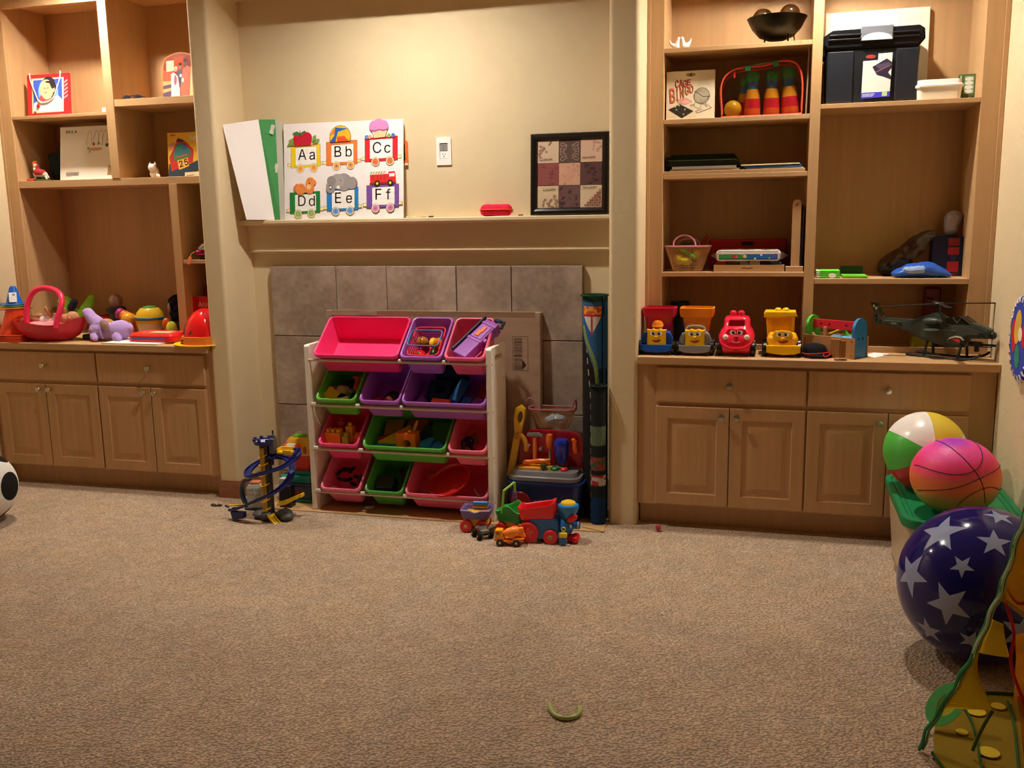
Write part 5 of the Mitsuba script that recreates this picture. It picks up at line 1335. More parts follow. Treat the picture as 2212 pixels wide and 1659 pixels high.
for k, (c, x0, x1, y0) in enumerate((('#c8bca8', -0.130, 0.140, 0.335), ('#1f4a8c', -0.135, 0.135, 0.325), ('#2c62a8', -0.140, 0.138, 0.33), ('#d8c89c', -0.150, 0.130, 0.322))):
    t.part('magazine', bx(x0, x1, y0, 0.62, 0.0065 * k + 0.0003, 0.0065 * (k + 1)), mat('paper', c), False, M=T(rz=0.4 * k, ry=-0.5))

# fourth shelf


def woven_basket(key, label, M, w0, w1, d0, d1, h, handle, strand, rimc, nv=46, nh=17, second=None):
    t = Thing(key, label, 'basket', M)
    r0, r1 = rring(w0, d0, d0 * 0.45, 0.004, 8), rring(w1, d1, d1 * 0.45, h, 8)
    from_ring = lambda f: r0 * (1 - f) + r1 * f
    ms = []
    for f in np.linspace(0.0, 0.96, nh):
        ms.append(tube(from_ring(f), 0.0014, 4, True))
    per = np.linspace(0, len(r0), nv, endpoint=False)
    for q in per:
        i, fr = int(q), q - int(q)
        a = r0[i] * (1 - fr) + r0[(i + 1) % len(r0)] * fr
        b = r1[i] * (1 - fr) + r1[(i + 1) % len(r1)] * fr
        ms.append(tube([a, b], 0.0014, 4))
    for x in np.linspace(-0.42, 0.42, 12):
        ms.append(tube([(x * w0, -d0 * 0.4, 0.003), (x * w0, d0 * 0.4, 0.003)], 0.0014, 4))
    t.part('woven_wall', cat(*ms), mat('matte', strand))
    t.part('rim', tube(from_ring(1.0), 0.0055, 8, True), mat('matte', rimc))
    for hp in handle:
        t.part('handle', tube(spline(hp, 26), 0.0048, 8), mat('matte', rimc))
    return t


woven_basket('woven_basket', 'small woven straw basket with a pink rim holding yellow and green toys', T(-0.418, 0.385, S4), 0.150, 0.236, 0.085, 0.115, 0.128, [[(-0.068, -0.057, 0.128), (-0.066, -0.05, 0.155), (-0.020, -0.04, 0.185), (0.030, -0.045, 0.165), (0.042, -0.057, 0.128)], [(-0.06, 0.057, 0.128), (-0.05, 0.05, 0.15), (0.0, 0.045, 0.165), (0.05, 0.05, 0.15), (0.055, 0.057, 0.128)]], '#c09468', '#c07a84')
for k, (x, y, z, c, rr, nm, lb) in enumerate(((-0.462, 0.375, 0.060, '#e8dc20', (0.028, 0.022, 0.030), 'yellow_toy', 'bright yellow toy at the left in the woven straw basket'), (-0.425, 0.37, 0.052, '#f0e428', (0.030, 0.024, 0.022), 'yellow_toy', 'bright yellow toy low in the middle of the woven straw basket'), (-0.372, 0.385, 0.088, '#e0d82c', (0.020, 0.020, 0.022), 'yellow_toy', 'bright yellow toy at the upper right in the woven straw basket'))):
    solo(nm, lb, 'toy', ball(rr, k=3), mat('gloss', c), T(x, y, S4 + z))
solo('green_stick_toy', 'green stick toy lying slanted in the woven straw basket', 'toy', rbox(0.09, 0.02, 0.02, r=0.008), mat('plastic', '#4fc83c'), T(-0.415, 0.362, S4 + 0.092, ry=32))
solo('blue_toy_edge', 'dark blue toy behind the handle of the woven straw basket', 'toy', rbox(0.06, 0.06, 0.14, (0, 0, 0.07), 0.01), mat('plastic', '#1c3a6c'), T(-0.43, 0.51, S4))
t = Thing('wooden_puzzle_box', 'shallow wooden box of colored blocks under the puzzle bag', 'wooden box', T(-0.107, 0.32, S4))
t.part('tray', cat(bx(-0.174, 0.174, 0, 0.012, 0, 0.034), bx(-0.174, 0.174, 0.23, 0.242, 0, 0.034), bx(-0.174, -0.164, 0.012, 0.23, 0, 0.034), bx(0.164, 0.174, 0.012, 0.23, 0, 0.034), bx(-0.164, 0.164, 0.012, 0.23, 0, 0.006)), maple_h, False)
t.prints('small_mark', Print(0.00006).add(stroke([(-0.035, 0.017), (-0.02, 0.019), (-0.005, 0.016), (0.01, 0.019), (0.018, 0.017)], 0.004), '#4a3018'), on_front(0, 0, 0))
for k, (x0, x1, c) in enumerate(((-0.16, -0.112, '#a82c24'), (-0.108, -0.05, '#6a3020'), (-0.046, -0.002, '#8a8074'), (0.002, 0.055, '#b8a880'), (0.06, 0.10, '#3a2418'), (0.104, 0.16, '#3a4a68'))):
    t.part('puzzle_block', bx(x0, x1, 0.02, 0.20, 0.0065, 0.050, 0.002), mat('matte', c), False)
t = Thing('puzzle_bag', 'clear bag with a colorful green and blue printed pack on the wooden box', 'puzzle pack', T(-0.107, 0.318, S4 + 0.0515))
t.part('pack', rough(fine(rbox(0.322, 0.20, 0.058, (-0.005, 0.105, 0.029), 0.02), 0.018), 0.003, 25), mat('gloss', '#e0dcd4'), 60)
pr = Print(0.00006).add(sg.box(-0.155, 0.004, 0.145, 0.052), '#dcd8d0').add(sg.box(-0.150, 0.006, -0.020, 0.034), '#3f9a5c').add(sg.box(-0.020, 0.006, 0.140, 0.036), '#2f74c8').add(sg.box(-0.150, 0.034, 0.145, 0.046), '#f0ecea').add(sg.box(-0.150, 0.006, 0.03, 0.013), '#2a6a58').add(sg.box(0.03, 0.006, 0.14, 0.012), '#1f4a8a')
for k, (x, z, r, c) in enumerate(((-0.075, 0.022, 0.010, '#c83a4a'), (-0.062, 0.021, 0.007, '#e0707a'), (-0.020, 0.023, 0.009, '#e8d4a0'), (0.03, 0.012, 0.005, '#e8dcb8'), (0.06, 0.030, 0.006, '#e8eef4'), (0.10, 0.014, 0.004, '#e8dcb8'), (0.128, 0.026, 0.010, '#7a4ac0'))):
    pr.add(disc(r, (x, z)), c, k == 0)
t.prints('pack_print', pr, on_front(-0.0, 0.0045, 0.003), gloss=True)
for sx in (-1, 1):
    t.part('crinkled_end', rough(fine(hull([(sx * 0.150, 0.02, 0.005), (sx * 0.150, 0.02, 0.052), (sx * 0.150, 0.18, 0.005), (sx * 0.150, 0.18, 0.052), (sx * 0.193, 0.04, 0.028), (sx * 0.193, 0.16, 0.028)]), 0.015), 0.004, 45), mat('gloss', '#5a4a44', roughness=0.06), 60)
t = Thing('red_toy_case', 'flat red toy case behind the puzzle bag on the fourth right shelf', 'toy case', T(-0.12, 0.575, S4))
t.part('case', rbox(0.40, 0.07, 0.158, (0, 0, 0.079), 0.012), mat('plastic', '#a81c24'))
t.part('latch', rbox(0.06, 0.012, 0.02, (0.0, -0.036, 0.135), 0.003), mat('plastic', '#1c1210'))
t.part('handle', tube([(-0.215, -0.01, 0.09), (-0.235, -0.02, 0.14), (-0.205, -0.02, 0.178)], 0.010, 8), mat('plastic', '#b8202c'))
t = Thing('wooden_bookend', 'pale wooden T shaped stick with a hole standing at the right of the shelf', 'wooden stick', T(0.1165, 0.320, S4))
t.part('upright', prism(sg.Polygon([(-0.021, 0.026), (0.021, 0.026), (0.021, 0.335)] + arc(0, 0.335, 0.021, 0, 180, 8)).difference(disc(0.005, (0, 0.33))), 0.012, (0.001, 0.006, 0)), maple_v, 20)
t.part('foot', bx(-0.044, 0.040, -0.014, 0.05, 0.0003, 0.0262, 0.001), maple_h, False)
solo('dark_board', 'dark thin board standing behind the wooden stick by the divider', 'board', bx(0.140, 0.150, 0.34, 0.60, S4 + 0.0003, S4 + 0.33, 0.001), mat('plastic', '#241a1c'), smooth=False)

# ---------------------------------------------------------------- right column of shelves
solo('canvas_board', 'white canvas board standing behind the black tool box', 'canvas', box(0.49, 0.018, 0.475, (0, 0, 0.2375), 0.002), mat('paper', '#ece6d4'), T(0.477, 0.617, S5 + 0.0003, rx=-1.5), False)
pr = Print(0.00006)
for k, x in enumerate((0.10, 0.125, 0.14, 0.155, 0.17, 0.185, 0.20)):
    pr.add(stroke([(x, 0.41), (x + 0.008, 0.42 - 0.004 * (k % 2)), (x + 0.004, 0.43), (x + 0.01, 0.425)], 0.0022), '#cfc8b4', k == 0)
t = Thing('faint_print', 'faint grey lettering on the white canvas board', 'print', T(0.477, 0.6075, S5, rx=-1.5))
t.prints('ink', pr, FRONT)

t = Thing('tool_box', 'large black plastic tool box with a white label and a silver latch', 'tool box', T(0.440, 0.345, S5 + 0.0004))
t.part('body', loft([rring(0.400, 0.195, 0.015, 0.0, c=(0, 0.12)), rring(0.404, 0.20, 0.02, 0.01, c=(0, 0.12)), rring(0.425, 0.215, 0.02, 0.25, c=(0, 0.12)), rring(0.42, 0.21, 0.02, 0.252, c=(0, 0.12))]), mat('plastic', '#15181e', roughness=0.4))
for x0, x1 in ((-0.205, -0.085), (0.105, 0.205)):
    t.part('front_rib', bx(x0, x1, 0.003, 0.02, 0.008, 0.245, 0.004), mat('plastic', '#191c24', roughness=0.4))
lid = [(-0.205, 0.255), (-0.232, 0.275), (-0.235, 0.315), (-0.185, 0.348), (0.205, 0.352), (0.228, 0.335), (0.232, 0.29), (0.205, 0.255)]
t.part('lid', pillow([(x, z - 0.003) for x, z in lid], 0.235, 0.02, c=(0, 0.12, 0)), mat('plastic', '#101116', roughness=0.3))
t.part('lid_ridge', cat(rbox(0.40, 0.012, 0.010, (0, 0.0, 0.318), 0.004), rbox(0.41, 0.012, 0.008, (0, 0.0, 0.298), 0.003)), mat('plastic', '#1a1b20', roughness=0.28))
t.part('end_bracket', rbox(0.018, 0.16, 0.075, (-0.222, 0.10, 0.262), 0.008), mat('plastic', '#0e0f13'))
t.part('latch', bx(-0.058, 0.086, -0.006, 0.02, 0.298, 0.353, 0.003), mat('plastic', '#6d7078', roughness=0.3))
t.part('latch_panel', prism(sg.Polygon([(-0.056, 0.288)] + [(0.014 + 0.07 * math.cos(a), 0.288 + 0.033 * math.sin(a)) for a in np.linspace(np.pi, 0, 14)]), 0.008, (0, -0.006, 0)), mat('plastic', '#d4d2cc'))
pr = Print(0.00006)
LC = lambda x, y: (-0.044 + (x - 485 - 0.04 * (1030 - y)) / 350 * 0.140, 0.022 + (1030 - y) / 440 * 0.195)
lp = lambda pts: sg.Polygon([LC(*p) for p in pts])
pr.add(lp([(485, 1030), (805, 1020), (835, 565), (675, 570), (672, 635), (505, 640)]), '#d6d2ca').add(lp([(485, 1030), (805, 1020), (810, 965), (490, 970)]), '#3a3ab8').add(ell(0.022, 0.008, LC(590, 597)), '#d83030')
pr.add(lp([(610, 705), (770, 625), (835, 670), (830, 720), (785, 770), (820, 810), (815, 845), (740, 815), (660, 790)]), '#2a2234').add(lp([(640, 690), (790, 660), (830, 690), (700, 740)]), '#4a4258').add(stroke([LC(650, 760), LC(800, 700)], 0.004), '#8a4a5c').add(lp([(720, 968), (778, 966), (776, 1012), (718, 1014)]), '#a8c080')
for k in range(3):
    pr.add(stroke([LC(500, 985 + 12 * k), LC(640 - 12 * k, 983 + 12 * k)], 0.003), '#b8b8e0', k == 0)
t.prints('label_print', pr, on_front(0, 0.0025, 0.0))

t = Thing('food_tub', 'white lidded plastic tub in front of the green light bulb box', 'plastic tub', T(0.742, 0.392, S5 + 0.0004))
t.part('tub', loft([rring(0.186, 0.115, 0.02, 0.0), rring(0.19, 0.12, 0.022, 0.004), rring(0.200, 0.130, 0.024, 0.058), rring(0.196, 0.126, 0.022, 0.060)]), mat('plastic', '#ede6d6'))
t.part('lid', loft([rring(0.208, 0.138, 0.026, 0.056), rring(0.212, 0.142, 0.028, 0.060), rring(0.212, 0.142, 0.028, 0.068), rring(0.196, 0.126, 0.024, 0.074), rring(0.192, 0.122, 0.022, 0.092), rring(0.18, 0.11, 0.02, 0.094)]), mat('plastic', '#f2ede2'))
t = Thing('bulb_box', 'green box picturing white spiral bulbs in the corner of the shelf', 'light bulb box', T(0.880, 0.455, S5 + 0.0004, rz=-6))
t.part('carton', bx(-0.036, 0.034, 0, 0.11, 0, 0.124, 0.001), mat('paper', '#47603a'), False)
pr = Print(0.00006).add(sg.box(-0.012, 0.034, 0.030, 0.116), '#8a9a7a')
for k in range(4):
    pr.add(ell(0.018, 0.009, (0.008, 0.045 + 0.019 * k)), '#d8dccc', k == 0)
pr.add(sg.box(-0.034, 0.002, 0.033, 0.020), '#2c3a24').add(ell(0.008, 0.007, (0.012, 0.012)), '#b87a2c').add(stroke([(-0.028, 0.06), (-0.028, 0.116)], 0.007), '#b4c0a4')
t.prints('box_print', pr, on_front(0, 0, 0))
solo('bulb_box_flap', 'pale glossy box edge left of the green light bulb box', 'box', hull([(0.80, 0.50, S5 + 0.0004), (0.838, 0.47, S5 + 0.0004), (0.838, 0.50, S5 + 0.0004), (0.838, 0.47, S5 + 0.115), (0.815, 0.5, S5 + 0.105), (0.838, 0.5, S5 + 0.115)]), mat('gloss', '#b8b4a8'), smooth=False)

# lower right shelf
t = Thing('blue_bag', 'blue plastic bag with a pale print lying on the lower right shelf', 'plastic bag', T(0.706, 0.375, S6))
bag = rough(blob([[((-0.085, 0, 0.020), (0.045, 0.05, 0.019)), ((-0.03, 0, 0.036), (0.06, 0.05, 0.034)), ((0.03, 0, 0.040), (0.06, 0.05, 0.038)), ((0.09, 0, 0.022), (0.045, 0.045, 0.020)), ((0.130, 0, 0.010), (0.02, 0.03, 0.008))]], 0.009), 0.005, 40, 2)
bag.vertices[:, 2] = np.maximum(bag.vertices[:, 2], 0.0005)
t.part('bag', bag, mat('gloss', '#2456b4', roughness=0.3), 60)
t.part('pale_print', rough(blob([[((-0.055, -0.030, 0.036), (0.03, 0.026, 0.020)), ((0.0, -0.030, 0.040), (0.035, 0.026, 0.022))]], 0.008), 0.005, 60, 3), mat('plastic', '#8aa4d0'), 60)
solo('clear_bag', 'crumpled clear plastic bag standing behind the blue bag', 'plastic bag', rough(blob([[((-0.11, 0, 0.06), (0.05, 0.04, 0.05)), ((-0.04, 0, 0.10), (0.05, 0.03, 0.05)), ((0.03, 0, 0.17), (0.05, 0.02, 0.045)), ((0.07, 0, 0.20), (0.04, 0.012, 0.03))]], 0.014), 0.010, 30, 1), mat('film', '#b8b0a6'), T(0.685, 0.495, S6 - 0.003), 60)
solo('dark_bag', 'dark crumpled bag in the shadow left of the blue bag', 'bag', rough(blob([[((-0.04, 0, 0.03), (0.05, 0.05, 0.028)), ((0.03, 0, 0.05), (0.05, 0.05, 0.045))]], 0.012), 0.008, 30, 4), mat('cloth', '#221c1a'), T(0.615, 0.50, S6 - 0.002), 60)
t = Thing('striped_book_box', 'dark blue box with red squares in the right corner of the lower shelf', 'box', T(0.845, 0.475, S6 + 0.0004))
t.part('carton', cat(bx(-0.068, 0.068, 0.0, 0.12, 0, 0.194, 0.001)), mat('paper', '#1c1c34'), False)
pr = Print(0.00006)
for z0, z1, c in ((0.150, 0.186, '#8c1c24'), (0.105, 0.142, '#a02028'), (0.02, 0.072, '#a8202a')):
    pr.add(sg.box(0.0, z0, 0.052, z1), c, z0 > 0.14)
pr.add(disc(0.014, (0.026, 0.092)), '#2c2c4a').add(sg.box(0.004, 0.004, 0.05, 0.016), '#5c1a24', False)
t.prints('box_print', pr, on_front(0, 0, 0))
solo('grey_plush', 'pale grey crumpled bundle sitting on top of the dark blue box', 'bundle', rough(blob([[((0, 0, 0.045), (0.036, 0.04, 0.044)), ((0.01, 0, 0.085), (0.04, 0.036, 0.04))]], 0.010), 0.010, 32, 5), mat('plastic', '#9a9088'), T(0.862, 0.535, S6 + 0.196), 60)
t = Thing('green_napkins', 'folded green paper pack at the left of the lower right shelf', 'paper pack', T(0.282, 0.335, S6 + 0.0003))
t.part('stack', cat(*[rbox(0.105, 0.12, 0.009, (0, 0.05, 0.005 + 0.0092 * k), 0.004) for k in range(4)]), mat('paper', '#5fcf3c'))
t.part('white_edge', cat(*[rbox(0.018, 0.122, 0.006, (-0.051, 0.05, 0.006 + 0.0092 * k), 0.0025) for k in range(4)]), mat('paper', '#e0f0d8'))
t.prints('white_dot', Print().add(ell(0.018, 0.012, (0.015, 0.012)), '#f0f4ec'), on_front(0, -0.0105, 0))
t = Thing('green_sheet', 'flat lime green sheet beside the folded green pack', 'paper', T(0.405, 0.40, S6 + 0.0003))
t.part('sheet', rough(fine(box(0.115, 0.17, 0.010, (0, 0, 0.006)), 0.02), 0.002, 30), mat('paper', '#6cb82c'))
t.part('dark_flap', bx(-0.06, 0.05, 0.10, 0.106, 0.001, 0.05), mat('paper', '#24401c'), False)

# ---------------------------------------------------------------- right counter
white_e, black_e = '#f4f0ea', '#140f0e'


def face_print(w, mouth='#a82c3c', base=None, eye_y=0.047, s=1.0):
    pr = Print(0.00006)
    for sx in (-1, 1):
        pr.add(ell(0.0145 * s, 0.0115 * s, (sx * 0.017 * s, eye_y)), white_e, sx == -1)
    for sx in (-1, 1):
        pr.add(ell(0.007 * s, 0.0085 * s, (sx * 0.014 * s, eye_y - 0.001)), black_e, sx == -1)
    for sx in (-1, 1):
        pr.add(disc(0.0022 * s, (sx * 0.014 * s + 0.002, eye_y + 0.002)), white_e, sx == -1)
    mo = [(-0.022 * s, eye_y - 0.032), (-0.012 * s, eye_y - 0.041), (0.004 * s, eye_y - 0.044), (0.016 * s, eye_y - 0.039), (0.024 * s, eye_y - 0.030)]
    pr.add(sg.Polygon([*mo, (0.012 * s, eye_y - 0.033), (-0.008 * s, eye_y - 0.035)]), mouth).add(stroke(mo, 0.0016), '#6a2018')
    return pr


def toy_truck(label, x, y, body, hopper, kind, plate='#f2c01c', rz=0):
    t = Thing('toy_truck', label, 'toy truck', T(x, y, CZ, rz=rz), 'smiling toy trucks in a row on the right counter')
    bm, hm, pm, blk = mat('plastic', body, roughness=0.22), mat('plastic', hopper, roughness=0.22), mat('plastic', plate, roughness=0.25), mat('plastic', '#17130f')
    for yy in (0.035, 0.155):
        for sx in (-1, 1):
            wq = t.part('wheel', cyl(0.034, 0.026, (sx * 0.080, yy, 0.035), 'x', b=0.005), blk)
            t.part('hub', cyl(0.013, 0.028, (sx * 0.081, yy, 0.035), 'x', n=14, b=0.003), mat('plastic', '#8a8478'), parent=wq)
    t.part('chassis', bx(-0.066, 0.066, 0.02, 0.20, 0.016, 0.045, 0.004), blk)
    if kind == 'tipper':
        t.part('bumper', pillow([(-0.074, 0.024), (-0.05, 0.016), (0.0, 0.012), (0.05, 0.016), (0.074, 0.024), (0.078, 0.052), (-0.078, 0.052)], 0.03, 0.006, c=(0, 0.0, 0)), bm)
        for sx in (-1, 1):
            t.part('fender', pillow([(sx * 0.044, 0.05), (sx * 0.076, 0.05), (sx * 0.077, 0.080), (sx * 0.066, 0.105), (sx * 0.044, 0.112)], 0.07, 0.015, c=(0, 0.045, 0)), bm)
        f = t.part('face_plate', pillow([(-0.047, 0.046), (0.047, 0.046), (0.045, 0.112), (0.048, 0.126), (0.030, 0.124), (0.018, 0.130), (0, 0.124), (-0.018, 0.130), (-0.030, 0.124), (-0.048, 0.126), (-0.045, 0.112)], 0.05, 0.008, c=(0, 0.018, 0)), pm)
        t.part('nose', ball((0.009, 0.006, 0.006), (0, -0.008, 0.091), 2), mat('plastic', '#d89a1c'))
        t.prints('face', face_print(0.1, eye_y=0.109), on_front(0, -0.0072, 0), parent=f)
        t.part('cab', bx(-0.060, 0.060, 0.05, 0.115, 0.045, 0.112, 0.008), bm)
        if body.startswith('#8'):
            t.part('windshield_frame', tube(spline([(-0.046, 0.05, 0.112), (-0.042, 0.055, 0.132), (0, 0.055, 0.142), (0.042, 0.055, 0.132), (0.046, 0.05, 0.112)], 18), 0.0055, 8), bm)
        else:
            t.part('driver', cat(ball((0.026, 0.022, 0.022), (0.0, 0.06, 0.132), 3)), mat('plastic', '#e0a87c'))
            t.part('driver_cap', cat(lathe([(0.0295, 0), (0.028, 0.012), (0.018, 0.026), (0, 0.030)], 22, (0, 0.06, 0.137)), ball((0.028, 0.014, 0.004), (0, 0.036, 0.139), 2)), mat('plastic', '#f08a1c'))
            t.prints('driver_face', Print().add(disc(0.002, (-0.009, 0)), black_e).add(disc(0.002, (0.009, 0)), black_e, False), on_front(0, 0.0382, 0.131))
        hp = [rring(0.118, 0.085, 0.012, 0.100, c=(0, 0.155)), rring(0.140, 0.105, 0.014, 0.178, c=(0, 0.155)), rring(0.160, 0.125, 0.016, 0.180, c=(0, 0.155)), rring(0.168, 0.132, 0.018, 0.200, c=(0, 0.155)), rring(0.170, 0.134, 0.018, 0.224, c=(0, 0.155)),
              rring(0.156, 0.120, 0.016, 0.226, c=(0, 0.155)), rring(0.150, 0.114, 0.014, 0.196, c=(0, 0.155)), rring(0.11, 0.08, 0.012, 0.19, c=(0, 0.155))]
        h_ = t.part('hopper', loft(hp), hm)
        for sx in (-1, 1):
            t.part('stud', lathe([(0, 0), (0.017, 0), (0.016, 0.024), (0.010, 0.031), (0, 0.032)], 18, (sx * 0.018, 0.15, 0.188)), hm, parent=h_)
    elif kind == 'car':
        t.part('body', loft([rring(0.146, 0.17, 0.03, 0.018, 6, (0, 0.09)), rring(0.156, 0.19, 0.04, 0.030, 6, (0, 0.09)), rring(0.168, 0.20, 0.05, 0.062, 6, (0, 0.09)), rring(0.172, 0.195, 0.05, 0.095, 6, (0, 0.095)), rring(0.150, 0.165, 0.045, 0.122, 6, (0, 0.105)), rring(0.128, 0.13, 0.03, 0.136, 6, (0, 0.12)), rring(0.124, 0.115, 0.03, 0.170, 6, (0, 0.125)), rring(0.108, 0.10, 0.026, 0.184, 6, (0, 0.125)), rring(0.07, 0.06, 0.02, 0.187, 6, (0, 0.125))]), bm, 60)
        t.part('smile_lip', tube(spline([(-0.074, 0.010, 0.082), (-0.05, -0.012, 0.052), (0, -0.018, 0.042), (0.05, -0.012, 0.052), (0.074, 0.010, 0.082)], 24), 0.0055, 8), bm)
        t.part('window', pillow([(-0.038, 0.142), (0.038, 0.142), (0.036, 0.172), (-0.036, 0.172)], 0.008, 0.003, c=(0, 0.061, 0)), mat('gloss', '#8c1428'))
        t.part('brow', pillow([(-0.052, 0.112), (-0.04, 0.132), (-0.018, 0.136), (0, 0.130), (0.018, 0.136), (0.04, 0.132), (0.052, 0.112), (0.045, 0.100), (-0.045, 0.100)], 0.03, 0.008, c=(0, 0.022, 0)), bm)
        for sx in (-1, 1):
            t.part('headlight', ball((0.0135, 0.008, 0.0135), (sx * 0.050, 0.000, 0.095), 2), mat('plastic', '#ece4d8'))
            t.part('stud', lathe([(0, 0), (0.0175, 0), (0.0165, 0.022), (0.010, 0.030), (0, 0.031)], 18, (sx * 0.019, 0.12, 0.184)), bm)
        t.part('nose', ball((0.010, 0.008, 0.006), (0, -0.004, 0.098), 2), mat('plastic', '#a8182c'))
        t.prints('face', face_print(0.1, '#8c1428', eye_y=0.118), on_front(0, 0.0065, 0))
        t.prints('mouth', Print().add(stroke([(-0.018, 0.004), (-0.008, -0.003), (0.006, -0.004), (0.018, 0.002)], 0.004), '#f0c0b8'), on_front(0, -0.012, 0.074))
        t.part('bumper_badge', box(0.024, 0.003, 0.012, (0, -0.0045, 0.036), 0.001), mat('plastic', '#b8142c'))
    else:
        t.part('bumper', pillow([(-0.078, 0.024), (-0.04, 0.016), (0.0, 0.012), (0.05, 0.016), (0.078, 0.024), (0.080, 0.058), (-0.080, 0.058)], 0.034, 0.007, c=(0.005, 0.0, 0)), pm)
        t.part('hood', loft([rring(0.140, 0.12, 0.03, 0.050, 6, (0, 0.07)), rring(0.148, 0.125, 0.035, 0.085, 6, (0, 0.07)), rring(0.126, 0.11, 0.035, 0.108, 6, (0, 0.078)), rring(0.104, 0.09, 0.03, 0.114, 6, (0, 0.085))]), mat('plastic', body, roughness=0.22), 60)
        t.part('brow', pillow([(-0.048, 0.108), (-0.036, 0.124), (0, 0.128), (0.036, 0.124), (0.048, 0.108), (0.04, 0.092), (-0.04, 0.092)], 0.03, 0.008, c=(0, 0.022, 0)), pm)
        t.part('cab', loft([rring(0.128, 0.075, 0.014, 0.090, 5, (-0.008, 0.125)), rring(0.138, 0.085, 0.016, 0.190, 5, (-0.012, 0.125)), rring(0.136, 0.083, 0.014, 0.196, 5, (-0.012, 0.125))]), mat('plastic', body, roughness=0.25), 40)
        t.part('windshield', pillow([(-0.046, 0.122), (0.040, 0.122), (0.044, 0.178), (-0.050, 0.178)], 0.008, 0.003, c=(-0.002, 0.085, 0)), mat('plastic', '#d8961c'))
        t.part('roof', pillow([(-0.086, 0.184), (0.070, 0.190), (0.074, 0.180), (0.064, 0.212), (-0.078, 0.212), (-0.086, 0.200)], 0.13, 0.006, c=(-0.004, 0.13, 0)), pm)
        for sx in (-1, 1):
            t.part('stud', lathe([(0, 0), (0.0165, 0), (0.016, 0.010), (0.010, 0.016), (0, 0.017)], 18, (sx * 0.018 - 0.005, 0.125, 0.2115)), pm)
        t.part('nose', ball((0.011, 0.008, 0.007), (0, 0.0, 0.090), 2), mat('plastic', '#d89a1c'))
        t.part('trailer', bx(-0.075, 0.060, 0.17, 0.25, 0.06, 0.17, 0.008), mat('plastic', hopper))
        t.prints('face', face_print(0.1, '#a82c3c', eye_y=0.111), on_front(0, 0.0065, 0))
        t.prints('mouth', Print().add(sg.Polygon([(-0.024, 0.006), (-0.010, -0.004), (0.010, -0.005), (0.026, 0.006), (0.010, 0.002), (-0.008, 0.002)]), '#a82c3c'), on_front(0.004, 0.0045, 0.074))
    return t


toy_truck('blue toy dump truck with a red hopper and a driver in an orange cap', -0.537, 0.035, '#2159b8', '#c81c3a', 'tipper')
toy_truck('grey toy dump truck with an orange hopper and a yellow smiling face', -0.349, 0.035, '#87878a', '#f08c1c', 'tipper')
toy_truck('red toy car with white headlights in the row of smiling trucks', -0.151, 0.035, '#dc1f3c', '#dc1f3c', 'car')
toy_truck('yellow toy truck with a smiling face, last of the row before the cap', 0.066, 0.045, '#f0ae1c', '#2a4a9a', 'van')
t = Thing('blue_bowl', 'dark teal toy bowl in the shadow behind the blue dump truck', 'bowl', T(-0.465, 0.50, CZ))
t.part('bowl', lathe([(0, 0), (0.03, 0), (0.032, 0.10), (0.04, 0.15), (0.052, 0.225), (0.048, 0.225), (0.036, 0.15), (0, 0.14)], 24), mat('plastic', '#143038'))

t = Thing('baseball_cap', 'black child size cap with red piping lying left of the wooden toy tool box', 'cap', T(0.226, 0.095, CZ))
crown = [((-0.005, 0.02, 0.0), (0.070, 0.065, 0.02)), ((-0.01, 0.02, 0.028), (0.060, 0.058, 0.036))]
cp = rough(blob([crown], 0.012), 0.003, 30)
cp.vertices[:, 2] = np.maximum(cp.vertices[:, 2], 0.001)
t.part('crown', cp, mat('cloth', '#1a181c'), 60)
t.part('brim', rough(fine(hull([(x, y, z) for x, y in ((-0.06, -0.04), (-0.03, -0.075), (0.03, -0.075), (0.078, -0.02), (0.06, 0.02), (-0.05, 0.0)) for z in (0.003, 0.012)]), 0.012), 0.002, 30), mat('cloth', '#201d24'), 60)
t.part('red_piping', tube(spline([(-0.068, -0.040, 0.022), (-0.03, -0.062, 0.021), (0.02, -0.055, 0.024), (0.062, -0.012, 0.024)], 20), 0.0028, 6), mat('cloth', '#d82c2c'))
t.part('red_lacing', tube(spline([(0.03, -0.058, 0.020), (0.034, -0.070, 0.010), (0.05, -0.055, 0.012), (0.06, -0.03, 0.018)], 12), 0.0025, 6), mat('cloth', '#d82c2c'))

# wooden toy tool box, seen at an angle
TBM = T(0.314, 0.152, CZ + 0.0004, rz=-35)
t = Thing('toy_tool_box', 'wooden toy tool box with green and blue ends and a red bar', 'toy tool box', TBM)
endp = sg.Polygon([(-0.055, 0), (0.055, 0), (0.055, 0.135)] + arc(0, 0.135, 0.055, 0, 180, 12))
eholes = endp.difference(disc(0.007, (-0.018, 0.092))).difference(disc(0.007, (0.018, 0.092)))
LBX = 0.125
t.part('green_end', prism(endp, 0.014, (-LBX, 0, 0), 'yz'), mat('plastic', '#4fb838', roughness=0.45), 20)
t.part('blue_end', prism(eholes, 0.014, (LBX, 0, 0), 'yz'), mat('plastic', '#1f74b4', roughness=0.45), 20)
wd = mat('matte', '#b8875a', roughness=0.6)
sideb = sg.box(-LBX - 0.012, 0, LBX + 0.012, 0.098)
hs = sideb
for x in (-0.075, -0.02, 0.04):
    hs = hs.difference(disc(0.0085, (x, 0.045)))
fs = t.part('front_board', prism(hs, 0.008, (0, -0.0595, 0)), wd, 20)
for x in (-LBX, LBX):
    for z in (0.016, 0.084):
        t.part('screw', cyl(0.005, 0.003, (x, -0.0645, z), 'y', n=12, b=0.001), mat('metal', '#a89880'), parent=fs)
t.part('back_board', prism(sideb, 0.008, (0, 0.0595, 0)), wd, 20)
t.part('bottom_board', bx(-LBX + 0.007, LBX - 0.007, -0.0555, 0.0555, 0, 0.008), wd, False)
bar = sg.box(-LBX + 0.007, 0, LBX - 0.007, 0.042)
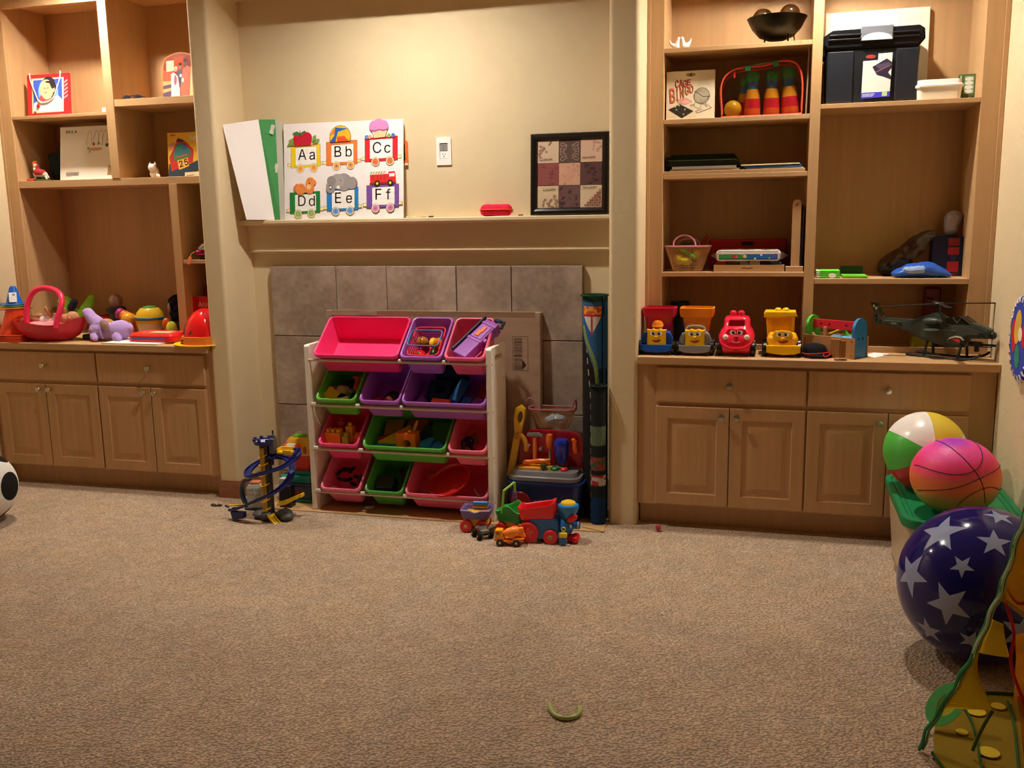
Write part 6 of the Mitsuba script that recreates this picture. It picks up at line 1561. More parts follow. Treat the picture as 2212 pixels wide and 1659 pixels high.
for x in (-0.075, -0.03, 0.06):
    bar = bar.difference(disc(0.0065, (x, 0.022)))
t.part('red_bar', prism(bar, 0.018, (0, 0, 0.128)), mat('plastic', '#d42038', roughness=0.45), 20)
tb = lambda x, y, z, **k: TBM @ T(x, y, z, **k)
solo('wooden_dowel', 'upright wooden peg sticking out of the toy tool box', 'wooden peg', cyl(0.009, 0.10, (0, 0, 0.05), n=16, b=0.002), wd, tb(-0.03, -0.035, 0.04, ry=-4))
solo('wooden_dowel', 'slanted wooden peg at the left in the toy tool box', 'wooden peg', cyl(0.008, 0.09, (0, 0, 0.045), n=16, b=0.002), wd, tb(-0.05, -0.03, 0.035, ry=-40))
solo('toy_wrench', 'curved yellow toy tool lying in the toy tool box', 'toy tool', tube(spline([(-0.05, 0, 0), (-0.02, 0, 0.012), (0.02, 0, 0.03), (0.045, 0, 0.034)], 16), 0.012, 10, flat=(1, 0.6)), mat('plastic', '#f0d01c'), tb(0.0, 0.035, 0.098))
solo('toy_wrench', 'curved green toy tool against the blue end of the toy tool box', 'toy tool', tube(spline([(-0.03, 0, 0.022), (-0.02, 0, 0.0), (0.02, 0, -0.006), (0.05, 0, -0.004)], 16), 0.0145, 10, flat=(1, 0.6)), mat('plastic', '#54c828'), tb(0.065, 0.02, 0.105))
solo('toy_block_blue', 'light blue toy pieces lying low in the toy tool box', 'toy piece', blob([[((-0.03, 0, 0), 0.018), ((0.0, 0, 0.004), 0.014)], [((0.02, 0, 0), 0.016), ((0.06, 0.01, 0), 0.014)]], 0.008), mat('plastic', '#3f8fb8'), tb(0.04, -0.030, 0.088))
t = Thing('paper_bag_blocks', 'pair of small brown wooden blocks leaning on the front of the toy tool box', 'wooden blocks', T(0.330, 0.050, CZ))
t.part('left_block', box(0.048, 0.028, 0.09, (-0.024, 0.012, 0.0455), 0.002), mat('matte', '#96683c'), False, M=T(rz=-30))
t.part('right_block', box(0.052, 0.028, 0.085, (0.027, 0.008, 0.043), 0.002), mat('matte', '#8a5e38'), False, M=T(rz=4))
solo('torn_paper', 'torn brown paper lip under the small brown blocks at the counter edge', 'paper', rough(fine(box(0.055, 0.035, 0.006, (0, 0, 0.006)), 0.01), 0.004, 60), mat('paper', '#9a7046'), T(0.330, -0.006, CZ), 60)
solo('white_paper', 'small sheet of white paper beside the blue end of the toy tool box', 'paper', hull([(x, y, z) for z in (CZ, CZ + 0.001) for x, y in ((0.49, 0.09), (0.575, 0.225), (0.505, 0.27), (0.44, 0.16))]), white_paper, smooth=False)

# attack helicopter toy, turned towards the right wall
HM = T(0.732, 0.205, CZ + 0.0004, rz=-31)
t = Thing('toy_helicopter', 'dark green toy attack helicopter with a shark mouth on the right counter', 'toy helicopter', HM)
HC = lambda x, y: ((x - 600) * 0.000492, (592 - y) * 0.000485)
hp = lambda pts: sg.Polygon([HC(*p) for p in pts])
olive, dark = mat('plastic', '#39423a', roughness=0.45), mat('plastic', '#1b1c1a', roughness=0.4)
t.part('fuselage', pillow(hp([(470, 240), (620, 175), (700, 150), (775, 195), (820, 245), (935, 235), (1020, 238), (1120, 262), (1195, 290), (1200, 375), (1010, 385), (965, 478), (860, 488), (740, 470), (560, 430), (500, 395), (380, 350), (360, 255)]), 0.092, 0.03), olive)
t.part('tail_boom', pillow(hp([(150, 245), (200, 240), (480, 240), (500, 345), (380, 350), (190, 312), (150, 290)]), 0.046, 0.016), olive)
t.part('tail_fin', pillow(hp([(22, 95), (95, 100), (130, 175), (190, 235), (180, 300), (90, 310), (60, 290), (55, 190)]).difference(hp([(85, 225), (125, 215), (165, 225), (160, 275), (95, 278)])), 0.022, 0.006), olive)
t.prints('tail_stripes', Print(0.00006).add(hp([(38, 105), (90, 108), (112, 165), (68, 175)]), '#1c1c18').add(hp([(50, 122), (66, 112), (78, 128), (62, 150)]), '#c8b06a').add(hp([(72, 152), (92, 130), (104, 152), (84, 170)]), '#c8b06a', False), on_front(0, -0.0112, 0))
t.part('tail_rotor', cat(box(0.006, 0.003, 0.06, (HC(125, 250)[0], -0.014, HC(125, 250)[1])), box(0.06, 0.003, 0.006, (HC(125, 250)[0], -0.014, HC(125, 250)[1]))), olive, False)
for s in (-1, 1):
    t.part('engine_pod', ball((0.048, 0.020, 0.017), (HC(690, 235)[0], s * 0.055, HC(690, 235)[1]), 3), olive)
    t.part('stub_wing', ball((0.036, 0.05, 0.007), (HC(700, 315)[0], s * 0.065, HC(700, 315)[1]), 3), olive)
    t.part('pod_ring', torus(0.014, 0.004, (HC(745, 240)[0], s * 0.055, HC(745, 240)[1]), 'x', 16, 6), dark)
t.part('side_line', cat(box(0.16, 0.004, 0.004, (HC(360, 268)[0], -0.024, HC(360, 268)[1])), box(0.055, 0.004, 0.004, (HC(845, 316)[0], -0.047, HC(845, 316)[1]))), mat('plastic', '#5a645a'), False)
t.part('side_panel', cat(bx(HC(330, 0)[0], HC(510, 0)[0], -0.0245, -0.02, HC(0, 322)[1], HC(0, 298)[1])), dark, False, M=T(ry=3))
t.part('vent', rbox(0.03, 0.004, 0.010, (HC(290, 290)[0], -0.0235, HC(290, 290)[1]), 0.0015), mat('plastic', '#5a645a'))
t.part('canopy', pillow(hp([(790, 250), (775, 205), (860, 190), (940, 180), (1025, 240), (990, 290), (870, 275)]), 0.074, 0.02), mat('gloss', '#211a14', roughness=0.08))
for pts in ([(940, 180), (1025, 240)], [(905, 240), (940, 180)], [(860, 190), (905, 245)]):
    t.part('canopy_frame', cat(*[tube([(HC(*pts[0])[0], s * 0.034, HC(*pts[0])[1]), (HC(*pts[1])[0], s * 0.037, HC(*pts[1])[1])], 0.003, 6) for s in (-1, 1)]), olive)
t.part('rotor_mast', cyl(0.012, 0.05, (HC(690, 0)[0], 0, HC(0, 120)[1]), n=16), dark)
t.part('rotor_hub', cyl(0.028, 0.016, (HC(690, 0)[0], 0, HC(0, 75)[1]), n=20, b=0.004), dark)
hx, hz = HC(690, 72)
for a in (-148, -58, 32, 122):
    L_ = 0.27
    t.part('rotor_blade', prism([(0, -0.012), (L_, -0.014), (L_, 0.014), (0, 0.012)], 0.004, plane='xy'), dark if a in (32, 122, -58) else mat('plastic', '#2c302c'), False, M=T(hx, 0, hz, rz=a) @ T(ry=4 if a == -148 else -1))
t.part('nose_sight', cat(ball((0.016, 0.022, 0.018), (HC(1205, 345)[0], 0, HC(1205, 345)[1]), 2), cyl(0.012, 0.03, (HC(1130, 340)[0], -0.04, HC(1130, 345)[1]), 'y', n=14)), dark)
t.part('cannon', cat(rbox(0.06, 0.03, 0.022, (HC(1060, 435)[0], 0, HC(1060, 437)[1]), 0.006), rbox(0.02, 0.02, 0.03, (HC(1070, 480)[0], 0, HC(1070, 480)[1]), 0.005), cyl(0.0055, 0.075, (HC(1160, 440)[0], 0, HC(1160, 440)[1]), 'x', n=12), cyl(0.002, 0.05, (HC(1155, 440)[0], 0, HC(1155, 460)[1]), 'x', n=8)), mat('plastic', '#100e0c'))
for s in (-1, 1):
    t.part('skid', tube(spline([(HC(455, 0)[0], s * 0.055, 0.008), (HC(560, 0)[0], s * 0.055, 0.006), (HC(1000, 0)[0], s * 0.055, 0.006), (HC(1080, 0)[0], s * 0.055, 0.014), (HC(1150, 0)[0], s * 0.055, 0.036)], 26), 0.0058, 8), dark)
    for x in (625, 945):
        t.part('strut', tube([(HC(x, 0)[0], s * 0.055, 0.008), (HC(x, 0)[0] + 0.004, s * 0.032, 0.075)], 0.0065, 8), dark)
pr = Print(0.00006).add(hp([(830, 405), (860, 375), (910, 360), (955, 366), (985, 395), (975, 402), (945, 380), (905, 376), (868, 392)]), '#d8d4c8').add(hp([(862, 396), (905, 384), (945, 395), (950, 428), (905, 415)]), '#c83040')
for k in range(7):
    x = 868 + 16 * k
    pr.add(hp([(x, 384 - abs(k - 3) * -1), (x + 10, 380), (x + 6, 398)]), '#1a1a18', k == 0)
t.prints('shark_mouth', pr, on_front(0, -0.0462, 0))
solo('yellow_toy_car', 'yellow green toy half hidden behind the helicopter', 'toy', rbox(0.10, 0.08, 0.062, (0, 0, 0.031), 0.012), mat('plastic', '#a8a81c'), T(0.745, 0.46, CZ + 0.0004))
solo('red_toy', 'dark red toy in the shadow above the helicopter rotor', 'toy', rbox(0.08, 0.06, 0.30, (0, 0, 0.15), 0.01), mat('plastic', '#6a1414'), T(0.80, 0.58, CZ + 0.0004))

# round quilted hanging on the right wall
WM = np.array([[0, 0, -1, XR - 0.001], [-1, 0, 0, -0.415], [0, 1, 0, 1.045], [0, 0, 0, 1.0]])
t = Thing('wall_hanging', 'blue scalloped cloth hanging with white loops at the right edge of the photo', 'wall hanging', WM)
lobes = [(0.165 * (1 + 0.05 * math.cos(11 * a)) * math.cos(a), 0.165 * (1 + 0.05 * math.cos(11 * a)) * math.sin(a)) for a in np.linspace(0, 2 * np.pi, 132, endpoint=False)]
t.part('cloth', pillow(lobes, 0.026, 0.010, 'xy', (0, 0, 0.0135)), mat('cloth', '#3a48a8'))
for a in np.linspace(0, 2 * np.pi, 26, endpoint=False):
    t.part('white_loop', tube([(0.150 * math.cos(a), 0.150 * math.sin(a), 0.029), (0.168 * math.cos(a + 0.03), 0.168 * math.sin(a + 0.03), 0.026), (0.180 * math.cos(a + 0.06), 0.180 * math.sin(a + 0.06), 0.014)], 0.0035, 6), mat('cloth', '#e0dcd8'))
pr = Print().add(ell(0.035, 0.07, (-0.095, 0.0), 12), '#c83038').add(ell(0.05, 0.075, (-0.035, 0.045), -20), '#e0b04c').add(ell(0.04, 0.05, (-0.02, -0.075), 15), '#2f8a6c').add(ell(0.04, 0.05, (0.07, 0.02), 0), '#c83038').add(disc(0.03, (0.01, 0.02)), '#f0e8d8')
t.prints('pattern', pr, T(0, 0, 0.0268))
# ---------------------------------------------------------------- toys on the hearth
CS = 0.0045        # top of the cardboard sheet
t = Thing('toy_workbench', 'toy workbench with a red tool board, grey top and blue base right of the organizer', 'toy workbench', T(-1.105, 0.005, CS))
t.part('base', loft([rring(0.36, 0.17, 0.04, 0.0, c=(0, 0.045)), rring(0.40, 0.20, 0.05, 0.19, c=(0, 0.045)), rring(0.42, 0.215, 0.05, 0.198, c=(0, 0.045)), rring(0.42, 0.215, 0.05, 0.208, c=(0, 0.045)), rring(0.38, 0.18, 0.05, 0.210, c=(0, 0.045))]), mat('plastic', '#1a3170'))
pr = Print(0.00006).add(rrect(0.25, 0.13, 0.01, (-0.02, 0.115)), '#2c1e22')
rg = random.Random(4)
for k in range(40):
    pr.add(ell(rg.uniform(0.006, 0.016), rg.uniform(0.004, 0.010), (-0.02 + rg.uniform(-0.11, 0.11), 0.115 + rg.uniform(-0.052, 0.052)), rg.uniform(0, 180)), rg.choice(('#7a4a44', '#4a5a70', '#8a7468', '#5a2c30', '#a04a44', '#6a7078')), k % 4 == 0)
t.prints('base_print', pr, on_front(0, -0.0555, 0) @ T(rx=-4))
t.part('red_side_disc', cyl(0.052, 0.012, (-0.12, -0.052, 0.10), 'y', b=0.003), mat('plastic', '#8c1c20'))
t.part('grey_top', loft([rring(0.37, 0.175, 0.05, 0.208, c=(0, 0.035)), rring(0.385, 0.19, 0.055, 0.214, c=(0, 0.035)), rring(0.385, 0.19, 0.055, 0.232, c=(0, 0.035)), rring(0.36, 0.165, 0.05, 0.236, c=(0, 0.035)), rring(0.345, 0.15, 0.045, 0.258, c=(0, 0.035)), rring(0.32, 0.13, 0.04, 0.264, c=(0, 0.035))]), mat('plastic', '#77767a', roughness=0.3))
t.part('yellow_tray', rbox(0.13, 0.085, 0.014, (-0.075, 0.02, 0.269), 0.004), mat('plastic', '#e09a2a'))
t.part('green_button', cyl(0.017, 0.018, (0.055, -0.005, 0.271), b=0.005), mat('plastic', '#2f8a3c'))
t.part('red_button', cyl(0.019, 0.018, (0.103, -0.005, 0.271), b=0.005), mat('plastic', '#d8302c'))
back = sg.Polygon([(-0.165, 0.255), (0.19, 0.255), (0.185, 0.40), (0.165, 0.435), (0.12, 0.448), (0.0, 0.452), (-0.10, 0.452), (-0.13, 0.44), (-0.155, 0.41)])
t.part('tool_board', pillow(back, 0.03, 0.008, c=(0, 0.105, 0)), mat('plastic', '#9c1626'))
hnd = sg.Polygon([(-0.225, 0.20), (-0.195, 0.20), (-0.155, 0.40), (-0.128, 0.52), (-0.125, 0.565), (-0.145, 0.582), (-0.172, 0.565), (-0.182, 0.50), (-0.178, 0.44)]).buffer(0.004)
t.part('yellow_arch', pillow(hnd.difference(ell(0.014, 0.032, (-0.150, 0.52), -12)), 0.028, 0.008, c=(0, 0.085, 0)), mat('plastic', '#e0b428'))
t.part('saw_handle', tube(spline([(-0.178, 0.075, 0.41), (-0.14, 0.06, 0.425), (-0.12, 0.055, 0.40), (-0.115, 0.055, 0.345)], 16), 0.013, 10), mat('plastic', '#c8902a'))
for x, z in ((-0.105, 0.365), (-0.035, 0.36)):
    t.part('peg', tube([(x, 0.09, z), (x, 0.045, z)], 0.008, 8), mat('plastic', '#8d8a84'))
HB = T(-1.105, 0.005, CS)
t = Thing('toy_hammer', 'orange handled grey toy hammer hanging on the red tool board', 'toy hammer', HB @ T(-0.065, 0.055, 0.0))
t.part('handle', cyl(0.011, 0.135, (0, 0, 0.355), n=14, b=0.004), mat('plastic', '#e07a24'))
t.part('head', pillow([(-0.045, 0.425), (-0.04, 0.443), (0.02, 0.447), (0.042, 0.435), (0.046, 0.415), (0.03, 0.425), (-0.035, 0.424)], 0.026, 0.008), mat('plastic', '#7a7870'))
t = Thing('toy_screwdriver', 'orange handled toy screwdriver hanging on the red tool board', 'toy screwdriver', HB @ T(0.015, 0.055, 0))
t.part('handle', lathe([(0, 0.36), (0.014, 0.365), (0.020, 0.385), (0.021, 0.42), (0.016, 0.438), (0, 0.445)], 18), mat('plastic', '#e06a1c'))
t.part('shaft', cyl(0.006, 0.06, (0, 0, 0.335), n=10), mat('plastic', '#9a968c'))
t = Thing('toy_drill', 'blue toy power drill standing on the right of the toy workbench', 'toy drill', HB @ T(0.085, 0.03, 0))
t.part('body', lathe([(0, 0.29), (0.022, 0.295), (0.034, 0.33), (0.040, 0.375), (0.042, 0.405), (0.032, 0.422), (0, 0.426)], 24), mat('gloss', '#1d2fa8', roughness=0.18))
t.part('foot', cat(cyl(0.012, 0.035, (0, 0, 0.282), n=12), rbox(0.075, 0.045, 0.014, (0.0, 0, 0.2715), 0.004)), mat('plastic', '#4a4a50'))
t = Thing('toy_pliers', 'orange toy tool hanging at the right end of the red tool board', 'toy tool', HB @ T(0.148, 0.06, 0))
t.one(blob([[((0, 0, 0.35), 0.014), ((0, 0, 0.40), 0.013), ((-0.008, 0, 0.412), 0.012)], [((0, 0, 0.38), 0.013), ((0.008, 0, 0.35), 0.012)]], 0.008), mat('plastic', '#e06a1c'), 60)
solo('toy_wrench', 'orange toy wrench lying across the yellow tray of the workbench', 'toy tool', blob([[((-0.075, 0, 0), 0.015), ((-0.045, 0, 0.004), 0.012), ((0.0, 0, 0.012), 0.012), ((0.03, 0, 0.010), 0.014)], [((0.03, 0, 0.012), 0.012), ((0.055, 0, 0.018), 0.009)], [((0.03, 0, 0.008), 0.012), ((0.055, 0, 0.0), 0.009)]], 0.007), mat('plastic', '#e8721e'), HB @ T(-0.035, 0.015, 0.293), 60)
solo('toy_nut', 'dark green toy nut beside the yellow one on the workbench', 'toy nut', cyl(0.017, 0.018, (0, 0, 0.009), n=6), mat('plastic', '#2c4a1c'), HB @ T(-0.005, -0.015, 0.2765))
solo('toy_nut', 'yellow green toy nut on the workbench next to the dark green nut', 'toy nut', cyl(0.015, 0.018, (0, 0, 0.009), n=6), mat('plastic', '#b8b02c'), HB @ T(0.027, 0.0, 0.2645))

woven_basket('woven_basket', 'woven straw basket with pink rim hanging above the toy workbench', T(-1.098, 0.165, 0.457), 0.170, 0.255, 0.08, 0.115, 0.105, [[(-0.125, -0.02, 0.105), (-0.130, -0.035, 0.14), (-0.110, -0.045, 0.165), (-0.085, -0.045, 0.13), (-0.08, -0.05, 0.105)], [(0.09, -0.045, 0.105), (0.115, -0.03, 0.13), (0.128, -0.02, 0.16), (0.132, -0.012, 0.13), (0.125, -0.01, 0.105)]], '#a8825c', '#9c5c62')
solo('blue_white_cloth', 'crumpled pale blue cloth inside the straw basket over the workbench', 'cloth', rough(ball((0.06, 0.03, 0.033), (0, 0, 0), 3), 0.008, 40), mat('gloss', '#a8c4d0', roughness=0.25), T(-1.075, 0.155, 0.500), 60)


# two play rugs rolled up in the corner
def _rug(kind):
    ox, oy = -0.858, 0.10

    def fn(p, n, uv):
        a = dr.atan2(p.y - oy, p.x - ox)            # angle around the roll
        z = p.z
        u = (a + 1.5708) * 0.068                    # metres along the surface from the front
        n1 = mikit.noise(p.x * 220, p.y * 220, p.z * 220)
        col = mi.Color3f((0.035, 0.115, 0.30))
        lake = z > 0.80 + 0.9 * (u + 0.01)
        side = 0.80 - 0.20 * mikit.smoothstep(0.55, 0.85, z)
        road_c = -0.040 + 0.028 * mikit.smoothstep(0.95, 0.60, z)
        green = dr.abs(u - road_c - 0.048 * mikit.smoothstep(1.05, 0.80, z) + 0.03 * mikit.smoothstep(0.80, 1.05, z)) < 0.012
        road = (u < road_c + 0.036) & (z < 0.98 - 2.2 * (u + 0.075))
        below = z < 0.80
        col = dr.select(below & (u > road_c + 0.045), mi.Color3f((0.02, 0.055, 0.12)), col)
        col = dr.select(green & (z < 1.02), mi.Color3f((0.20, 0.30, 0.10)), col)
        col = dr.select(road, mi.Color3f((0.022, 0.020, 0.018)), col)
        dash = road & (dr.abs(u - road_c - 0.0) < 0.0028) & ((z * 17 - dr.floor(z * 17)) < 0.55) & (z < 0.93)
        col = dr.select(dash, mi.Color3f((0.5, 0.48, 0.42)), col)
        boat = (z > 1.075) & (z < 1.118) & (dr.abs(u + 0.005) < 0.062)
        col = dr.select(boat, mikit.mix((0.75, 0.32, 0.06), (0.55, 0.08, 0.05), mikit.smoothstep(0.45, 0.6, mikit.noise(u * 60, z * 90))), col)
        sail = (z < 1.070) & (z > 0.985) & (dr.abs(u + 0.005) < 0.060 * (z - 0.975) / 0.095)
        col = dr.select(sail, mi.Color3f((0.62, 0.58, 0.52)), col)
        mast = (z < 1.075) & (z > 0.975) & (dr.abs(u + 0.005) < 0.006)
        deck = (z < 1.077) & (z > 1.066) & (dr.abs(u + 0.005) < 0.062)
        col = dr.select(mast | deck, mi.Color3f((0.42, 0.05, 0.08)), col)
        col = dr.select(z > 1.140, mi.Color3f((0.02, 0.06, 0.045)), col)
        return col * (0.8 + 0.4 * n1)
    return fn


rug_a = proc_mat('play_rug', _rug(0), lambda p, n, uv: mikit.noise(p.x * 500, p.y * 500, p.z * 500), 0.0008, 0.95, 0.05, 1e-3)


def _rug2(p, n, uv):
    n1 = mikit.noise(p.x * 220, p.y * 220, p.z * 220)
    z = p.z
    col = mi.Color3f((0.020, 0.024, 0.024))
    col = dr.select((z > 0.42) & (z < 0.52), mi.Color3f((0.10, 0.14, 0.09)), col)
    stripe = (z > 0.29) & (z < 0.36)
    col = dr.select(stripe, mikit.mix((0.30, 0.05, 0.04), (0.06, 0.09, 0.05), mikit.smoothstep(0.45, 0.55, mikit.noise(p.x * 60, p.y * 60, z * 60))), col)
    flag = (z > 0.21) & (z < 0.265)
    col = dr.select(flag, mikit.mix((0.45, 0.42, 0.38), (0.35, 0.04, 0.04), mikit.smoothstep(0.5, 0.56, mikit.noise(p.x * 45, p.y * 45, z * 45))), col)
    col = dr.select(z < 0.15, mi.Color3f((0.012, 0.035, 0.10)), col)
    return col * (0.8 + 0.4 * n1)


rug_b = proc_mat('play_rug_back', _rug2, None, rough_=0.95, spec=0.05)


def roll_mesh(r, h, turns=2.0, th=0.008, n=80, gap=0.003):
    """A spiral strip: a carpet rolled up."""
    a = np.linspace(0, 2 * np.pi * turns, n)
    rad = r - (th + gap) * (a / (2 * np.pi))
    outer = np.c_[rad * np.cos(a), rad * np.sin(a)]
    inner = np.c_[(rad - th) * np.cos(a), (rad - th) * np.sin(a)]
    v, f = [], []
    zz = np.linspace(0, h, 2)
    for z in zz:
        v += [np.c_[outer, np.full(n, z)], np.c_[inner, np.full(n, z)]]
    v = np.vstack(v)
    O0, I0, O1, I1 = 0, n, 2 * n, 3 * n
    for i in range(n - 1):
        for q in ((O0 + i, O0 + i + 1, O1 + i + 1, O1 + i), (I0 + i + 1, I0 + i, I1 + i, I1 + i + 1), (O1 + i, O1 + i + 1, I1 + i + 1, I1 + i), (I0 + i, I0 + i + 1, O0 + i + 1, O0 + i)):
            f += [(q[0], q[1], q[2]), (q[0], q[2], q[3])]
    for i in (0, n - 1):
        q = (O0 + i, O1 + i, I1 + i, I0 + i)
        f += [(q[0], q[1], q[2]), (q[0], q[2], q[3])]
    m = trimesh.Trimesh(v, f, process=False)
    m.fix_normals()
    return m


t = Thing('rolled_play_rug', 'tall rolled play rug with a road and sailboat print standing by the right pier', 'rolled rug', T(-0.858, 0.10, CS, rz=-35))
t.part('roll', roll_mesh(0.068, 1.165), rug_a, 40)
t.part('edge_binding', tube([(0.068 * math.cos(a) - 0.0, 0.068 * math.sin(a), 1.166) for a in np.linspace(0, 6.0, 40)], 0.005, 6), mat('cloth', '#20402c'))
t.part('side_binding', tube([(0.0695, -0.001, 0.0), (0.0695, -0.001, 1.165)], 0.005, 6), mat('cloth', '#24384a'))
t = Thing('rolled_play_rug', 'shorter dark rolled play rug with red prints beside the tall rug', 'rolled rug', T(-0.818, -0.010, CS, rz=120))
t.part('roll', roll_mesh(0.043, 0.72), rug_b, 40)
t.part('edge_binding', tube([(0.043 * math.cos(a), 0.043 * math.sin(a), 0.721) for a in np.linspace(0, 6.0, 36)], 0.004, 6), mat('cloth', '#1c2a24'))

# ---------------------------------------------------------------- toy train on the carpet
cR, cB, cY, cG = mat('plastic', '#d8222c', roughness=0.28), mat('plastic', '#1f66b0', roughness=0.28), mat('plastic', '#e8b42c', roughness=0.3), mat('plastic', '#2f9a44', roughness=0.3)
ZK = 1 / 2876.0
ZT = lambda x, y: ((x - 1480) * ZK, (962 - y) * ZK)
zt = lambda pts: [ZT(*p) for p in pts]


def wheel(t, x, z, r, y, m, hubm=None, w=0.022):
    k = t.part('wheel', cyl(r, w, (x, y, z), 'y', n=32, b=0.004), m)
    if hubm:
        t.part('hub', cyl(r * 0.32, w + 0.006, (x, y, z), 'y', n=18, b=0.002), hubm, parent=k)
    return k


t = Thing('toy_locomotive', 'blue toy locomotive with a red tub, red wheels and a yellow dome on the carpet', 'toy train', T(-1.0, -0.315, 0.0, rz=3))
t.part('body', pillow(zt([(1190, 600), (1570, 600), (1600, 640), (1600, 880), (1540, 910), (1240, 910), (1190, 860)]), 0.095, 0.012), cB)
t.part('front_body', ball((0.040, 0.050, 0.048), (*ZT(1690, 730)[:1], 0, ZT(1690, 735)[1]), 3), cB)
t.part('snout', cyl(0.018, 0.05, (ZT(1825, 0)[0], -0.008, ZT(0, 715)[1]), 'x', b=0.005), cB)
t.part('snout_ring', torus(0.016, 0.004, (ZT(1868, 0)[0], -0.008, ZT(0, 715)[1]), 'x', 20, 8), mat('plastic', '#c8b45a'))
tub = [rring(0.165, 0.085, 0.02, 0, c=(0, 0)), rring(0.172, 0.095, 0.022, 0.012), rring(0.182, 0.108, 0.024, 0.058), rring(0.184, 0.110, 0.024, 0.066), rring(0.172, 0.098, 0.02, 0.068), rring(0.160, 0.086, 0.018, 0.060), rring(0.150, 0.078, 0.016, 0.020)]
tubm = loft(tub)
v = np.array(tubm.vertices)
wgt = np.clip(v[:, 2] / 0.06, 0, 1)
v[:, 2] += wgt * (0.010 * (v[:, 0] / 0.09) - 0.010 * np.cos(v[:, 0] / 0.09 * 2.2) + 0.004 * np.cos(v[:, 0] / 0.09 * 6.0))
tubm.vertices = v
t.part('red_tub', tubm, cR, 60, M=T(ZT(1300, 0)[0], 0, 0.114, ry=-4))
w1 = wheel(t, *ZT(1180, 812), 0.051, -0.052, cR)
t.prints('star_print', Print().add(star(0.030).difference(star(0.024)), '#e88a80').add(disc(0.004), '#e88a80', False).add(disc(0.046).difference(disc(0.044)), '#e05a58', False), T(ZT(1180, 0)[0], -0.0635, ZT(0, 812)[1]) @ FRONT, parent=w1)
wheel(t, *ZT(1495, 865), 0.036, -0.052, cR, mat('plastic', '#8a8a58'))
for x, z, r in ((1180, 812, 0.051), (1495, 865, 0.036)):
    t.part('wheel', cyl(r, 0.022, (ZT(x, 0)[0], 0.052, ZT(0, z)[1]), 'y', n=32, b=0.004), cR)
cx = ZT(1725, 0)[0]
t.part('chimney', lathe([(0, ZT(0, 650)[1]), (0.026, ZT(0, 645)[1]), (0.036, ZT(0, 560)[1]), (0.047, ZT(0, 510)[1]), (0.053, ZT(0, 460)[1]), (0.050, ZT(0, 425)[1]), (0.036, ZT(0, 405)[1]), (0, ZT(0, 404)[1])], 32, (cx, 0, 0)), mat('gloss', '#2173b4', roughness=0.15))
t.part('yellow_dome', lathe([(0.038, ZT(0, 408)[1]), (0.034, ZT(0, 385)[1]), (0.022, ZT(0, 368)[1]), (0, ZT(0, 362)[1])], 28, (cx, 0, 0)), mat('gloss', '#d8b02c', roughness=0.2))
t.part('red_mouth', ball((0.030, 0.012, 0.016), (0, 0, 0), 3), cR, M=T(ZT(1795, 0)[0], -0.034, ZT(0, 595)[1], ry=-32))
t.part('eye', ball((0.006, 0.004, 0.010), (ZT(1775, 0)[0], -0.042, ZT(0, 700)[1]), 2), mat('plastic', '#e0e0dc'))
t.part('conductor', cat(torus(0.009, 0.003, (ZT(1685, 0)[0], -0.068, ZT(0, 722)[1]), 'y', 18, 6), rbox(0.036, 0.02, 0.028, (ZT(1685, 0)[0], -0.066, ZT(0, 810)[1]), 0.008), tube([(ZT(1685, 0)[0], -0.067, ZT(0, 745)[1]), (ZT(1685, 0)[0], -0.067, ZT(0, 800)[1])], 0.005, 8)), mat('plastic', '#e4d03c'))
t.part('rod_foot', cyl(0.021, 0.016, (ZT(1680, 0)[0], -0.066, ZT(0, 895)[1]), 'y', b=0.004), cB)
cc = t.part('cowcatcher', blob([[((ZT(1760, 0)[0], -0.01, 0.021), 0.020), ((ZT(1830, 0)[0], -0.01, 0.023), 0.021)], [((ZT(1830, 0)[0], -0.03, 0.020), 0.018), ((ZT(1830, 0)[0], 0.02, 0.020), 0.018)]], 0.008), cR, 60)
t.part('bolt_hole', cyl(0.004, 0.003, (ZT(1818, 0)[0], -0.0475, ZT(0, 900)[1]), 'y', n=12), mat('matte', '#5a1014'), parent=cc)
t.part('coupler', cat(tube([(ZT(1150, 0)[0] - 0.05, 0, 0.045), (ZT(1050, 0)[0], 0, 0.048), (ZT(980, 0)[0], 0.01, 0.048)], 0.006, 8), torus(0.010, 0.004, (ZT(1035, 0)[0], 0, 0.060), 'y', 16, 6)), mat('plastic', '#c8a82c'))

GWM = T(-1.215, -0.235, 0.0, rz=-12)
t = Thing('toy_train_wagon', 'green toy train wagon with a lime crane arm and purple hook', 'toy wagon', GWM)


def wagon_tub(w, d, h, wav, rise=0.0):
    rr = [rring(w * 0.80, d * 0.78, 0.012, 0), rring(w * 0.84, d * 0.82, 0.014, 0.006), rring(w * 0.97, d * 0.97, 0.016, h * 0.92), rring(w, d, 0.018, h), rring(w * 0.95, d * 0.93, 0.016, h + 0.004), rring(w * 0.88, d * 0.84, 0.014, h * 0.9), rring(w * 0.78, d * 0.74, 0.012, 0.014)]
    m = loft(rr)
    v = np.array(m.vertices)
    g = np.clip(v[:, 2] / h, 0, 1) ** 2
    v[:, 2] += g * wav(v[:, 0] / (w / 2), v[:, 1] / (d / 2))
    m.vertices = v
    return m


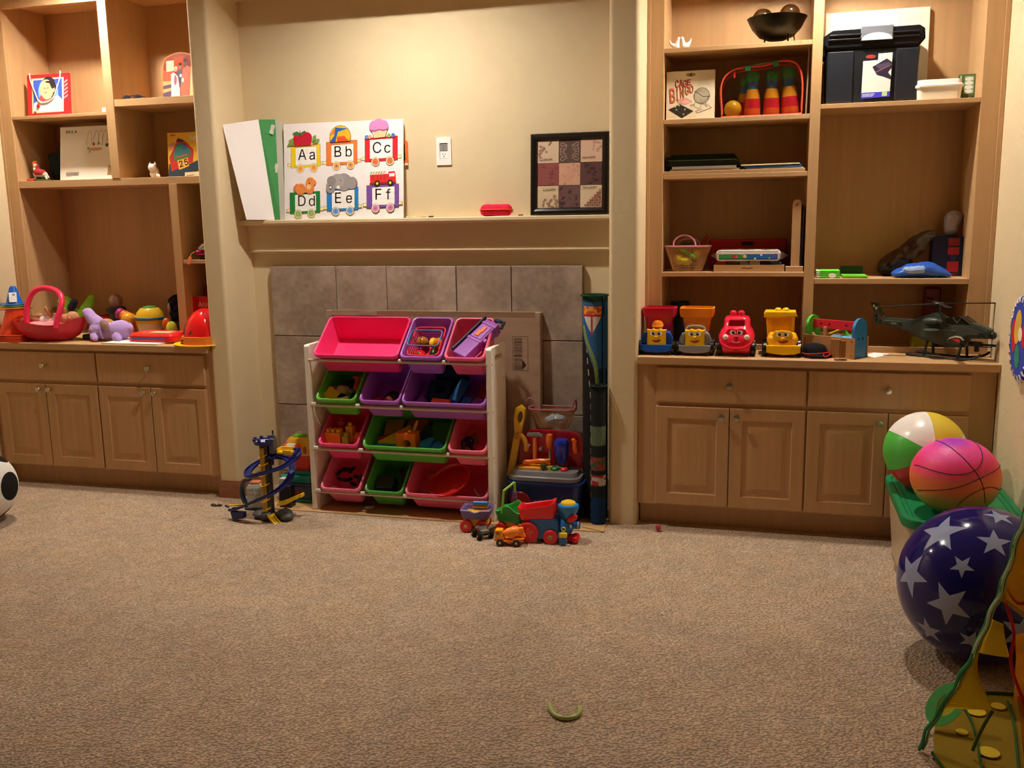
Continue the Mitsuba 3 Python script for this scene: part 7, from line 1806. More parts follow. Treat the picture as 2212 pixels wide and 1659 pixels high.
t.part('yellow_base', rbox(0.125, 0.085, 0.03, (0, 0, 0.052), 0.006), mat('plastic', '#d8a020'))
gt = fine(wagon_tub(0.155, 0.125, 0.052, lambda a, b: 0 * a), 0.012)
v = np.array(gt.vertices)
v[:, 2] += np.clip(v[:, 2] / 0.05, 0, 1) ** 2 * 0.032 * np.exp(-(v[:, 0] / 0.035) ** 2) * (np.abs(v[:, 1]) > 0.045)
gt.vertices = v
t.part('green_tub', gt, cG, 60, M=T(0, 0, 0.066))
t.part('tub_floor', box(0.11, 0.085, 0.004, (0.01, 0, 0.086)), mat('plastic', '#c8a028'), False)
for sx in (-1, 1):
    for sy in (-1, 1):
        wheel(t, sx * 0.042, 0.030, 0.030, sy * 0.052, cR, None, 0.018)
lime = mat('plastic', '#84c62c')
t.part('crane_arm', cat(tube([(-0.032, -0.058, 0.112), (-0.020, -0.058, 0.228)], 0.0062, 8), tube([(-0.020, -0.058, 0.228), (0.022, -0.02, 0.268)], 0.0065, 8), tube([(0.022, -0.02, 0.268), (0.022, -0.02, 0.215)], 0.006, 8)), lime)
t.part('purple_hook', cat(rbox(0.020, 0.018, 0.022, (0.022, -0.02, 0.212), 0.006), rbox(0.022, 0.018, 0.020, (0.022, -0.02, 0.192), 0.007), rbox(0.014, 0.014, 0.014, (0.020, -0.02, 0.176), 0.005)), mat('plastic', '#6a4a88'))

t = Thing('toy_train_wagon', 'purple toy train wagon with yellow base at the left end of the train', 'toy wagon', T(-1.405, -0.235, 0.0, rz=6))
t.part('yellow_base', rbox(0.120, 0.080, 0.04, (0, 0, 0.050), 0.006), mat('plastic', '#e0a824'))
pt = fine(wagon_tub(0.160, 0.125, 0.048, lambda a, b: 0 * a), 0.012)
v = np.array(pt.vertices)
v[:, 2] -= np.clip(v[:, 2] / 0.05, 0, 1) ** 2 * 0.012 * np.exp(-((v[:, 0] + 0.0) / 0.022) ** 2) * (v[:, 1] < -0.04)
pt.vertices = v
t.part('purple_tub', pt, mat('plastic', '#6f5f9c', roughness=0.35), 60, M=T(0, 0, 0.068))
t.part('tub_floor', box(0.118, 0.09, 0.004, (0.005, 0, 0.092)), mat('plastic', '#d0a428'), False)
t.part('blue_roller', cyl(0.012, 0.078, (0.012, 0.035, 0.128), 'x', b=0.004), mat('plastic', '#2270b4'))
t.part('orange_ledge', box(0.08, 0.012, 0.012, (0.012, 0.035, 0.110), 0.002), mat('plastic', '#d8822c'))
for sx in (-1, 1):
    for sy in (-1, 1):
        wheel(t, sx * 0.040 - 0.008, 0.032, 0.032, sy * 0.050, cR, mat('plastic', '#c89a58'), 0.018)

t = Thing('toy_mixer_truck', 'small orange toy cement mixer truck in front of the green wagon', 'toy truck', T(-1.183, -0.420, 0.0, rz=6))
og = mat('plastic', '#f08a24', roughness=0.3)
QX = lambda x: (x - 765) * ZK
QZ = lambda y: (1022 - y) * ZK
t.part('chassis', pillow([(QX(560), QZ(915)), (QX(680), QZ(900)), (QX(690), QZ(940)), (QX(810), QZ(940)), (QX(830), QZ(905)), (QX(980), QZ(905)), (QX(950), QZ(940)), (QX(930), QZ(955)), (QX(570), QZ(955)), (QX(555), QZ(945))], 0.058, 0.004), og)
t.part('cab', pillow([(QX(562), QZ(915)), (QX(562), QZ(812)), (QX(575), QZ(800)), (QX(668), QZ(800)), (QX(675), QZ(860)), (QX(690), QZ(915))], 0.052, 0.005), mat('plastic', '#e89a1c'))
t.prints('window', Print().add(rrect(0.018, 0.016, 0.003), '#a8761c'), on_front(QX(610), -0.0262, QZ(840)))
t.part('drum', lathe([(0, -0.044), (0.012, -0.044), (0.022, -0.024), (0.026, 0.004), (0.025, 0.022), (0.016, 0.038), (0.015, 0.046), (0, 0.046)], 26), mat('plastic', '#f2882c'), M=T(QX(805), 0, QZ(835)) @ T(ry=78))
t.part('chute', pillow([(QX(900), QZ(770)), (QX(955), QZ(765)), (QX(965), QZ(850)), (QX(985), QZ(880)), (QX(940), QZ(900)), (QX(915), QZ(840))], 0.03, 0.004), og)
t.part('red_tank', rbox(0.020, 0.05, 0.012, (QX(765), 0, QZ(968)), 0.003), mat('plastic', '#d8562c'))
for x in (640, 870):
    for sy in (-1, 1):
        wheel(t, QX(x), 0.0185, 0.0185, sy * 0.028, mat('plastic', '#18140f'), mat('plastic', '#d0a03a'), 0.014)
t = Thing('toy_monster_truck', 'tiny grey toy monster truck with big black wheels left of the mixer truck', 'toy truck', T(-1.345, -0.345, 0.0, rz=-48))
t.part('body', pillow([(-0.045, 0.032), (-0.048, 0.046), (-0.02, 0.048), (-0.012, 0.062), (0.012, 0.062), (0.02, 0.048), (0.045, 0.045), (0.045, 0.032)], 0.042, 0.006), mat('plastic', '#6d6a60', roughness=0.3))
t.part('cab', rbox(0.026, 0.036, 0.014, (0, 0, 0.056), 0.004), mat('gloss', '#1a1a1c'))
t.part('red_stripe', cat(box(0.05, 0.044, 0.005, (-0.01, 0, 0.040))), mat('plastic', '#7a3028'), False)
for sx in (-1, 1):
    for sy in (-1, 1):
        wheel(t, sx * 0.032, 0.0195, 0.0195, sy * 0.032, mat('matte', '#16130f'), mat('plastic', '#b8923a'), 0.020)

# ---------------------------------------------------------------- spiral ramp tower and toys at the left of the organizer
TWM = T(-2.553, -0.300, 0.0)
t = Thing('marble_tower', 'dark blue toy race track tower with a spiral ramp and yellow rings on the carpet', 'toy tower', TWM)
K3 = 1 / 2591.0
M3 = lambda x, y: ((x - 735) * K3, (1420 - y) * K3)
navy, yel, gry = mat('plastic', '#15206e', roughness=0.35), mat('plastic', '#e0b81e', roughness=0.35), mat('plastic', '#4c4c4c', roughness=0.5)
t.part('column', cyl(0.030, M3(0, 380)[1] - 0.03, (0, 0.004, (M3(0, 380)[1] + 0.03) / 2), n=20), mat('plastic', '#2a2418'))
t.part('yellow_core', cyl(0.014, M3(0, 400)[1] - 0.03, (-0.004, -0.022, (M3(0, 400)[1] + 0.03) / 2), n=16), mat('plastic', '#b8901c'))
for k, yy in enumerate((530, 645, 790, 935, 1160, 1280)):
    t.part('yellow_scoop', lathe([(0.012, 0), (0.026, 0.003), (0.028, 0.008), (0.014, 0.006)], 22), yel, M=T(M3(735, 0)[0], -0.020, M3(0, yy)[1], ry=-22 + 8 * (k % 2), rx=10))
top = M3(0, 335)[1]
t.part('battlement', lathe([(0, top - 0.008), (0.052, top - 0.008), (0.056, top), (0.056, top + 0.012), (0.050, top + 0.012), (0.048, top + 0.002), (0, top + 0.002)], 32), navy)
t.part('top_plate', cyl(0.048, 0.003, (0, 0, top + 0.004), n=28), mat('plastic', '#a8b0c4'))
for a in np.linspace(0, 2 * np.pi, 8, endpoint=False):
    t.part('merlon', rbox(0.018, 0.010, 0.014, (0.053 * math.cos(a), 0.053 * math.sin(a), top + 0.018), 0.003), navy)
t.part('grey_turret', cat(rbox(0.032, 0.04, 0.085, (0.050, 0.0, M3(0, 380)[1]), 0.006), cyl(0.012, 0.02, (0.052, 0, M3(0, 255)[1]), n=14)), mat('plastic', '#4a4c50'))
t.part('flag_post', cat(cyl(0.003, 0.04, (0.052, 0, M3(0, 215)[1]), n=8), box(0.008, 0.004, 0.018, (0.053, 0, M3(0, 188)[1]))), mat('plastic', '#2a2a30'))
P3 = lambda x, y, d: (M3(x, y)[0], d, M3(x, y)[1])
ramp = spline([P3(880, 530, -0.03), P3(1010, 490, 0.05), P3(1140, 480, 0.06), P3(1180, 540, 0.0), P3(1080, 630, -0.06), P3(900, 690, -0.09), P3(700, 745, -0.10), P3(540, 770, -0.06), P3(480, 740, 0.0), P3(560, 665, 0.075), P3(740, 625, 0.11), P3(900, 640, 0.11), P3(1020, 700, 0.08), P3(1075, 800, 0.03), P3(1040, 910, -0.03), P3(920, 1000, -0.075), P3(740, 1085, -0.09), P3(560, 1165, -0.09), P3(400, 1240, -0.08), P3(245, 1280, -0.06)], 120)


def channel(pts, w, h, th=0.004):
    """A U shaped track along a path."""
    p = np.asarray(pts)
    tg = np.gradient(p, axis=0)
    tg /= np.linalg.norm(tg, axis=1, keepdims=True)
    sd = np.cross(tg, [0, 0, 1.0])
    sd /= np.linalg.norm(sd, axis=1, keepdims=True)
    up = np.array([0, 0, 1.0])
    sec = [(-w, h), (-w, -th), (w, -th), (w, h), (w - th, h), (w - th, 0), (-w + th, 0), (-w + th, h)]
    rings = [np.array([q + s * a + up * b for a, b in sec]) for q, s in zip(p, sd)]
    return loft(rings)


t.part('spiral_ramp', channel(ramp, 0.019, 0.010), navy, 25)
t.part('ramp_foot', prism([P3(270, 1290, 0)[::2], P3(470, 1290, 0)[::2], P3(470, 1370, 0)[::2], P3(300, 1405, 0)[::2]], 0.03, (0, -0.07, 0)), navy, False)
t.part('ramp_gate', tube([P3(1175, 500, 0.0), P3(1225, 440, 0.0), P3(1235, 400, 0.01)], 0.010, 8), navy)
t.part('support_post', tube([P3(860, 540, -0.01), P3(862, 640, -0.01)], 0.006, 8), navy)
for pts in ([P3(1170, 520, 0.02), P3(1180, 1200, 0.02)],):
    pass
t.part('yellow_bucket', cat(rbox(0.072, 0.05, 0.012, (M3(1050, 0)[0], 0.0, M3(0, 460)[1]), 0.003), rbox(0.07, 0.008, 0.03, (M3(1045, 0)[0], 0.02, M3(0, 430)[1]), 0.003), rbox(0.008, 0.05, 0.028, (M3(955, 0)[0], 0.0, M3(0, 435)[1]), 0.003), rbox(0.05, 0.008, 0.02, (M3(1100, 0)[0], -0.022, M3(0, 440)[1]), 0.003)), yel)
t.part('yellow_strip', box(0.105, 0.012, 0.006, (0, 0, 0), 0.001), yel, False, M=T(*P3(320, 1215, -0.055), ry=-7))
t.part('arrow_tip', blob([[(P3(190, 1240, -0.055), 0.008), (P3(150, 1235, -0.055), 0.004)]], 0.005), navy)
for nm, pts in (('yellow_chute', [P3(880, 1205, 0.0), P3(980, 1195, 0.02), P3(1080, 1150, 0.04), P3(1180, 1110, 0.05)]), ('yellow_chute', [P3(820, 1340, -0.04), P3(900, 1390, -0.06), P3(980, 1440, -0.08), P3(1040, 1480, -0.115)])):
    t.part(nm, channel(spline(pts, 14), 0.019, 0.010), yel, 25)
t.part('chute_lip', cat(rbox(0.01, 0.04, 0.02, P3(1190, 1095, 0.05), 0.003)), yel)
for nm, c, r in (('grey_rock', P3(960, 1300, 0.01), (0.045, 0.04, 0.028)), ('grey_rock', P3(640, 1350, 0.0), (0.055, 0.045, 0.022)), ('grey_rock', P3(745, 1385, -0.03), (0.032, 0.03, 0.022)), ('grey_rock', P3(1030, 1345, -0.01), (0.035, 0.04, 0.022))):
    t.part(nm, rough(ball(r, (c[0], c[1], r[2]), 3), 0.006, 35), gry)
t.part('base_plate', cyl(0.045, 0.03, (0, 0, 0.016), n=24, b=0.006), mat('plastic', '#2c2a26'))

t = Thing('toy_house', 'silver grey toy house with an orange dot behind the spiral ramp', 'toy house', T(-2.708, -0.150, 0.0, rz=4))
t.part('walls', hull([(-0.040, -0.035, 0.012), (0.040, -0.035, 0.012), (-0.040, 0.035, 0.012), (0.040, 0.035, 0.012), (-0.044, -0.035, 0.12), (0.044, -0.035, 0.125), (-0.034, -0.03, 0.140), (0.044, -0.03, 0.145), (-0.034, 0.035, 0.140), (0.044, 0.035, 0.145)]), mat('plastic', '#b8bcb8'), False)
t.prints('lines', Print().add(sg.box(-0.036, 0.085, 0.038, 0.112).difference(sg.box(-0.034, 0.087, 0.036, 0.110)), '#7a807c').add(disc(0.006, (-0.018, 0.04)), '#d8642c'), on_front(0, -0.0352, 0))
t.part('base', rbox(0.11, 0.09, 0.012, (0.0, 0, 0.006), 0.003), mat('plastic', '#1c2c34'))
t.part('string', tube(spline([(-0.004, -0.037, 0.145), (0.006, -0.0375, 0.09), (0.016, -0.0375, 0.04)], 10), 0.0012, 5), mat('cloth', '#e0dcd0'))
t.part('orange_roof_trim', rbox(0.06, 0.05, 0.012, (0.0, 0, 0.150), 0.005), mat('plastic', '#b8683c'))
t = Thing('blue_arch_track', 'dark teal curved track standing left of the silver toy house', 'toy track', T(-2.782, -0.140, 0.0))
t.one(prism(sg.Polygon([(0.02 + 0.05 * math.cos(a), 0.085 + 0.08 * math.sin(a)) for a in np.linspace(1.4, 4.4, 14)] + [(0.02 + 0.038 * math.cos(a), 0.085 + 0.066 * math.sin(a)) for a in np.linspace(4.4, 1.4, 14)]).union(sg.box(0.0, 0.0, 0.02, 0.02)), 0.03), mat('plastic', '#12304a'), 30)

t = Thing('pizza_oven_toy', 'teal and purple toy oven with a pizza picture behind the spiral tower', 'toy oven', T(-2.545, 0.055, CS))
t.part('base', rbox(0.19, 0.15, 0.02, (0.0, 0.0, 0.011), 0.006), mat('plastic', '#1f7a70'))
t.part('oven_body', rbox(0.175, 0.14, 0.072, (0.0, 0.0, 0.0575), 0.008), mat('plastic', '#4a6a7c'))
t.part('purple_band', rbox(0.18, 0.145, 0.016, (0.0, 0, 0.102), 0.006), mat('plastic', '#5a3a80'))
t.part('teal_top', rbox(0.185, 0.15, 0.044, (0.0, 0, 0.133), 0.012), mat('plastic', '#1f8a7c'))
t.part('teal_step', rbox(0.14, 0.12, 0.024, (0.02, 0, 0.167), 0.008), mat('plastic', '#1c7a70'))
t.part('orange_knob', ball((0.012, 0.010, 0.012), (-0.05, -0.078, 0.135), 2), mat('plastic', '#e8602c'))
t.prints('pizza_print', Print().add(sg.box(-0.08, 0.024, 0.086, 0.088), '#46586a').add(ell(0.062, 0.024, (0.005, 0.050)), '#8a5c44').add(ell(0.050, 0.018, (0.005, 0.055)), '#8c2c1c').add(ell(0.010, 0.004, (-0.02, 0.056)), '#b8482c').add(ell(0.010, 0.004, (0.02, 0.058)), '#b8482c', False), on_front(0, -0.0702, 0))
t = Thing('yellow_drum_toy', 'rounded yellow and red toy drum on top of the teal toy oven', 'toy', T(-2.535, 0.060, CS + 0.1795))
t.part('red_lower', loft([rring(0.13, 0.10, 0.03, 0.0), rring(0.155, 0.115, 0.04, 0.03), rring(0.168, 0.12, 0.045, 0.085), rring(0.166, 0.118, 0.045, 0.087)]), mat('plastic', '#c8341f'), 60)
t.part('yellow_upper', loft([rring(0.168, 0.12, 0.045, 0.086), rring(0.170, 0.122, 0.046, 0.12), rring(0.160, 0.115, 0.045, 0.155), rring(0.13, 0.09, 0.04, 0.178), rring(0.10, 0.07, 0.03, 0.184)]), mat('plastic', '#dca82c'), 60)
t.part('green_cap', loft([rring(0.09, 0.06, 0.028, 0.183), rring(0.085, 0.055, 0.026, 0.194), rring(0.06, 0.04, 0.018, 0.198)]), mat('plastic', '#6aa82c'), 60)
t.part('wire_handle', tube(spline([(-0.035, 0, 0.195), (-0.02, 0, 0.207), (0.02, 0, 0.207), (0.035, 0, 0.195)], 12), 0.0022, 6), mat('plastic', '#a8b89a'))
t.part('roller', cyl(0.022, 0.055, (-0.022, -0.062, 0.135), 'x', b=0.002), mat('plastic', '#d8c8bc'))
for sx in (-1, 1):
    t.part('roller_cap', ball((0.018, 0.024, 0.024), (-0.022 + sx * 0.034, -0.062, 0.135), 2), mat('plastic', '#e0401c'))
t.part('magenta_spot', ball((0.020, 0.008, 0.022), (0.01, -0.060, 0.085), 2), mat('plastic', '#c81e4a'))
t.part('brown_spot', ball((0.010, 0.008, 0.022), (0.055, -0.060, 0.12), 2), mat('plastic', '#a8501c'))
t.part('blue_knob', ball((0.014, 0.010, 0.022), (0.0, -0.066, 0.11), 2), mat('plastic', '#1d2c98'))
solo('pale_toy_box', 'small pale grey toy box behind the spiral ramp of the tower', 'toy box', rbox(0.045, 0.04, 0.04, (0, 0, 0.02), 0.004), mat('plastic', '#b8b4b0'), T(-2.565, -0.095, 0.128))
solo('dark_toy_stand', 'dark toy stand under the pale grey toy box behind the tower', 'toy', rbox(0.07, 0.06, 0.1275, (0, 0, 0.06375), 0.005), mat('plastic', '#141418'), T(-2.555, -0.090, 0.0003))
solo('white_scrap', 'scrap of white paper on the floor under the bottom bins', 'paper scrap', rough(fine(box(0.045, 0.03, 0.004, (0, 0, 0.004)), 0.012), 0.003, 50), white_paper, T(-2.09, -0.03, CS))
for k, (x, y, s) in enumerate(((-2.975, -0.165, 0.011), (-2.955, -0.170, 0.008), (-2.94, -0.160, 0.010))):
    solo('dirt_crumb', ('dark brown crumb on the carpet nearest the left cabinet', 'dark brown crumb between its two neighbours on the carpet by the left pier', 'dark brown crumb on the carpet nearest the spiral tower')[k], 'crumb', rough(ball((s * 1.6, s, s * 0.6), (0, 0, s * 0.55), 2), 0.003, 90), mat('matte', '#4a3a2a'), T(x, y, 0), group=None)

# ---------------------------------------------------------------- balls and bits on the carpet


def _soccer(cx, cy, cz, r):
    phi = (1 + 5 ** 0.5) / 2
    vs = [np.array(v) / np.linalg.norm(v) for a in (-1, 1) for b in (-phi, phi) for v in ((0, a, b), (a, b, 0), (b, 0, a))]
    ax = np.array([0.55, -0.62, 0.56])
    R_ = trimesh.geometry.align_vectors(vs[0], ax / np.linalg.norm(ax))[:3, :3]
    vs = [R_ @ v for v in vs]

    def fn(p, n, uv):
        d = mi.Vector3f(p.x - cx, p.y - cy, p.z - cz) / r
        m = mi.Float(-1)
        for v in vs:
            m = dr.maximum(m, d.x * v[0] + d.y * v[1] + d.z * v[2])
        return mikit.mix((0.72, 0.70, 0.66), (0.014, 0.014, 0.012), mikit.smoothstep(0.918, 0.924, m))
    return fn


SC = (-4.045, -0.700, 0.196)
solo('soccer_ball', 'black and white soccer ball on the carpet at the left edge', 'ball', ball(0.195, k=4), proc_mat('soccer_cloth', _soccer(*SC, 0.195), lambda p, n, uv: mikit.noise(p.x * 260, p.y * 260, p.z * 260), 0.0006, 0.75, 0.1), T(*SC), 60)

# storage tub with a green lid against the right wall
t = Thing('storage_tub', 'frosted plastic storage tub with a green lid under the two balls', 'storage tub', T(0.775, -0.430, 0.0))
t.part('tub', loft([rring(0.37, 0.60, 0.05, 0.0, 6), rring(0.39, 0.62, 0.055, 0.012, 6), rring(0.44, 0.68, 0.06, 0.325, 6), rring(0.43, 0.67, 0.055, 0.327, 6), rring(0.38, 0.61, 0.05, 0.016, 6)]), mat('plastic', '#b9a688', roughness=0.35), 40)
t.part('lid', loft([rring(0.455, 0.715, 0.075, 0.322, 8), rring(0.472, 0.738, 0.085, 0.326, 8), rring(0.474, 0.740, 0.085, 0.356, 8), rring(0.468, 0.734, 0.082, 0.362, 8), rring(0.428, 0.690, 0.07, 0.363, 8), rring(0.415, 0.678, 0.065, 0.357, 8), rring(0.40, 0.66, 0.06, 0.357, 8)]), mat('plastic', '#127a48', roughness=0.38), 30)
t.part('lid_groove', tube(rring(0.385, 0.65, 0.055, 0.3575, 8), 0.003, 6, True), mat('plastic', '#0f6a3e'))
LIDZ = 0.3575


def ball_gores(c, r, axis, cols, name, label, start=0.0):
    """An inflated beach ball: six gores, each its own panel, and the end discs."""
    t = Thing(name, label, 'ball', T(*c) @ trimesh.geometry.align_vectors([0, 0, 1], axis))
    n = len(cols)
    for k in range(n):
        a = np.linspace(start + 2 * np.pi * k / n + 0.003, start + 2 * np.pi * (k + 1) / n - 0.003, 14)
        th = np.linspace(0.09, np.pi - 0.09, 24)
        v = np.array([[r * math.sin(q) * math.cos(w), r * math.sin(q) * math.sin(w), r * math.cos(q)] for q in th for w in a])
        v = np.vstack([v, v * 0.985])
        m, h, f = len(a), len(th), []
        for i in range(h - 1):
            for j in range(m - 1):
                q = (i * m + j, (i + 1) * m + j, (i + 1) * m + j + 1, i * m + j + 1)
                f += [(q[0], q[1], q[2]), (q[0], q[2], q[3])]
                f += [(q[0] + h * m, q[2] + h * m, q[1] + h * m), (q[0] + h * m, q[3] + h * m, q[2] + h * m)]
        mesh = trimesh.Trimesh(v, f, process=False)
        t.part('gore', mesh, cols[k], 60)
    for s in (-1, 1):
        t.part('end_disc', lathe([(0, r * 0.994), (r * 0.06, r * 0.992), (r * 0.098, r * 0.988), (r * 0.098, r * 0.975), (0, r * 0.975)], 22), mat('plastic', '#e8e4da'), M=T() if s > 0 else T(rx=180))
    return t


gl = lambda c: mat('gloss', c, roughness=0.25)
bx_ = ball_gores((0.676, -0.300, LIDZ + 0.1735), 0.172, np.array([0.10, -0.96, 0.16]) / np.linalg.norm([0.10, -0.96, 0.16]), [gl('#e8e2da'), gl('#4fb84a'), gl('#c22c20'), gl('#3a5cc0'), gl('#e8e2da'), gl('#d8c03a')], 'beach_ball', 'white, green, red and yellow beach ball at the back on the green lid', math.radians(172))


def _rainbow(cx, cy, cz, r):
    def fn(p, n, uv):
        x, y, z = (p.x - cx) / r, (p.y - cy) / r, (p.z - cz) / (r * 0.9)
        h = z - 0.12 * x - 0.12 * (y + 0.4) - 0.14
        S = mikit.smoothstep
        c = mikit.mix((0.05, 0.20, 0.05), (0.33, 0.30, 0.05), S(-0.95, -0.62, h))
        c = mikit.mix(c, (0.78, 0.20, 0.05), S(-0.55, -0.15, h))
        c = mikit.mix(c, (0.83, 0.045, 0.17), S(-0.10, 0.35, h))
        c = mikit.mix(c, (0.82, 0.07, 0.33), S(0.38, 0.62, h))
        c = mikit.mix(c, (0.42, 0.04, 0.50), S(0.70, 0.84, h))
        return mi.Color3f(c) * (0.94 + 0.12 * mikit.noise(p.x * 240, p.y * 240, p.z * 240))
    return fn


BB, BR = np.array([0.742, -0.632, LIDZ + 0.1545]), 0.170
t = Thing('rainbow_basketball', 'soft pink, orange and green rainbow basketball in front on the green lid', 'ball')
bm = ball((BR, BR, BR * 0.905), BB, 4)
t.part('skin', bm, proc_mat('rainbow_rubber', _rainbow(*BB, BR), lambda p, n, uv: mikit.noise(p.x * 420, p.y * 420, p.z * 420), 0.0005, 0.45, 0.35), 60)
# printed seam lines: great and small circles of the ball
ey = (EYE - BB)
fw = np.array([0.10, -0.92, 0.36]) / np.linalg.norm([0.10, -0.92, 0.36])
rt = np.cross(np.array([0, 0, 1.0]), -fw)
rt = -rt / np.linalg.norm(rt)
upv = np.cross(fw, rt)
upv = -upv if upv[2] < 0 else upv


def on_ball(a, b):
    d = a * rt + b * upv + math.sqrt(max(0.0, 1 - a * a - b * b)) * fw
    return BB + d * np.array([BR, BR, BR * 0.905]) * 1.002


for pts in ([(-0.42, 0.90), (-0.18, 0.55), (0.10, 0.13), (0.24, -0.10), (0.34, -0.35), (0.46, -0.70)], [(-0.95, 0.25), (-0.70, 0.08), (-0.30, -0.04), (0.0, 0.0), (0.24, 0.16), (0.38, 0.42), (0.40, 0.70), (0.34, 0.92)], [(-0.90, -0.40), (-0.60, -0.42), (-0.25, -0.36), (0.22, -0.14), (0.62, 0.08), (0.93, 0.32)], [(-0.16, -0.80), (0.0, -0.58), (0.26, -0.40), (0.5, -0.32), (0.72, -0.34), (0.92, -0.30)]):
    q = spline([on_ball(*p) for p in pts], 36)
    q = BB + (q - BB) / np.linalg.norm((q - BB) / np.array([BR, BR, BR * 0.905]), axis=1, keepdims=True) * 1.002
    t.part('seam_line', tube(q, 0.0016, 5), mat('matte', '#3a2030'))

SBC, SBR = np.array([0.742, -1.190, 0.273]), 0.272
t = Thing('star_ball', 'large shiny blue vinyl ball with white stars before the green lid', 'ball')
t.part('skin', ball(SBR, SBC, 5), mat('gloss', '#11125c', roughness=0.10, specular=0.45), 60)


def star_patch(d, size, rot):
    d = np.asarray(d, float) / np.linalg.norm(d)
    a = np.cross([0, 0, 1.0], d)
    a /= np.linalg.norm(a)
    b = np.cross(d, a)
    g = star(size, rot=90 + rot, k=0.40)
    m = fine(trimesh.Trimesh(*[np.c_[q, np.zeros(len(q))] if i == 0 else q for i, q in enumerate(trimesh.creation.triangulate_polygon(g, engine='earcut'))], process=False), 0.02)
    v = np.array(m.vertices)
    p = d + (v[:, :1] * a + v[:, 1:2] * b) / SBR
    p = SBC + p / np.linalg.norm(p, axis=1, keepdims=True) * (SBR + 0.0006)
    q = trimesh.Trimesh(p, m.faces, process=False)
    if (q.face_normals @ d).mean() < 0:
        q.invert()
    return q


# directions of the printed stars from the ball's middle, their radii and turns
for d, size, rot in (((-0.555, -0.323, 0.766), 0.090, 28), ((0.123, -0.184, 0.975), 0.052, -20), ((-0.007, -0.626, 0.78), 0.056, -4), ((-0.377, -0.777, 0.504), 0.041, -27), ((-0.893, -0.396, 0.213), 0.085, -15), ((-0.518, -0.855, 0.029), 0.080, -40),
                     ((-0.673, -0.594, -0.44), 0.055, 5), ((-0.238, -0.887, -0.396), 0.045, -16), ((0.35, -0.85, 0.39), 0.07, 15), ((0.30, -0.93, -0.20), 0.08, -10), ((0.65, -0.40, 0.65), 0.06, 0), ((-0.30, 0.45, 0.84), 0.07, 0), ((0.90, -0.40, 0.15), 0.07, 20)):
    t.part('star', star_patch(d, size, rot), mat('gloss', '#8d98b8', roughness=0.14), 60)

solo('red_pacifier_ball', 'tiny dull red rubber ball on the carpet near the right pier', 'ball', cat(ball((0.013, 0.013, 0.019), (0, 0, 0.019), 3), blob([[((0.006, -0.008, 0.006), 0.005), ((0.014, -0.006, 0.006), 0.004)]], 0.004)), mat('plastic', '#a83a44'), T(-0.505, -0.070, 0))
solo('white_bead', 'single tiny white bead on the open carpet', 'bead', ball(0.0045, (0, 0, 0.0045), 2), mat('plastic', '#f4efe0'), T(-0.376, -1.077, 0))
cv = spline([(-0.062, 0.052, 0.006), (-0.040, 0.0, 0.0075), (0.0, -0.028, 0.008), (0.032, -0.012, 0.0075), (0.042, 0.036, 0.005), (0.034, 0.06, 0.003)], 26)
solo('green_tube', 'pale green curved plastic tube lying on the carpet in the foreground', 'plastic tube', tube(cv, 0.0075, 10), mat('gloss', '#9aa860', roughness=0.25), T(-0.590, -1.925, 0.0), 60)

# collapsed play tent in the right foreground
t = Thing('play_tent', 'collapsed yellow mesh play tent with green and red binding at the right edge', 'play tent')
mesh_m = mat('sheet', '#c8a01c', roughness=0.6, diff_trans=1.0)
edge = spline([(0.463, -1.885, 0.008), (0.484, -1.90, 0.097), (0.522, -1.915, 0.196), (0.559, -1.92, 0.285), (0.589, -1.92, 0.372), (0.613, -1.92, 0.457), (0.637, -1.92, 0.541), (0.654, -1.92, 0.622), (0.667, -1.92, 0.690), (0.684, -1.92, 0.762), (0.70, -1.925, 0.84)], 60)
wob = edge + np.c_[0.003 * np.sin(np.arange(60) * 0.9), np.zeros(60), 0.002 * np.cos(np.arange(60) * 1.3)]
t.part('green_binding', tube(wob, 0.0085 + 0.0018 * np.sin(np.arange(60) * 0.7), 8, flat=(1.0, 0.5)), mat('cloth', '#2f6a3c'), 60)
t.part('light_binding', tube(wob + (0.011, 0.006, 0.0), 0.0075, 8, flat=(1.0, 0.5)), mat('cloth', '#8fae78'), 60)
t.part('pale_strip', tube(wob[24:] + (0.002, -0.006, 0.004), 0.0045, 6), mat('cloth', '#a8b894'), 60)


def cloth_patch(pts, nx=16, ny=16, amp=0.006, seed=0, bulge=0.0):
    """A cloth sheet spanned between four corners, gently rumpled."""
    a, b, c, d = (np.asarray(p, float) for p in pts)
    g = np.array([[(1 - u) * (1 - v) * a + u * (1 - v) * b + u * v * c + (1 - u) * v * d for u in np.linspace(0, 1, nx)] for v in np.linspace(0, 1, ny)]).reshape(-1, 3)
    n = np.cross(b - a, d - a)
    n /= np.linalg.norm(n)
    uu, vv = np.meshgrid(np.linspace(0, 1, nx), np.linspace(0, 1, ny))
    g = g + n * ((meshkit.fbm(g * 14 + seed * 9.1, 3, seed) - 0.5)[:, None] * 2 * amp) + n * (bulge * np.sin(np.pi * uu) * np.sin(np.pi * vv)).reshape(-1, 1)
    f = []
    for i in range(ny - 1):
        for j in range(nx - 1):
            q = i * nx + j
            f += [(q, q + 1, q + nx + 1), (q, q + nx + 1, q + nx)]
    return trimesh.Trimesh(g, f, process=False)


def netting(pts, nx, ny, amp, seed, r=0.00075, bulge=0.0):
    """The same sheet as real netting: thin cords both ways."""
    m = cloth_patch(pts, nx, ny, amp, seed, bulge)
    g = np.asarray(m.vertices).reshape(ny, nx, 3)
    return cat(*[tube(g[i], r, 3) for i in range(ny)], *[tube(g[:, j], r, 3) for j in range(nx)])


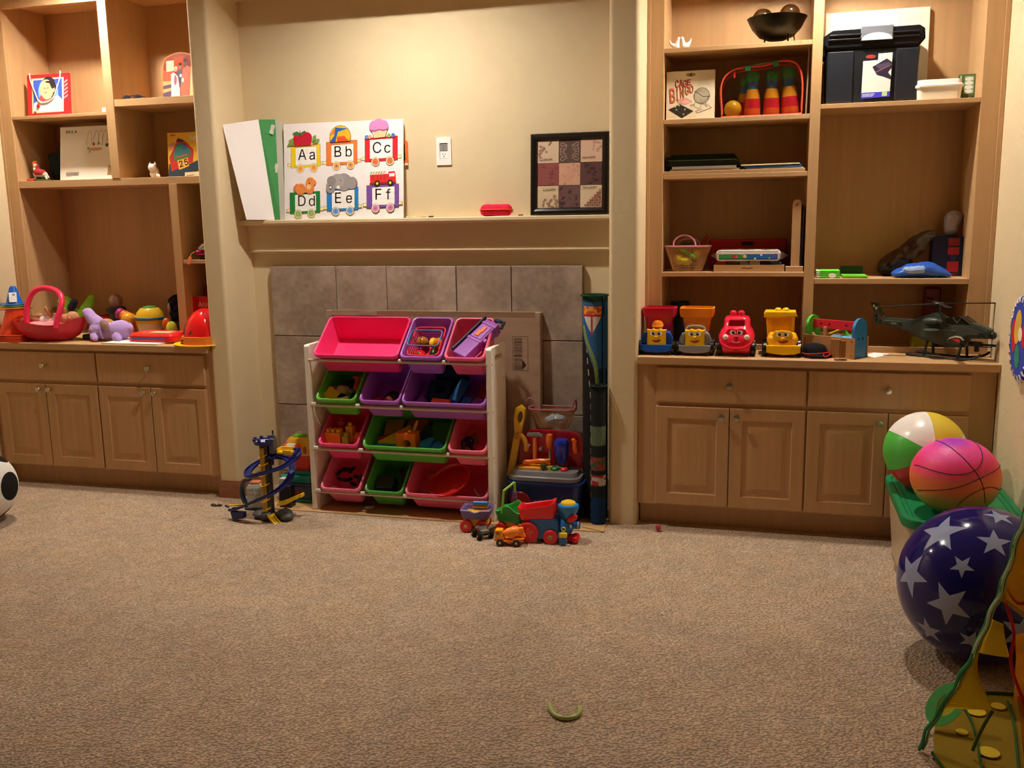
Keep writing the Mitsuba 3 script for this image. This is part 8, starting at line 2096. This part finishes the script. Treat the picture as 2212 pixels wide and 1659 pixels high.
E_ = lambda q: edge[int(q * 59)]
net = mat('cloth', '#c89a20')
t.part('netting', netting([E_(0.62) + (0.01, 0, 0), (0.735, -1.90, 0.43), (0.80, -1.90, 0.80), E_(0.97) + (0.01, 0, 0)], 44, 52, 0.012, 1), net, kind='stuff')
t.part('orange_lining', cloth_patch([(0.655, -1.885, 0.50), (0.80, -1.87, 0.40), (0.84, -1.87, 0.80), (0.695, -1.885, 0.75)], 16, 20, 0.020, 2), mat('sheet', '#b87a20', diff_trans=0.9), 60)
t.part('red_binding', tube(spline([(0.648, -1.905, 0.545), (0.655, -1.912, 0.50), (0.672, -1.915, 0.449), (0.683, -1.915, 0.396), (0.679, -1.912, 0.345), (0.686, -1.91, 0.30), (0.702, -1.91, 0.255), (0.725, -1.91, 0.20), (0.75, -1.91, 0.15)], 40), 0.0075, 8, flat=(1, 0.6)), mat('cloth', '#b8281c'), 60)
t.part('red_binding', tube(spline([(0.648, -1.905, 0.548), (0.668, -1.91, 0.518), (0.688, -1.912, 0.498), (0.715, -1.912, 0.505), (0.75, -1.91, 0.53)], 20), 0.0065, 8, flat=(1, 0.6)), mat('cloth', '#b8281c'), 60)
t.part('yellow_flap', cloth_patch([(0.600, -1.90, 0.335), (0.680, -1.90, 0.330), (0.655, -1.895, 0.42), (0.628, -1.90, 0.44)], 12, 12, 0.010, 3), mesh_m, 60)
t.part('netting', netting([(0.605, -1.91, 0.34), (0.672, -1.91, 0.335), (0.655, -1.905, 0.43), (0.630, -1.91, 0.44)], 24, 26, 0.006, 4), mat('cloth', '#c8b02c'), kind='stuff')
t.part('orange_panel', cloth_patch([(0.700, -1.90, 0.20), (0.86, -1.88, 0.10), (0.86, -1.88, 0.44), (0.690, -1.90, 0.40)], 16, 18, 0.016, 5), mat('sheet', '#b8741e', diff_trans=0.9), 60)
t.part('orange_panel', cloth_patch([(0.735, -1.93, 0.012), (0.90, -1.92, 0.02), (0.88, -1.90, 0.28), (0.705, -1.91, 0.22)], 14, 16, 0.014, 6), mat('sheet', '#ac681c', diff_trans=0.9), 60)
t.part('corner_flap', cloth_patch([E_(0.20) + (0.012, 0, 0), (0.648, -1.88, 0.155), (0.600, -1.885, 0.27), E_(0.42) + (0.010, 0, 0)], 14, 14, 0.008, 7), mesh_m, 60)
t.part('netting', netting([E_(0.22) + (0.012, -0.006, 0), (0.650, -1.888, 0.160), (0.602, -1.893, 0.272), E_(0.44) + (0.010, -0.006, 0)], 30, 30, 0.006, 8), mat('cloth', '#b89a1c'), kind='stuff')
t.part('green_binding', tube(spline([(0.650, -1.89, 0.160), (0.620, -1.89, 0.085), (0.605, -1.89, 0.03)], 12), 0.005, 6), mat('cloth', '#4a5a20'))
# the floor sheet
t.part('floor_sheet', rough(prism(sg.Polygon([(0.500, -1.93), (0.515, -1.80), (0.560, -1.62), (0.62, -1.52), (0.76, -1.47), (0.98, -1.47), (0.98, -2.25), (0.60, -2.25), (0.53, -2.05)]).buffer(0.0), 0.006, (0, 0, 0.006), 'xy').subdivide().subdivide(), 0.003, 12), mat('cloth', '#7d641a'), 30)
for pts in ([(0.62, -1.545), (0.64, -1.68), (0.635, -1.80), (0.622, -1.92), (0.62, -2.1)], [(0.775, -1.535), (0.765, -1.65), (0.745, -1.78), (0.72, -1.92), (0.70, -2.1)], [(0.56, -1.63), (0.62, -1.53), (0.76, -1.48), (0.95, -1.475)], [(0.497, -1.90), (0.513, -1.97), (0.545, -2.07), (0.60, -2.24)]):
    t.part('green_seam', tube(spline([(x, y, 0.013) for x, y in pts], 20), 0.0065, 6, flat=(0.6, 1.0)), mat('cloth', '#35502a'), 60)
loop = prism(ell(0.075, 0.046, (0, 0), 62).difference(ell(0.040, 0.024, (0.004, 0), 62)), 0.008, plane='xy')
t.part('green_loop', loop, mat('plastic', '#58b868'), 30, M=T(0.555, -1.735, 0.085, rx=52, rz=-16))
t.part('loop_lining', prism(ell(0.055, 0.034, (0.006, 0), 62).difference(ell(0.010, 0.008, (-0.008, -0.012))), 0.004, plane='xy'), mat('cloth', '#c8b83c'), 30, M=T(0.555, -1.731, 0.085, rx=52, rz=-16))
for x, y, r in ((0.665, -1.62, 0.030), (0.655, -1.86, 0.030), (0.60, -1.60, 0.024), (0.74, -1.57, 0.022), (0.60, -1.76, 0.018)):
    t.part('yellow_dot', cyl(r, 0.004, (x, y, 0.0135), n=24, b=0.001), mat('cloth', '#c0a430'))  # patches of light through the tent's holes, laid on as paler cloth discs
